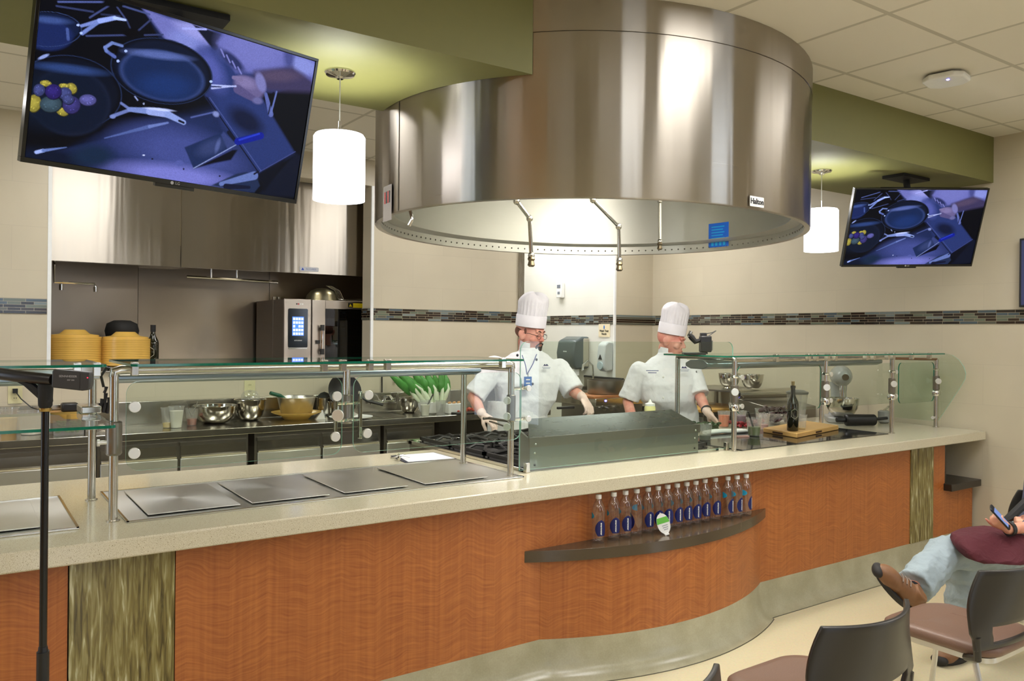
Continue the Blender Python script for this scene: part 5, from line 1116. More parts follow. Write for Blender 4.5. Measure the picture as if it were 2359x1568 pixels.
td = [(3.235, .955), (3.06, 1.24), (3.035, 1.29), (3.03, 1.33), (3.045, 1.38), (3.08, 1.43), (3.13, 1.465), (3.20, 1.48), (3.60, 1.48), (3.62, 1.46), (3.62, .97), (3.60, .955)]
pane('teardrop_end_glass', g, td[::-1], 6.206, 6.214, 'X', M_GEL)
for x, ys in ((XA, 3.2), (XB, 3.2), (XC, 3.2), (XD, 3.24)):
    sleeve(g, x, ys, 1.20, 1.30, .024)
    MB().lathe([(.026, 0), (.03, .01), (.03, .03), (.026, .04)], (x, ys, 1.15), 20).build('collar', M_CHR, g); MB().lathe([(.02, 0), (.026, .008), (.02, .016)], (x, ys, 1.345), 20).build('collar', M_CHR, g)
    knob(g, x-.03, ys-.025, 1.265, (-.6, -.8, 0), .022)
    if x != XD:
        for z in (1.17, 1.345): MB().cyl((x+.01, ys+.01, z), (x+.085, 3.24, z), .008, seg=8).build('standoff_arm', M_CHR, g); knob(g, x+.10, 3.24, z, (0, -1, 0), .016)
    else:
        MB().cyl((x, ys, .985), (x+.02, ys, .985), .012, seg=10).build('standoff_arm', M_CHR, g); knob(g, x-.03, ys, .985, (-1, 0, 0), .012)
# ================================================================ RANGE
rg = thing('gas_range', 'steel gas range with black cast grates set into the counter', 'range', (3.05, 3.9, 0))
MB().box(2.335, 3.275, .0, 3.775, 4.50, .90).build('body', M_STD, rg); MB().box(2.335, 3.275, .90, 3.775, 3.32, .925).box(2.335, 3.275, .90, 2.365, 4.52, .925).box(2.335, 4.47, .90, 3.775, 4.54, .925).box(3.745, 3.275, .90, 3.775, 4.52, .925).build('rim', M_STB, rg, bevel=.003)
MB().box(2.365, 3.32, .900, 3.745, 4.47, .905).build('burner_pan', M_BLKM, rg)
M_IRON = mat('cast_iron', (24, 22, 21), .55, bump=.2, scale=120)
for i in range(4):
    for j in range(3):
        x0, y0 = 2.38+i*.345, 3.34+j*.375; cx_, cy_ = x0+.165, y0+.18
        gb = MB()
        for (a, b_, c_, d_) in ((x0, y0, x0+.33, y0+.015), (x0, y0+.345, x0+.33, y0+.36), (x0, y0, x0+.015, y0+.36), (x0+.315, y0, x0+.33, y0+.36)): gb.box(a, b_, .93, c_, d_, .95)
        for k in range(8):
            a = PI/4*k+.0; r1 = .05; r2 = .155 if k % 2 == 0 else .19; p, q = V(cx_+r1*math.cos(a), cy_+r1*math.sin(a), .965), V(cx_+r2*math.cos(a), cy_+r2*math.sin(a), .955)
            gb.tube([V(p.x, p.y, .955), p.lerp(q, .5)+V(0, 0, .004), V(q.x, q.y, .945)], .008, 6)
        for fx in (x0+.01, x0+.31):
            for fy in (y0+.01, y0+.34): gb.cyl((fx, fy, .905), (fx, fy, .93), .006, seg=6)
        gb.build('grate', M_IRON, rg)
        MB().lathe([(.05, .905), (.05, .92), (.035, .93), (0, .931)], (cx_, cy_, 0), 20).build('burner', M_IRON, rg)
# steel guard in front of the range
bx = thing('range_guard', 'long grey steel splash box with sloping top on the counter in front of the chefs', 'splash guard', (3.0, 3.4, .926))
M_GALV = steel('galvanised_steel', (150, 150, 145), .34, 0, grain=(9, 9, 9), rv=.1)
x0, x1 = 2.365, 3.58
MB().box(x0, 3.262, .9105, x1, 3.272, 1.06).build('front_plate', M_GALV, bx)
for xa in (x0, x1-.012): MB().prism([(3.272, .9105), (3.36, .9105), (3.36, 1.105), (3.272, 1.07)], xa, xa+.012, 'X').build('end_plate', M_GALV, bx)
MB().box(x0-.008, 3.254, 1.03, x1+.008, 3.262, 1.078).build('front_lip', M_STD, bx)
k = MB(); A_ = [V(x0-.006, 3.262, 1.074), V(x1+.006, 3.262, 1.074), V(x1-.02, 3.46, 1.148), V(x0+.13, 3.46, 1.148)]
k._a(A_+[p-V(0, 0, .004) for p in A_], [(0, 1, 2, 3), (7, 6, 5, 4), (0, 4, 5, 1), (1, 5, 6, 2), (2, 6, 7, 3), (3, 7, 4, 0)])
k.build('sloping_top', steel('smoky_steel', (122, 128, 122), .28, 0, grain=(6, 16, 6), rv=.06), bx)
MB().box(x0+.13, 3.455, .955, x1-.02, 3.459, 1.145).build('rear_plate', M_STD, bx)
for xx in (x0+.03, x1-.03):
    for z in (.94, 1.0, 1.045): MB().ell((xx, 3.254 if z > 1.03 else 3.261, z), .006, .004, .006, seg=8).build('rivet', M_CHR if z > .95 else M_BLK, bx)
# ================================================================ THINGS ON THE SERVING COUNTER
# clipboard with tongs near the range
q0, q1, q2, q3 = onz(935, 1066, .912), onz(1052, 1056, .912), onz(1020, 1047, .912), onz(915, 1054, .912)
t = thing('clipboard', 'white sheet on a dark clipboard lying by the left guard post', 'clipboard', (q0+q1)/2)
def slab(pts, z0, z1): return MB().prism([(p.x, p.y) for p in pts], z0, z1, 'Z')
slab([q0, q1, q2+V(.0, .10, 0), q3+V(0, .08, 0)], .9104, .9135).build('board', mat('navy_board', (26, 32, 60), .5), t)
slab([q0+V(.02, .01, 0), q1+V(-.01, .008, 0), q2+V(-.01, .09, 0), q3+V(.03, .07, 0)], .9136, .9145).build('paper', mat('paper', (238, 240, 244), .7), t)
c_ = (q0+q3)/2; MB().tube([c_+V(-.03, -.03, .012), c_+V(.01, .05, .016), c_+V(.04, .11, .012)], .008, 8).tube([c_+V(-.05, .03, .01), c_+V(.02, .03, .022), c_+V(.06, .02, .012)], .006, 8).build('clip', M_CHR, t)
# things right of the range
cup('small clear cup at the right end of the steel range guard', onz(1632, 1014, .918)+V(0, .03, .0005), .10, .035, .045, mat('herb_mix', (60, 84, 50), .6, var=.5, scale=80), .3)
q = onz(1690, 998, .918); t = thing('white_towel', 'folded white cloth lying on the dark induction top', 'cloth', q)
k = MB()
for i in range(3): k.tube([q+V(-.26+.02*i, .02+.028*i, .013), q+V(-.1, .03+.026*i, .016), q+V(.02, .0+.03*i, .013), q+V(.14, -.02+.03*i, .012)], [.012, .013, .013, .010], 8)
k.build('cloth', mat('white_cloth', (226, 226, 224), .9), t, smooth=80)
tag(MB().box(-.06, -.014, 0, .06, .014, .008).xf(Matrix.Translation(onz(1706, 1006, .9182)) @ Matrix.Rotation(-.3, 4, 'Z')).build('paper_strip', mat('pink_paper', (214, 170, 156), .7)), 'small pinkish paper strip in front of the white cloth', 'paper')
q = onz(1678, 985, .911)+V(.02, .06, .001)
cup('clear cup of chopped carrots beside the right chef hand', q, .115, .035, .046, mat('carrot_orange', (226, 104, 36), .5, var=.15), .75)
q = onz(1702, 985, .911)+V(.08, .06, .001)
cup('clear cup of shredded purple cabbage behind the chrome post', q, .115, .04, .052, mat('cabbage_purple', (74, 34, 66), .5, var=.5, scale=60), .7)
q = onz(1640, 996, .911)+V(.06, .10, .0); k = MB()
for i in range(60): k.ell(q+V(random.uniform(-.14, .10), random.uniform(-.05, .06), random.uniform(.012, .06)), .022, .016, .01, T=Matrix.Rotation(random.uniform(-1, 1), 4, 'X'), seg=7, n=4)
tag(k.build('salad_leaves', mat('salad_green', (38, 66, 28), .5, var=.6, scale=30)), 'heap of dark green leaves under the right chef hand', 'salad', kind='stuff')
winebottle('dark wine bottle with a cork and hexagon print on the cutting board', (onz(1826, 992, .951).x, onz(1826, 992, .951).y, .951), cork=True, h=.31)
bd = [onz(1758, 990, .935), onz(1836, 1003, .935), onz(1932, 984, .935), onz(1870, 972, .935)]
c_ = sum(bd, V(0, 0, 0))/4; t = thing('cutting_board', 'pale wooden cutting board with hand slots under the wine bottle', 'cutting board', (c_.x, c_.y, .919))
e1 = bd[2]-bd[1]; e2 = bd[0]-bd[1]; P4 = [bd[1], bd[1]+e1, bd[1]+e1+e2, bd[1]+e2]
slab(P4, .9185, .9505).build('board', mat('maple_board', (206, 164, 98), .45, var=.1, scale=12), t, bevel=.004)
n_ = (bd[0]-bd[1]).normalized(); f_ = Vector((-n_.y, n_.x, 0)); f_ = f_ if f_.y < 0 else -f_
for p, dr_ in ((bd[1].lerp(bd[0], .55), n_), (bd[1].lerp(bd[2], .5), e1.normalized())):
    nn = Vector((dr_.y, -dr_.x, 0)); 
    if nn.y > 0: nn = -nn
    MB().prism(rrect(-.05, -.006, .05, .006, .005), -.004, .0015).xf(basis(dr_, (0, 0, 1), nn, Vector((p.x, p.y, .932)))).build('hand_slot', mat('slot_brown', (70, 44, 20), .7), t)
t = cup('clear cup of bright green sauce with a black spoon', onz(1745, 1004, .918)+V(0, .03, .0005), .12, .038, .053, mat('green_sauce', (104, 128, 22), .35, var=.3, scale=50), .5)
q = onz(1745, 1004, .918)+V(0, .03, .0); tag(MB().tube([q+V(.01, 0, .02), q+V(-.05, .01, .165)], .006, 8).build('sauce_spoon', M_BLK), 'black spoon standing in the cup of green sauce', 'spoon')
for (px, l) in ((1754, 'empty clear cup behind the green sauce, left one'), (1785, 'empty clear cup behind the green sauce, right one')): q = onz(px, 962, .911); cup(l, (q.x*.93, min(q.y*.93, 4.1), .9105), .12, .036, .05, M_DRS, .1)
cup('clear cup between the green sauce and the cutting board', onz(1772, 992, .918)+V(.06, .1, .0005), .11, .035, .048, mat('pink_slices', (200, 150, 146), .5, var=.3), .3)
q = onz(1858, 990, .951); cup('small clear glass on the cutting board right of the wine bottle', (q.x, q.y+.04, .951), .10, .026, .036, mat('amber_drops', (216, 180, 90), .4), .12)
q = onz(1800, 974, .911); q = Vector((5.2, 3.97, .9105)); t = thing('salad_bowl', 'clear bowl of dark red and green leaves behind the wine bottle', 'bowl', q)
MB().lathe([(.07, 0), (.10, .03), (.135, .10), (.13, .10), (.097, .033), (0, .004)], q, 32).build('bowl', M_CUP, t)
k = MB()
for i in range(90): a, r_ = random.uniform(0, 2*PI), random.uniform(0, .115); k.ell(q+V(r_*math.cos(a), r_*math.sin(a), .04+random.uniform(0, .09)), .026, .02, .008, T=Matrix.Rotation(random.uniform(-1.4, 1.4), 4, 'X') @ Matrix.Rotation(random.uniform(-1, 1), 4, 'Y'), seg=7, n=4)
k.build('leaves', mat('mixed_leaves', (58, 34, 34), .5, var=.6, scale=18), t)['kind'] = 'stuff'
q = Vector((4.93, 4.0, .9105)); k = MB()
for i in range(60): k.ell(q+V(random.uniform(-.15, .13), random.uniform(-.07, .07), random.uniform(.012, .05)), .02, .016, .009, T=Matrix.Rotation(random.uniform(-1, 1), 4, 'X'), seg=7, n=4)
tag(k.build('radish_slices', mat('radish_red', (128, 26, 34), .5, var=.6, scale=22)), 'pile of dark red vegetables left of the salad bowl', 'vegetables', kind='stuff')
tag(MB().box(-.07, -.02, 0, .07, .02, .03).xf(Matrix.Translation((5.32, 4.12, .9105))).build('white_box', M_WHT), 'small white box behind the salad bowl', 'box')
# pitcher and mixer
q = Vector((5.50, 3.98, .9105)); t = thing('blender_jar', 'clear ribbed blender jar with handle left of the mixer', 'jar', q)
MB().lathe([(.065, 0), (.07, .03), (.06, .05), (.062, .06), (.082, .23), (.078, .23), (.058, .06), (0, .055)], q, 28).build('jar', M_CUP, t); MB().lathe([(.084, .228), (.086, .245), (.05, .26), (0, .262)], q, 24).build('lid', mat('smoke_lid', (96, 96, 92), .3), t)
MB().tube([q+V(-.075, -.02, .21), q+V(-.125, -.03, .20), q+V(-.12, -.03, .10), q+V(-.068, -.02, .08)], .009, 8).build('handle', M_CUP, t)
q = Vector((5.95, 3.90, .9105)); t = thing('stand_mixer', 'grey stand mixer with rounded head near the right wall', 'mixer', q)
M_MIX = mat('mixer_grey', (150, 152, 150), .22); ax = Vector((-.75, -.66, 0)).normalized()
R_ = Matrix.Rotation(math.atan2(ax.y, ax.x), 4, 'Z'); T = Matrix.Translation(q) @ R_ @ Matrix.Scale(1.15, 4)
MB().prism([(x*1.0, y) for x, y in rrect(-.11, -.10, .22, .10, .08, 8)], 0, .04).xf(T).build('base', M_MIX, t, bevel=.01)
k = MB(); k.rings([[T @ V(-.06+.05*math.cos(a)*s_, .055*math.sin(a)*s_, z) for a in [2*PI*i/20 for i in range(20)]] for z, s_ in ((.03, 1.35), (.08, 1.0), (.2, .95), (.27, 1.1))]); k.build('column', M_MIX, t)
k = MB(); rr_ = []
for i in range(13):
    a = i/12; x = -.14+.36*a; r1 = .075*math.sin(PI*(.08+.84*a))**.5; rr_.append([T @ V(x, r1*.95*math.cos(b_), .32+r1*math.sin(b_)) for b_ in [-2*PI*j/20 for j in range(20)]])
k.rings(rr_); k.build('head', M_MIX, t, smooth=70)
MB().cyl(T @ V(.21, 0, .32), T @ V(.245, 0, .32), .026).build('hub', M_CHR, t); MB().cyl(T @ V(.12, 0, .18), T @ V(.12, 0, .27), .022).build('beater_shaft', M_CHR, t)
MB().lathe([(.05, .042), (.07, .05), (.10, .10), (.108, .17), (.104, .17), (.096, .10), (.06, .052), (0, .05)], (0, 0, 0), 32).xf(T @ Matrix.Translation((.12, 0, 0))).build('bowl', M_BWL, t, smooth=60)
MB().tube([T @ V(-.10, .04, .28), T @ V(-.15, .05, .22), T @ V(-.14, .06, .10), T @ V(-.17, .10, .01)], .005, 8).build('cord', M_BLK, t)
q = Vector((6.12, 3.62, .9105)); t = thing('small_black_pot', 'small black electric pot with a side handle by the mixer', 'pot', q)
tag(MB().tube([q+V(-.02, 0, .09), q+V(.03, -.02, .13), q+V(.08, -.03, .10), q+V(.08, -.03, .05), q+V(.04, -.02, .02)], .008, 8).build('handle', M_CHR, t), None)
MB().lathe([(.03, 0), (.045, .01), (.045, .09), (.03, .10), (0, .10)], q, 20).build('body', M_MIX, t)
q = Vector((5.76, 3.60, .93)); t = thing('rolling_grip', 'black cylindrical appliance lying on the counter in front of the mixer', 'appliance', q)
ax = Vector((.86, -.5, 0)).normalized(); MB().cyl(q-ax*.12+V(0, 0, .025), q+ax*.12+V(0, 0, .025), .044).build('barrel', M_BLK, t, bevel=.012)
MB().cyl(q-ax*.19+V(0, 0, .025), q-ax*.12+V(0, 0, .025), .02).build('nose', M_BLK, t, bevel=.004); MB().cyl(q+ax*.12+V(0, 0, .03), q+ax*.22+V(0, 0, .04), .012).build('handle', M_BLK, t, bevel=.004)
# camera rig standing on the right glass
q = onz(1618, 818, 1.483); z_ = 1.4825; q = Vector((3.86, 3.5, z_)); q = ony(1612, 818, 3.30); q.z = z_
t = thing('camera_rig', 'small black video camera on a base standing on the right glass shelf', 'camera', q)
T = basis((RX, RY, 0), (0, 0, 1), (-FX, -FY, 0), q)
def rp(px, py, d=0): return T @ V((px-1612)/F*4.93, -(py-818)/F*4.93, d)
k = MB(); k.box(-.10, 0, -.035, .03, .014, .035, T).build('base_plate', M_BLK, t, bevel=.003)
def rbox(x0_, y0_, x1_, y1_, d0, d1): return MB().box((x0_-1612)/F*4.93, -(y1_-818)/F*4.93, d0, (x1_-1612)/F*4.93, -(y0_-818)/F*4.93, d1, T)
rbox(1612, 776, 1636, 812, -.03, .03).build('body', M_BLK, t, bevel=.006); rbox(1613, 769, 1626, 778, -.02, .02).build('top_block', M_BLK, t, bevel=.003); rbox(1614, 806, 1628, 816, -.02, .02).build('neck', M_BLK, t)
rbox(1637, 786, 1639, 808, -.02, .02).build('ribbed_back', M_STD, t)
MB().tube([rp(1612, 786), rp(1602, 789), rp(1594, 780), rp(1587, 772)], [.012, .016, .018, .014], 10).build('lens_arm', M_BLK, t)
MB().cyl(rp(1586, 778), rp(1592, 766), .012).build('lens', M_CHR, t)
MB().tube([rp(1626, 771), rp(1640, 768), rp(1648, 764)], .003, 6).tube([rp(1630, 777), rp(1648, 764)], .003, 6).build('antenna', M_BLK, t)
# ================================================================ MICROPHONE STAND
t = thing('microphone_stand', 'black microphone stand with boom arm rising in front of the counter at left', 'microphone stand', (.17, 2.19, 0))
p = ond(100, 1400, 1.9); mx_, my_ = p.x, p.y; t.location = (mx_, my_, 0)
def mp(px, py, dd=0): return ond(px, py, 1.9+dd)
za, zb2 = mp(100, 1500).z, mp(100, 943).z
MB().cyl((mx_, my_, .30), (mx_, my_, za+.0), .0135).cyl((mx_, my_, za-.002), (mx_, my_, za+.012), .0115, .0095).build('lower_tube', M_BLK, t)
MB().cyl((mx_, my_, za), (mx_, my_, zb2), .0085).build('upper_tube', mat('shaft_black', (14, 13, 13), .25), t)
MB().cyl((mx_, my_, .22), (mx_, my_, .34), .026).build('leg_hub', M_BLKM, t, bevel=.006)
for a in (.4, 2.5, 4.6):
    d = V(math.cos(a), math.sin(a), 0); MB().tube([V(mx_, my_, .30)+d*.02, V(mx_, my_, .02)+d*.34, V(mx_, my_, .012)+d*.37], [.009, .009, .013], 8).build('leg', M_BLK, t)
MB().lathe([(.012, -.004), (.0135, 0), (.0135, .004)], (mx_, my_, zb2), 16).build('brass_ring', mat('brass', (176, 150, 90), .3, 1), t)
k = MB(); c_ = V(mx_, my_, 0)
k.rings([[V(mx_+r_*math.cos(a), my_+r_*math.sin(a), z) for a in [2*PI*i/16 for i in range(16)]] for z, r_ in ((zb2+.003, .011), (zb2+.01, .0150), (zb2+.05, .0165), (zb2+.075, .0135))]); k.build('grip', M_BLKM, t)
MB().tube([mp(30, 868), mp(62, 880), mp(90, 905), mp(102, 920)], [.006, .011, .011, .008], 8).build('bracket_arm', M_BLKM, t)
MB().tube([mp(108, 925), mp(108, 900), mp(110, 880)], [.0135, .012, .010], 10).build('clutch', M_BLKM, t)
MB().tube([mp(-260, 838, .25), mp(-60, 852, .06), mp(40, 866), mp(122, 874, -.02)], [.015, .015, .0145, .013], 12).build('boom_arm', mat('boom_black', (30, 26, 24), .3), t)
tr = thing('wireless_transmitter', 'dark grey transmitter box plugged onto the end of the microphone boom', 'transmitter', mp(168, 872, -.02))
a, b_ = mp(124, 872, -.03), mp(212, 874, -.01); ax = (b_-a).normalized(); w_ = Vector((0, 0, 1)); y_ = w_.cross(ax).normalized(); w_ = ax.cross(y_)
T = basis(ax, w_, ax.cross(w_), a); L_ = (b_-a).length; hh = .0205
MB().prism([(0, -hh*.8), (L_*.02, -hh*.95), (L_*.8, -hh*1.25), (L_*.97, -hh*1.15), (L_, -hh*.6), (L_, hh*.75), (L_*.97, hh*.85), (L_*.05, hh*1.12), (0, hh*.9)], -.017, .017).xf(T).build('case', mat('charcoal_case', (52, 52, 53), .45), tr, bevel=.004)
sgn = 1 if (T.to_3x3() @ V(0, 0, 1)).dot(CP-a) > 0 else -1
MB().box(L_*.73, -hh*1.1, sgn*.0172-.0002, L_*.738, hh*.8, sgn*.0172+.0002).xf(T).build('panel_gap', M_BLK, tr)
TT = T @ Matrix.Translation((L_*.42, hh*.35, sgn*.0176)) @ (Matrix() if sgn > 0 else Matrix.Rotation(PI, 4, 'Y'))
text('case_lettering', 'SENNHEISER', .0068, TT, MATS['grey_letter'], tr, ext=.0001); text('case_lettering', 'SKP 300', .0045, TT @ Matrix.Translation((.006*1, -.0085, 0)), MATS['grey_letter'], tr, ext=.0001)
MB().ell(T @ V(L_*.93, hh*.25, sgn*.0172), .0015, .0015, .0012, seg=8).build('red_light', emit('red_led', (255, 30, 60), 3), tr)
# ================================================================ PEOPLE
def skinmat(name, col, red=(196, 108, 92)):
    m, N, L, B = newmat(name); tc = N.new('ShaderNodeTexCoord'); nz = N.new('ShaderNodeTexNoise'); nz.inputs['Scale'].default_value = 14; nz.inputs['Detail'].default_value = 3
    L.new(tc.outputs['Object'], nz.inputs['Vector']); mx = N.new('ShaderNodeMix'); mx.data_type = 'RGBA'; mx.inputs[6].default_value = srgb(*col); mx.inputs[7].default_value = srgb(*red)
    rg_ = N.new('ShaderNodeMapRange'); rg_.inputs[1].default_value = .35; rg_.inputs[2].default_value = .75; L.new(nz.outputs['Fac'], rg_.inputs[0]); L.new(rg_.outputs[0], mx.inputs[0]); L.new(mx.outputs[2], B.inputs['Base Color'])
    B.inputs['Roughness'].default_value = .5; B.inputs['Subsurface Weight'].default_value = .12; B.inputs['Subsurface Radius'].default_value = (.01, .004, .002); return m
M_SK1 = skinmat('skin_ruddy', (222, 168, 148), (204, 132, 116)); M_SK2 = skinmat('skin_pink', (222, 164, 146), (200, 124, 110)); M_SK3 = skinmat('skin_tan', (222, 166, 138))
def clothmat(name, col, bump=.35, scale=9):
    m = mat(name, col, .85, var=.03, scale=scale); N = m.node_tree.nodes; L = m.node_tree.links; B = N['Principled BSDF']
    tc = N.new('ShaderNodeTexCoord'); nz = N.new('ShaderNodeTexNoise'); nz.inputs['Scale'].default_value = scale; nz.inputs['Detail'].default_value = 5; nz.inputs['Distortion'].default_value = 1.2
    L.new(tc.outputs['Object'], nz.inputs['Vector']); bp = N.new('ShaderNodeBump'); bp.inputs['Strength'].default_value = bump; bp.inputs['Distance'].default_value = .03; L.new(nz.outputs['Fac'], bp.inputs['Height']); L.new(bp.outputs['Normal'], B.inputs['Normal']); return m
M_COAT = clothmat('white_chef_cotton', (224, 224, 228), .4, 6); M_APR = clothmat('white_apron_cotton', (216, 216, 216), .4, 6); M_HAT = mat('white_hat_paper', (226, 224, 230), .7); M_TRS = clothmat('dark_trousers', (40, 40, 44))
M_GLV = mat('clear_glove', (226, 200, 188), .35, var=.1)
def remesh(o, vox, smooth=4, fac=.5):
    r = o.modifiers.new('union', 'REMESH'); r.mode = 'VOXEL'; r.voxel_size = vox; r.use_smooth_shade = True
    s_ = o.modifiers.new('smooth', 'SMOOTH'); s_.iterations = smooth; s_.factor = fac; return o
def limb(b, pts, rad, seg=14, flat=None):
    """tapering limb along points, with rounded ends"""
    pts = [Vector(p) for p in pts]; b.tube(pts, rad, seg); b.ell(pts[0], rad[0], rad[0], rad[0], seg=seg, n=8); b.ell(pts[-1], rad[-1], rad[-1], rad[-1], seg=seg, n=8)
    for p, r in zip(pts[1:-1], rad[1:-1]): b.ell(p, r, r, r, seg=seg, n=8)
    return b
def torso(b, rings, right, fwd, k=0.0, seg=28):
    """rings: (centre, half width, half depth); squarish ellipses across the body"""
    R = []
    for c, w, d in rings:
        c = Vector(c); r_ = []
        for i in range(seg):
            a = 2*PI*i/seg; ca, sa = math.cos(a), math.sin(a); e = .8
            r_.append(c+right*(w*math.copysign(abs(ca)**e, ca)+0)+fwd*(d*math.copysign(abs(sa)**e, sa)))
        R.append(r_)
    return b.rings(R)
def handpts(wrist, direction, palm_normal, curl, side, L=.19, spread=.10, thumb=.9):
    """returns finger chains: direction = towards the fingers, palm_normal = out of the palm, side = +1 if the thumb lies on direction x normal"""
    d = Vector(direction).normalized(); n = Vector(palm_normal); n = (n-d*n.dot(d)).normalized(); t = d.cross(n)*side; w = Vector(wrist); k = L/.19
    ch = []
    for i, (off, ln, st) in enumerate(((.030, .072, .090), (.010, .080, .094), (-.011, .074, .090), (-.031, .058, .082))):
        c_ = curl[i] if isinstance(curl, (list, tuple)) else curl
        b0 = w+d*st*k+t*off*k; a = 0; P = [w+d*(st-.03)*k+t*off*.8*k, b0]; dd = (d+t*(off*spread*10)).normalized()
        for j, f in enumerate((.44, .32, .24)):
            a += c_*(.75 if j == 0 else 1.0); P.append(P[-1]+(dd*math.cos(a)+n*math.sin(a))*ln*f*k)
        ch.append((P, [.0105*k, .0098*k, .0090*k, .0082*k, .0068*k] if i < 3 else [.0095*k, .0085*k, .0078*k, .0070*k, .006*k]))
    b0 = w+d*.028*k+t*.026*k+n*.006; P = [w+d*.01*k+t*.012*k, b0]; dd = (d*.62+t*.62+n*.35*thumb).normalized()
    P.append(P[-1]+dd*.040*k); dd = (d*.85+t*.2+n*.55*thumb).normalized(); P.append(P[-1]+dd*.030*k); P.append(P[-1]+(dd+n*.3*thumb).normalized()*.022*k)
    ch.append((P, [.015*k, .0145*k, .0118*k, .0104*k, .0080*k])); return ch, d, n, t, k
def hand(b, *a, grow=0, **kw):
    ch, d, n, t, k = handpts(*a, **kw); w = Vector(a[0])
    for P, r in ch: limb(b, P, [x+grow for x in r], 8)
    T = basis(d, t, d.cross(t), w+d*.052*k); b.ell((0, 0, 0), 1, 1, 1, T=None, seg=4, n=2) if False else None
    T3 = T.to_3x3().to_4x4(); b.ell(w+d*.052*k, .052*k+grow, .041*k+grow, .0145*k+grow, T=T3, seg=18, n=10); b.ell(w+d*.078*k, .024*k+grow, .042*k+grow, .0125*k+grow, T=T3, seg=16, n=8)
    limb(b, [w-d*.02, w+d*.03*k], [.025*k+grow, .026*k+grow], 12); return ch
def headbuild(b, T, beard=False):
    """face and skull in a head frame: x right, y forward, z up, origin between the ears"""
    i0 = len(b.v); E_ = lambda c, r, rot=None, **k: b.ell(c, r[0], r[1], r[2], T=rot, **k)
    E_((0, -.012, .035), (.077, .098, .085), seg=28, n=18); E_((0, .012, -.01), (.068, .085, .09), seg=24, n=16)
    prof = [(-.03, .066, .075, .012), (-.055, .060, .070, .018), (-.080, .050, .060, .024), (-.102, .036, .042, .036), (-.116, .022, .026, .046)]
    b.rings([[V(w*math.cos(a), cy_+d*math.sin(a), z) for a in [2*PI*i/24 for i in range(24)]] for z, w, d, cy_ in prof[::-1]])
    E_((0, .078, -.103), (.021, .016, .016)); E_((0, .090, .030), (.052, .012, .011)); E_((0, .077, .055), (.052, .014, .028))
    for s_ in (-1, 1):
        E_((.040*s_, .062, -.028), (.025, .026, .022)); E_((.029*s_, .084, .006), (.0145, .0105, .009)); E_((.031*s_, .091, .026), (.020, .008, .006))
        E_((.080*s_, -.006, -.006), (.011, .021, .034), Matrix.Rotation(.3*s_, 4, 'Z')); E_((.088*s_, -.016, .004), (.009, .015, .025), Matrix.Rotation(.5*s_, 4, 'Z')); E_((.011*s_, .100, -.030), (.008, .010, .007))
    b.tube([V(0, .088, .022), V(0, .098, .0), V(0, .111, -.020), V(0, .113, -.028)], [.008, .009, .0115, .011], 10); E_((0, .110, -.028), (.012, .012, .009))
    E_((0, .094, -.058), (.024, .009, .0055)); E_((0, .092, -.068), (.020, .009, .0065)); E_((0, .086, -.045), (.022, .010, .010))
    b.tube([V(0, -.016, -.05), V(0, -.020, -.15)], [.054, .055], 18)
    for i in range(i0, len(b.v)): b.v[i] = T @ b.v[i]
HK = 1.07
def headT(c, fwd, upv=(0, 0, 1)):
    f = Vector(fwd).normalized(); u = Vector(upv); u = (u-f*u.dot(f)).normalized(); r = f.cross(u); return basis(r, f, u, c) @ Matrix.Scale(HK, 4)
def face_parts(root, T, brow, brow_r=.004, glasses=False, goatee=None, hair=None):
    M_EYE = mat('eye_line', (60, 40, 34), .5)
    for s_ in (-1, 1):
        MB().tube([T @ V(.016*s_, .0955, .000), T @ V(.029*s_, .0965, -.0035), T @ V(.042*s_, .089, .0005)], [.0012, .0019, .0012], 6).build('eyelash', M_EYE, root)
        MB().tube([T @ V(.013*s_, .1005, .028), T @ V(.028*s_, .1012, .034), T @ V(.046*s_, .090, .029)], [brow_r*.9, brow_r, brow_r*.5], 6).build('eyebrow', brow, root)
    k = MB(); k.tube([T @ V(-.021, .0985, -.063), T @ V(-.008, .1035, -.0615), T @ V(0, .1025, -.0628), T @ V(.008, .1035, -.0615), T @ V(.021, .0985, -.063)], [.001, .0018, .0018, .0018, .001], 6)
    k.build('lips', mat('lip_red', (150, 74, 66), .5), root)
    if goatee:
        k = MB(); k.ell((0, .089, -.094), .023, .018, .020, seg=16); k.ell((0, .093, -.079), .014, .012, .010)
        k.tube([V(-.030, .086, -.090), V(-.030, .088, -.068), V(-.022, .1005, -.052), V(0, .1065, -.048), V(.022, .1005, -.052), V(.030, .088, -.068), V(.030, .086, -.090)], [.006, .005, .0045, .004, .0045, .005, .006], 8)
        k.xf(T); remesh(k.build('goatee', goatee, root), .0025, 2)
    if hair:
        k = MB()
        k.ell((0, -.030, .018), .079, .086, .058, seg=24, n=14)
        for s_ in (-1, 1): k.ell((.0715*s_, .010, .024), .006, .012, .022); k.xf(T).build('hair', hair, root)
    if glasses:
        g_ = MB(); gm = mat('glasses_frame', (60, 50, 44), .3, .6)
        for s_ in (-1, 1):
            g_.tube([V((.033+.024*math.cos(a))*s_, .1085-.006*abs(math.cos(a)), -.003+.018*math.sin(a)) for a in [2*PI*i/20 for i in range(21)]], .0015, 6); g_.tube([V(.057*s_, .102, .004), V(.078*s_, .06, .012), V(.083*s_, .0, .012)], .0019, 6)
        g_.tube([V(-.010, .111, .002), V(0, .114, .005), V(.010, .111, .002)], .0012, 6); g_.xf(T).build('glasses', gm, root)
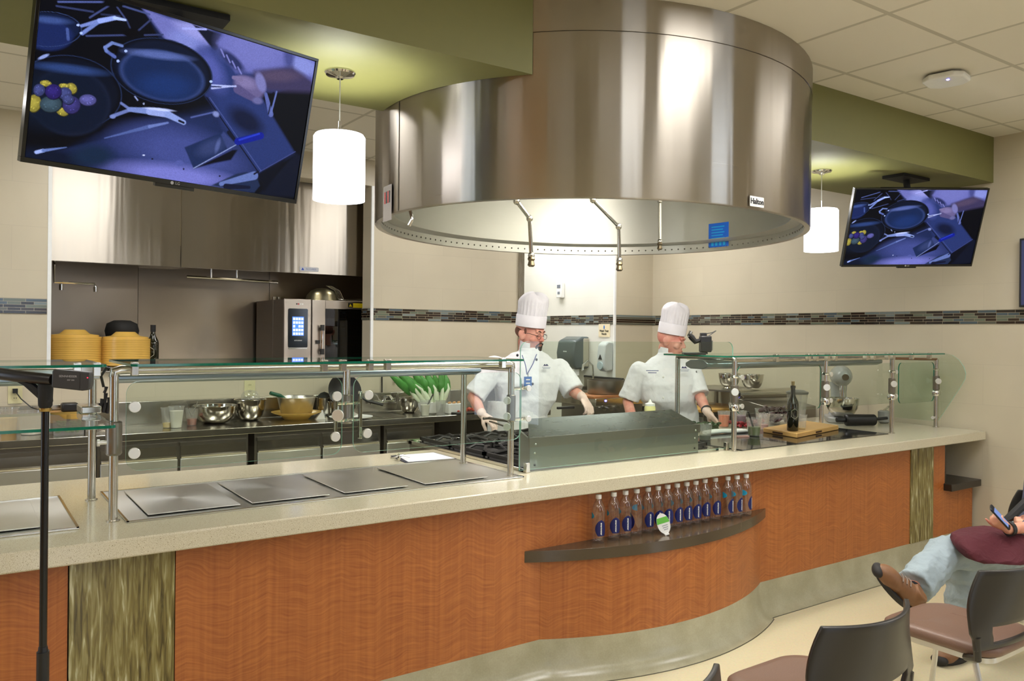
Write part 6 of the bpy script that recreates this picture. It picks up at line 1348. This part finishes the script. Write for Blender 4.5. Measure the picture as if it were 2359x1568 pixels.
def toque(root, T, h=.26, r0=.098, r1=.104, lean=(0, 0)):
    """tall pleated paper hat with a folded band"""
    k = MB(); R = []; n = 72
    for i, (z, r) in enumerate([(.035, r0), (.11, r0+.001), (.16, r1-.004), (.23, r1), (.26, r1-.004), (.285, r1-.022), (.298, r1-.05), (.302, .02)]):
        zz = .058+(z-.035)*h/.267; pl_ = .0035 if .1 < z < .25 else .001
        R.append([T @ V((r+pl_*math.cos(24*a))*.94*math.cos(a)+lean[0]*(z-.1), (r+pl_*math.cos(24*a))*1.06*math.sin(a)-.003+lean[1]*(z-.1), zz+(.012*math.sin(3*a+1) if z > .25 else 0)) for a in [2*PI*j/n for j in range(n)]])
    k.rings(R, False, True); hat = k.build('chef_hat', M_HAT, root, smooth=60)
    k = MB(); k.rings([[T @ V((r)*.95*math.cos(a), (r)*1.06*math.sin(a)-.003, z) for a in [2*PI*j/48 for j in range(48)]] for r, z in ((r0+.002, .052), (r0+.006, .054), (r0+.007, .130), (r0+.003, .133))], False, False, closed=True); k.build('hat_band', M_HAT, hat, smooth=60)
def folds(o, strength, size, seed=0):
    tx = bpy.data.textures.new('fold_noise', 'CLOUDS'); tx.noise_scale = size; tx.noise_depth = 2
    d = o.modifiers.new('folds', 'DISPLACE'); d.texture = tx; d.strength = strength; d.mid_level = .5; d.texture_coords = 'GLOBAL'
def legs(b, hip, right, fwd, r=.09, L=.93):
    for s_ in (-1, 1):
        h = hip+right*.095*s_; limb(b, [V(h.x, h.y, .88), V(h.x, h.y, .5)+fwd*.01, V(h.x, h.y, .10)], [r+.01, r*.72, r*.52], 14)
def shoes(root, hip, right, fwd):
    for s_ in (-1, 1):
        h = hip+right*.10*s_; T = basis(right, fwd, (0, 0, 1), V(h.x, h.y, 0)); k = MB()
        k.ell((0, .06, .045), .045, .13, .045).ell((0, -.03, .06), .042, .06, .06).box(-.045, -.08, .0, .045, .18, .02); k.xf(T); remesh(k.build('shoe', M_BLK, root), .008, 3)
def chef(label, hip, chest, neck, head, hfwd, hup, shR, elR, wrR, shL, elL, wrL, handR, handL, skin, slR, slL, big=1.0, fdir=(0, -1, 0), **kw):
    f = Vector(fdir).normalized(); r_ = f.cross(V(0, 0, 1)).normalized()   # person's right-hand side seen along f
    r_ = Vector((-f.y, f.x, 0))*-1
    root = thing('person', label, 'person', (hip.x, hip.y, 0))
    T = headT(head, hfwd, hup)
    # body: torso, legs, arms, hands, neck and head as one surface
    b = MB(); headbuild(b, T)
    limb(b, [neck+V(0, 0, -.03), T @ V(0, -.03, -.06)], [.062, .058], 16)
    torso(b, [(V(hip.x, hip.y, .84), .165*big, .115*big), (V(hip.x, hip.y, .97), .155*big, .115*big), (chest+V(0, 0, -.13), .165*big, .12*big), (chest, .175*big, .12*big), (chest.lerp(neck, .6), .14*big, .09*big), (neck+V(0, 0, -.01), .06, .06)], r_, f)
    legs(b, hip, r_, f, .08)
    for s_, e_, w_ in ((shR, elR, wrR), (shL, elL, wrL)): limb(b, [s_, s_.lerp(e_, .5), e_, e_.lerp(w_, .4), w_], [.052, .048, .042, .041, .027], 14)
    hand(b, *handR[0], **handR[1]); hand(b, *handL[0], **handL[1])
    body = b.build('body', skin, root); remesh(body, .0048, 3, .4)
    # gloves
    for hd, w_, e_ in ((handR, wrR, elR), (handL, wrL, elL)):
        b = MB(); hand(b, *hd[0], grow=.0018, **hd[1]); ax = (e_-w_).normalized(); limb(b, [w_, w_+ax*.03], [.0305, .033], 14)
        g = b.build('glove', M_GLV, root); remesh(g, .0035, 3, .4)
    # jacket
    b = MB(); cm = chest
    torso(b, [(V(hip.x, hip.y, .80), .205*big, .155*big), (V(hip.x, hip.y, .98), .195*big, .155*big), (cm+V(0, 0, -.15), .205*big, .165*big), (cm+V(0, 0, -.02), .225*big, .160*big), (cm.lerp(neck, .38), .222*big, .130*big), (cm.lerp(neck, .62), .185*big, .105*big), (cm.lerp(neck, .82), .130*big, .09*big), (neck+V(0, 0, -.02), .088, .082), (neck+V(0, 0, .005), .074, .074)], r_, f)
    for s_, e_, w_, sl in ((shR, elR, wrR, slR), (shL, elL, wrL, slL)):
        end = s_.lerp(e_, min(1, sl)) if sl <= 1 else e_.lerp(w_, sl-1); P = [s_+(cm-s_)*.30+V(0, 0, .0), s_, s_.lerp(e_, .55)]+([e_] if sl > 1 else [])+[end]
        limb(b, P[:-1], [.094*big, .080*big, .078*big]+([.072*big] if sl > 1 else []), 16); d = (P[-1]-P[-2]); b.tube([P[-2], P[-1]], [.076*big if sl <= 1 else .072*big, .080*big if sl <= 1 else .066*big], 18)
    j = b.build('jacket', M_COAT, root); remesh(j, .0075, 3, .5); folds(j, .020, .13); folds(j, .006, .05)
    # collar
    k = MB(); R = []
    for z, rr in ((-.025, .080), (.052, .071), (.054, .066), (-.01, .071)): R.append([neck-f*.006+r_*rr*math.cos(a)+f*rr*1.05*math.sin(a)+V(0, 0, z+.018*(-math.sin(a))+.004) for a in [PI/2+.30+(2*PI-.60)*i/30 for i in range(31)]])
    k.rings([list(q) for q in zip(*R)]); k.build('collar', M_COAT, root, smooth=50)
    for s_, e_ in ((0, 0),): pass
    # sleeve cuffs folded back
    for s_, e_, w_, sl in ((shR, elR, wrR, slR), (shL, elL, wrL, slL)):
        pass
    tr = MB(); legs(tr, hip, r_, f, .098); remesh(tr.build('trousers', M_TRS, root), .01, 3); shoes(root, hip, r_, f)
    return root, T, r_, f, body
# --- left chef
hip = V(3.36, 4.80, .9); chest = ony(1212, 872, 4.76); neck = ony(1221, 803, 4.79); head = ony(1221, 770, 4.80)
fdir = Vector((-.30, -.95, 0)).normalized()
hf = Vector((.28, -.92, -.12)); hu = Vector((.0, 0, 1))
shR = ony(1140, 846, 4.84); elR = ony(1090, 915, 4.86); wrR = ony(1112, 955, 4.62)
shL = ony(1288, 850, 4.70); elL = ony(1322, 902, 4.56); wrL = ony(1343, 915, 4.44)
hR = ((wrR, (.35, -.62, -.42), (.1, .5, -.8), .62, -1), dict(L=.185)); hL = ((wrL, (.06, -.62, -.72), (-.1, .75, -.62), .62, 1), dict(L=.195))
root, T, r_, f, body = chef('person in tall chef hat with glasses and goatee, blue badge on white jacket', hip, chest, neck, head, hf, hu, shR, elR, wrR, shL, elL, wrL, hR, hL, M_SK1, .95, 1.0, 1.06, fdir)
face_parts(root, T, mat('dark_brow', (58, 40, 30), .8), glasses=True, goatee=mat('dark_goatee', (52, 42, 36), .8, var=.3, scale=200), hair=mat('dark_hair', (112, 76, 62), .9, var=.3, scale=300)); toque(root, T, .225, .097, .101, (-.03, .0))
# apron
k = MB(); 
for z0_, z1_ in ((.40, 1.12),):
    R = []
    for i in range(9):
        z = z0_+(z1_-z0_)*i/8; wd = .212+.0*(z < .9); R.append([V(hip.x, hip.y, z)+r_*wd*math.sin(a)*1.06+f*.178*math.cos(a)*1.0+f*(.008 if z < .9 else 0) for a in [-1.5+3.0*j/24 for j in range(25)]])
    k._a([p for q in R for p in q], [(i*25+j, i*25+j+1, (i+1)*25+j+1, (i+1)*25+j) for i in range(8) for j in range(24)])
ap = k.build('apron', M_APR, root, smooth=80); sd = ap.modifiers.new('thick', 'SOLIDIFY'); sd.thickness = .004; sb_ = ap.modifiers.new('sub', 'SUBSURF'); sb_.levels = 2; sb_.render_levels = 2; folds(ap, .02, .07)
def onbody(px, py, lift=.012): 
    """point just in front of the chest at a photo mark"""
    y = chest.y-.155; return ony(px, py, y)
# lanyard and badge
zc = f*.175; pN = lambda s_: neck+r_*.05*s_+f*.055
bp_ = chest+f*.185+V(0, 0, -.0)
q0 = ony(1214, 862, chest.y-.19); pL, pR_ = ony(1203, 818, chest.y-.10), ony(1236, 816, chest.y-.10)
MB().tube([pL, pL.lerp(q0, .5)+f*.02, q0], .0035, 6).tube([pR_, pR_.lerp(q0, .5)+f*.02, q0], .0035, 6).build('lanyard', mat('lanyard_blue', (30, 50, 120), .6), root)
q = ony(1216, 882, chest.y-.195); Tb = basis(-r_ if (-r_).dot(V(RX, RY, 0)) > 0 else r_, (0, 0, 1), f, q)
bd_ = MB().box(-.028, -.048, -.0015, .028, .045, .0015, Tb).build('badge', mat('badge_blue', (22, 92, 168), .4), root); MB().cyl(Tb @ V(0, .045, 0), Tb @ V(0, .07, 0), .004).build('badge_clip', M_CHR, bd_)
k = MB(); [k.box(-.014, z, .0015, .016, z+.008, .0022, Tb) for z in (.02, -.005, -.03)]; k.build('badge_lettering', M_WHT, bd_)
for px, py in ((1192, 818), (1236, 828), (1227, 884), (1200, 886)):
    q = ony(px, py, chest.y-.155 if py < 850 else chest.y-.19); MB().ell(q, .010, .006, .010, seg=12).build('button', mat('navy_button', (24, 24, 40), .4), root)
q = ony(1258, 842, chest.y-.16); Te = basis(Vector((RX, RY, 0)), (0, 0, 1), (-FX, -FY, 0), q+V(-FX, -FY, 0)*.03)
k = MB(); k.mat(0).prism([(-.022, 0), (-.012, .014), (-.004, .006), (.004, .014), (.018, .0)], 0, .002).mat(1).box(-.03, -.012, 0, .03, -.008, .002).box(-.024, -.02, 0, .026, -.016, .002); k.xf(Te).build('emblem', [mat('navy_thread', (50, 56, 100), .8), mat('pale_thread', (160, 166, 184), .8)], root)
# tool in the right hand
d0 = ony(1128, 963, 4.52); d1 = ony(1172, 970, 4.20)
tag(MB().tube([d0+V(-.05, 0, .0), d0, d1], [.010, .010, .008], 8).tube([d0+V(0, 0, -.02), ony(1165, 982, 4.25)], .006, 6).build('tongs', M_STD), 'steel tongs held in the left chef right hand over the grates', 'tongs')
# --- right chef
hip2 = V(4.78, 4.62, .9); chest2 = ony(1538, 878, 4.60); neck2 = ony(1539, 813, 4.64); head2 = ony(1545, 785, 4.62)
fd2 = Vector((-.45, -.89, 0)).normalized()
hf2 = Vector((.42, -.85, -.17)); hu2 = Vector((.0, 0, 1))
shR2 = ony(1472, 856, 4.72); elR2 = ony(1446, 925, 4.78); wrR2 = ony(1462, 985, 4.50)
shL2 = ony(1592, 852, 4.52); elL2 = ony(1612, 912, 4.40); wrL2 = ony(1630, 950, 4.22)
hR2 = ((wrR2, (.2, -.4, -.8), (.3, .4, 0), .3, -1), dict(L=.18)); hL2 = ((wrL2, (.42, -.45, -.62), (-.55, .20, -.55), .36, 1), dict(L=.20))
root2, T2, r2_, f2, body2 = chef('person in tall white chef hat and short sleeved white jacket looking down, black wristband', hip2, chest2, neck2, head2, hf2, hu2, shR2, elR2, wrR2, shL2, elL2, wrL2, hR2, hL2, M_SK2, .92, .95, 1.04, fd2)
face_parts(root2, T2, mat('sandy_brow', (176, 120, 90), .8), .003); toque(root2, T2, .225, .094, .097, (.0, .0))
ax = (elL2-wrL2).normalized(); u, w, d_ = frame(ax); c_ = wrL2+ax*.035
MB().rings([[c_+ax*z+(u*math.cos(a)+w*math.sin(a))*r for a in [2*PI*i/24 for i in range(24)]] for z, r in ((-.008, .036), (-.008, .040), (.008, .041), (.008, .037))], False, False, closed=True).build('wristband', M_BLK, root2)
k = MB(); k.tube([T2 @ V(-.082, .0, -.01), T2 @ V(-.075, .05, -.05), T2 @ V(-.055, .085, -.066)], .0018, 6); k.ell(T2 @ V(-.053, .087, -.067), .004, .004, .004, seg=8); k.build('headset_microphone', mat('skin_wire', (206, 170, 130), .5), root2)
q = ony(1577, 848, chest2.y-.20); Te = basis(Vector((RX, RY, 0)), (0, 0, 1), (-FX, -FY, 0), q)
k = MB(); k.mat(0).prism([(-.026, 0), (-.014, .016), (-.004, .006), (.004, .016), (.022, .0)], 0, .002).mat(1).box(-.036, -.014, 0, .036, -.009, .002).box(-.03, -.024, 0, .03, -.019, .002); k.xf(Te).build('emblem', [MATS['navy_thread'], MATS['pale_thread']], root2)
q = ony(1502, 856, chest2.y-.14); Te = basis(Vector((RX, RY, 0)), (0, 0, 1), (-FX, -FY, 0), q)
k = MB(); k.box(-.045, .006, 0, .05, .011, .002).box(-.03, -.01, 0, .035, -.005, .002); k.xf(Te).build('embroidered_lettering', MATS['lanyard_blue'], root2)
for py in (868, 916): MB().ell(ony(1528, py, chest2.y-.185), .009, .006, .009, seg=12).build('button', M_WHT, root2)
q = ony(1604, 862, shL2.y-.09); MB().ell(q, .008, .008, .03).build('pocket_pen', M_BLK, root2)
# squeeze bottle
q = ony(1497, 975, 3.95); t = thing('squeeze_bottle', 'pale yellow squeeze bottle standing behind the range guard', 'bottle', (q.x, 3.95, .9105)); zb_ = .9105
MB().lathe([(.03, 0), (.034, .01), (.038, .195), (.032, .21), (.012, .217)], (q.x, 3.95, zb_), 24).build('body', mat('yellow_oil', (220, 214, 150), .25, Transmission_Weight=.3) if False else mat('yellow_oil', (220, 214, 150), .25), t); MB().lathe([(.034, .208), (.034, .222), (.014, .23), (.004, .25), (0, .251)], (q.x, 3.95, zb_), 20).build('cap', M_WHT, t)
# ================================================================ CHAIRS AND SEATED PERSON
M_CH = mat('dark_taupe_plastic', (38, 34, 28), .35, var=.05); M_SEAT = mat('brown_vinyl', (112, 84, 68), .45, var=.05, bump=.08, scale=200); M_LEG = mat('silver_frame', (206, 204, 198), .3, .7)
def chair(label):
    t = thing('stacking_chair', label, 'chair', (0, 0, 0), 'dark stacking chairs')
    # backrest: curved panel with side posts, opening beneath
    def pt(u, v):  # u across -1..1, v height
        x = u*(.272-.015*(v < .2)); y = -.045*(v)+.12*u*u*(.3+.7*v); return V(x, y, .47+.288*v)
    n, mV = 24, 14; k = MB(); vs = []; ok = {}
    us = [-1+2*i/n for i in range(n+1)]; vs_ = [j/mV for j in range(mV+1)]
    P = []
    for j, v in enumerate(vs_):
        for i, u in enumerate(us):
            vv = v; rr = 1.0
            top = 1-.16*max(0, abs(u)-.72)/.28*0
            if v > .45: u2 = u*(1-.17*((v-.45)/.55)**1.6)
            else: u2 = u
            P.append(pt(u2, v))
    fs = []
    for j in range(mV):
        for i in range(n):
            if vs_[j] < .28 and abs((us[i]+us[i+1])/2) < .66 and vs_[j] > .06: continue
            a = j*(n+1)+i; fs.append((a, a+1, a+n+2, a+n+1))
    k._a(P, fs); o = k.build('backrest', M_CH, t, smooth=60); sd = o.modifiers.new('thick', 'SOLIDIFY'); sd.thickness = .016; sd.offset = 0; bv = o.modifiers.new('round', 'BEVEL'); bv.width = .004; bv.segments = 2
    R = []
    sp_ = rrect(-.205, .0, .205, .45, .09, 8); ctr = V(0, .23, 0)
    for z, s_ in ((.425, .90), (.432, .97), (.445, 1.0), (.462, .985), (.472, .93), (.476, .8), (.474, .4)): R.append([V(x*s_, ctr.y+(y-ctr.y)*s_, z-.012*max(0, (y-.36)/.1)) for x, y in sp_])
    MB().rings(R).build('seat', M_SEAT, t, smooth=50)
    MB().prism(rrect(-.185, .02, .185, .42, .07, 6), .405, .4245).build('seat_pan', M_LEG, t)
    for sx_ in (-1, 1):
        MB().tube([V(.20*sx_, .40, .41), V(.225*sx_, .43, .2), V(.235*sx_, .46, .0)], .011, 10).build('leg', M_LEG, t); MB().tube([V(.20*sx_, .06, .41), V(.225*sx_, .0, .2), V(.235*sx_, -.05, .0)], .011, 10).build('leg', M_LEG, t)
        MB().tube([V(.185*sx_, .10, .415), V(.236*sx_, .035, .44), V(.245*sx_, .035, .52)], .014, 10).build('back_support', M_CH, t)
    MB().cyl((-.2, .4, .40), (.2, .4, .40), .010).build('cross_tube', M_LEG, t); return t
ch = chair('dark stacking chair in the middle foreground with its curved back to the viewer'); ch.location = (2.30, 1.375, 0)
dup(ch, (3.28, 1.40, 0), 0, 'dark stacking chair at the lower right with a brown seat, nearest the picture edge')
dup(ch, (1.39, 1.365, 0), 0, 'dark stacking chair at the bottom edge, only a back corner showing')
dup(ch, (4.90, 1.86, 0), PI/2, 'dark stacking chair under the seated person at the right edge')
# --- seated person, legs crossed, mostly outside the frame
M_JEAN = clothmat('pale_jeans', (146, 160, 166), .3, 12); M_KNIT = clothmat('blue_grey_knit', (84, 88, 112), .5, 40)
M_LEA = mat('brown_leather', (120, 82, 50), .5, var=.15, scale=30, bump=.1); M_SOLE = mat('dark_rubber', (30, 27, 25), .7)
root = thing('person', 'seated person at the right edge, pale jeans, brown shoes, legs crossed, holding a phone', 'person', (4.5, 1.9, 0))
hipc = V(4.58, 1.87, .56); d_ = 3.98
kneeA = ond(2178, 1272, 3.92); ankA = ond(2092, 1366, 3.70); hipA = V(4.66, 1.74, .56)
kneeB = ond(2222, 1318, 4.02); ankB = V(kneeB.x+.02, kneeB.y+.02, .10); hipB = V(4.66, 1.96, .54)
chs = V(4.86, 1.85, .92); nk = V(4.86, 1.85, 1.14); hd = V(4.80, 1.85, 1.30)
f = V(-1, 0, 0); rr = V(0, 1, 0); T = headT(hd, (-.8, .1, -.5), (-.4, 0, .9))
wrA = ond(2322, 1218, 3.80); elA = V(4.74, 1.60, .70); shA = V(4.86, 1.66, 1.06)
wrB = ond(2352, 1204, 4.0); elB = V(4.80, 1.90, .72); shB = V(4.95, 1.98, 1.06)
b = MB(); headbuild(b, T); limb(b, [nk+V(0, 0, -.04), T @ V(0, -.03, -.06)], [.055, .052], 14)
torso(b, [(V(4.76, 1.86, .50), .16, .12), (V(4.80, 1.86, .66), .14, .11), (chs, .16, .11), (chs.lerp(nk, .6), .13, .08), (nk, .055, .055)], rr, f)
limb(b, [hipA, hipA.lerp(kneeA, .5), kneeA, kneeA.lerp(ankA, .35), ankA], [.085, .075, .055, .052, .036]); limb(b, [hipB, hipB.lerp(kneeB, .5), kneeB, kneeB.lerp(ankB, .35), ankB], [.085, .075, .055, .052, .036])
for s_, e_, w_ in ((shA, elA, wrA), (shB, elB, wrB)): limb(b, [s_, s_.lerp(e_, .5), e_, e_.lerp(w_, .4), w_], [.045, .042, .038, .036, .025])
pd = (ond(2285, 1172, 3.80)-ond(2325, 1212, 3.80)).normalized()
hA = ((wrA, (ond(2303, 1208, 3.78)-wrA).normalized()*1.0+V(0, 0, .1), V(.1, .5, .8), 1.15, 1), dict(L=.15)); hB = ((wrB, (-.9, -.1, .1), V(0, -.9, .3), .9, -1), dict(L=.16))
hand(b, *hA[0], **hA[1]); hand(b, *hB[0], **hB[1])
for ank, dr in ((ankA, (ond(2018, 1335, 3.62)-ond(2095, 1392, 3.68)).normalized()), (ankB, V(-1, 0, -.1))): limb(b, [ank, ank+V(0, 0, -.02)+dr*.10], [.038, .034])
remesh(b.build('body', M_SK3, root), .006, 3, .4)
b = MB(); torso(b, [(V(4.76, 1.86, .50), .175, .14), (V(4.77, 1.86, .60), .17, .14), (V(4.79, 1.86, .66), .165, .135)], rr, f)
limb(b, [hipA, hipA.lerp(kneeA, .5), kneeA], [.115, .105, .078], 18); b.tube([kneeA, kneeA.lerp(ankA, .5), kneeA.lerp(ankA, .86)], [.080, .080, .086], 18)
limb(b, [hipB, hipB.lerp(kneeB, .5), kneeB], [.11, .10, .08], 18); b.tube([kneeB, kneeB.lerp(ankB, .5), kneeB.lerp(ankB, .95)], [.080, .085, .088], 18)
j = b.build('jeans', M_JEAN, root); remesh(j, .008, 3, .5); folds(j, .028, .08); folds(j, .012, .03)
b = MB(); torso(b, [(V(4.78, 1.86, .58), .18, .145), (V(4.82, 1.86, .75), .17, .135), (chs, .185, .13), (chs.lerp(nk, .55), .15, .10), (nk+V(0, 0, -.01), .07, .065)], rr, f)
for s_, e_, w_ in ((shA, elA, wrA), (shB, elB, wrB)): limb(b, [s_, s_.lerp(e_, .5), e_, e_.lerp(w_, .80)], [.065, .058, .054, .040], 14)
remesh(b.build('sweater', M_KNIT, root), .008, 3, .5)
k = MB(); k.ell((0, -.02, .05), .088, .105, .09).ell((0, -.06, -.03), .08, .06, .09); k.xf(T); remesh(k.build('hair', mat('brown_hair', (84, 60, 42), .7), root), .008, 2)
face_parts(root, T, MATS['dark_brow'])
ax = (elA-wrA).normalized(); u, w, q_ = frame(ax); c_ = wrA+ax*.01; MB().rings([[c_+ax*z+(u*math.cos(a)+w*math.sin(a))*r for a in [2*PI*i/24 for i in range(24)]] for z, r in ((-.009, .030), (-.009, .034), (.009, .035), (.009, .031))], False, False, closed=True).build('wristband', M_BLK, root)
def shoe(ank, heel, toe, sole_up, name='shoe'):
    fw_ = (toe-heel).normalized(); upv = Vector(sole_up); upv = (upv-fw_*upv.dot(fw_)).normalized(); T = basis(fw_.cross(upv), fw_, upv, heel); L_ = (toe-heel).length
    def foot(y): 
        t_ = y/L_; return .046*(.75+.45*math.sin(PI*min(1, max(0, t_*.9+.12))))*(1 if t_ < .9 else .82)
    R = []
    for z, g in ((0, -.002), (.006, .0), (.022, .002), (.024, 0)):
        R.append([T @ V((foot(L_/2+L_/2*math.sin(a))+g)*math.cos(a), L_/2+(L_/2+g)*math.sin(a), z+(.012*max(0, math.sin(a))**4)) for a in [2*PI*i/32 for i in range(32)]])
    s = MB().rings(R).build(name+'_sole', M_SOLE, root); k = MB()
    k.ell((0, L_*.70, .038), .050, L_*.285, .045, seg=20).ell((0, L_*.35, .048), .045, L_*.30, .050, seg=20).ell((0, L_*.14, .055), .036, .042, .048).tube([V(0, L_*.22, .06), V(0, L_*.20, .10)], [.040, .040], 18)
    k.xf(T); o = k.build(name, M_LEA, root); remesh(o, .005, 3); s.parent = o; s.matrix_parent_inverse = Matrix(); s.location = (0, 0, 0)
    MB().ell((0, L_*.925, .026), .042, .026, .026, seg=18).xf(T).build('toe_cap', M_SOLE, o)
    for i in range(3): MB().tube([T @ V(-.026, L_*(.46+.07*i), .090-.004*i), T @ V(0, L_*(.47+.07*i), .099-.005*i), T @ V(.026, L_*(.46+.07*i), .090-.004*i)], .003, 6).build('lace', mat('lace_grey', (120, 104, 92), .6), o)
    return T, L_
heel, toe = ond(2098, 1404, 3.66), ond(2008, 1316, 3.62)
fw_ = (toe-heel).normalized(); sd_ = Vector((RX, RY, 0)); nrm = fw_.cross(Vector((FX, FY, 0))).normalized(); 
if nrm.dot(ankA-heel) < 0: nrm = -nrm
shoe(ankA, heel, heel+fw_*.285, nrm*.8+Vector((-FX, -FY, 0))*.45)
MB().tube([ankA, ankA.lerp(heel+nrm*.08+fw_*.05, .8)], [.044, .046], 16).build('sock', mat('black_sock', (24, 24, 30), .9), root)
shoe(ankB, V(ankB.x+.05, ankB.y, .003), V(ankB.x-.235, ankB.y, .003), (0, 0, 1))
# bag on the lap
bg = thing('shoulder_bag', 'maroon fabric bag with a black strap lying on the seated person lap', 'bag', (4.4, 1.85, .64))
Pq = [ond(2208, 1240, 3.78), ond(2225, 1266, 3.72), ond(2242, 1299, 3.70), ond(2290, 1301, 3.70), ond(2360, 1305, 3.70), ond(2400, 1300, 3.72), ond(2400, 1240, 3.80), ond(2330, 1222, 3.86), ond(2270, 1222, 3.86)]
bk = V(FX, FY, 0)*.17; k = MB(); R = []
cen = sum(Pq, V(0, 0, 0))/len(Pq)
for s_, o_ in ((.86, -.02), (.97, .0), (1.0, .05), (.98, .12), (.88, .17)): R.append([cen+(p-cen)*s_+V(FX, FY, 0)*o_ for p in Pq])
k.rings(R[::-1]); o = k.build('bag_body', clothmat('maroon_fabric', (78, 20, 32), .5, 14), bg, smooth=60); sb_ = o.modifiers.new('sub', 'SUBSURF'); sb_.levels = 1; sb_.render_levels = 1; folds(o, .016, .08)
MB().tube([ond(2275, 1226, 3.95), ond(2306, 1204, 3.95), ond(2325, 1193, 3.97), ond(2365, 1155, 4.05), ond(2420, 1100, 4.15)], [.010, .012, .020, .022, .022], 8).build('strap', M_BLK, bg)
# phone
a_, b_ = ond(2283, 1168, 3.78), ond(2325, 1214, 3.76); yv = (a_-b_).normalized(); nv = Vector((-FX*.55+RX*.6, -FY*.55+RY*.6, .6)).normalized(); nv = (nv-yv*nv.dot(yv)).normalized(); T = basis(yv.cross(nv), yv, nv, (a_+b_)/2)
ph = thing('smartphone', 'black smartphone with a lit pale blue screen held by the seated person', 'phone', (a_+b_)/2)
MB().prism(rrect(-.030, -.062, .030, .062, .010), -.004, .004).xf(T).build('case', M_BLK, ph, bevel=.0015); MB().box(-.026, -.048, .0041, .026, .042, .0046, T).build('screen', emit('phone_blue', (140, 176, 255), .45), ph)
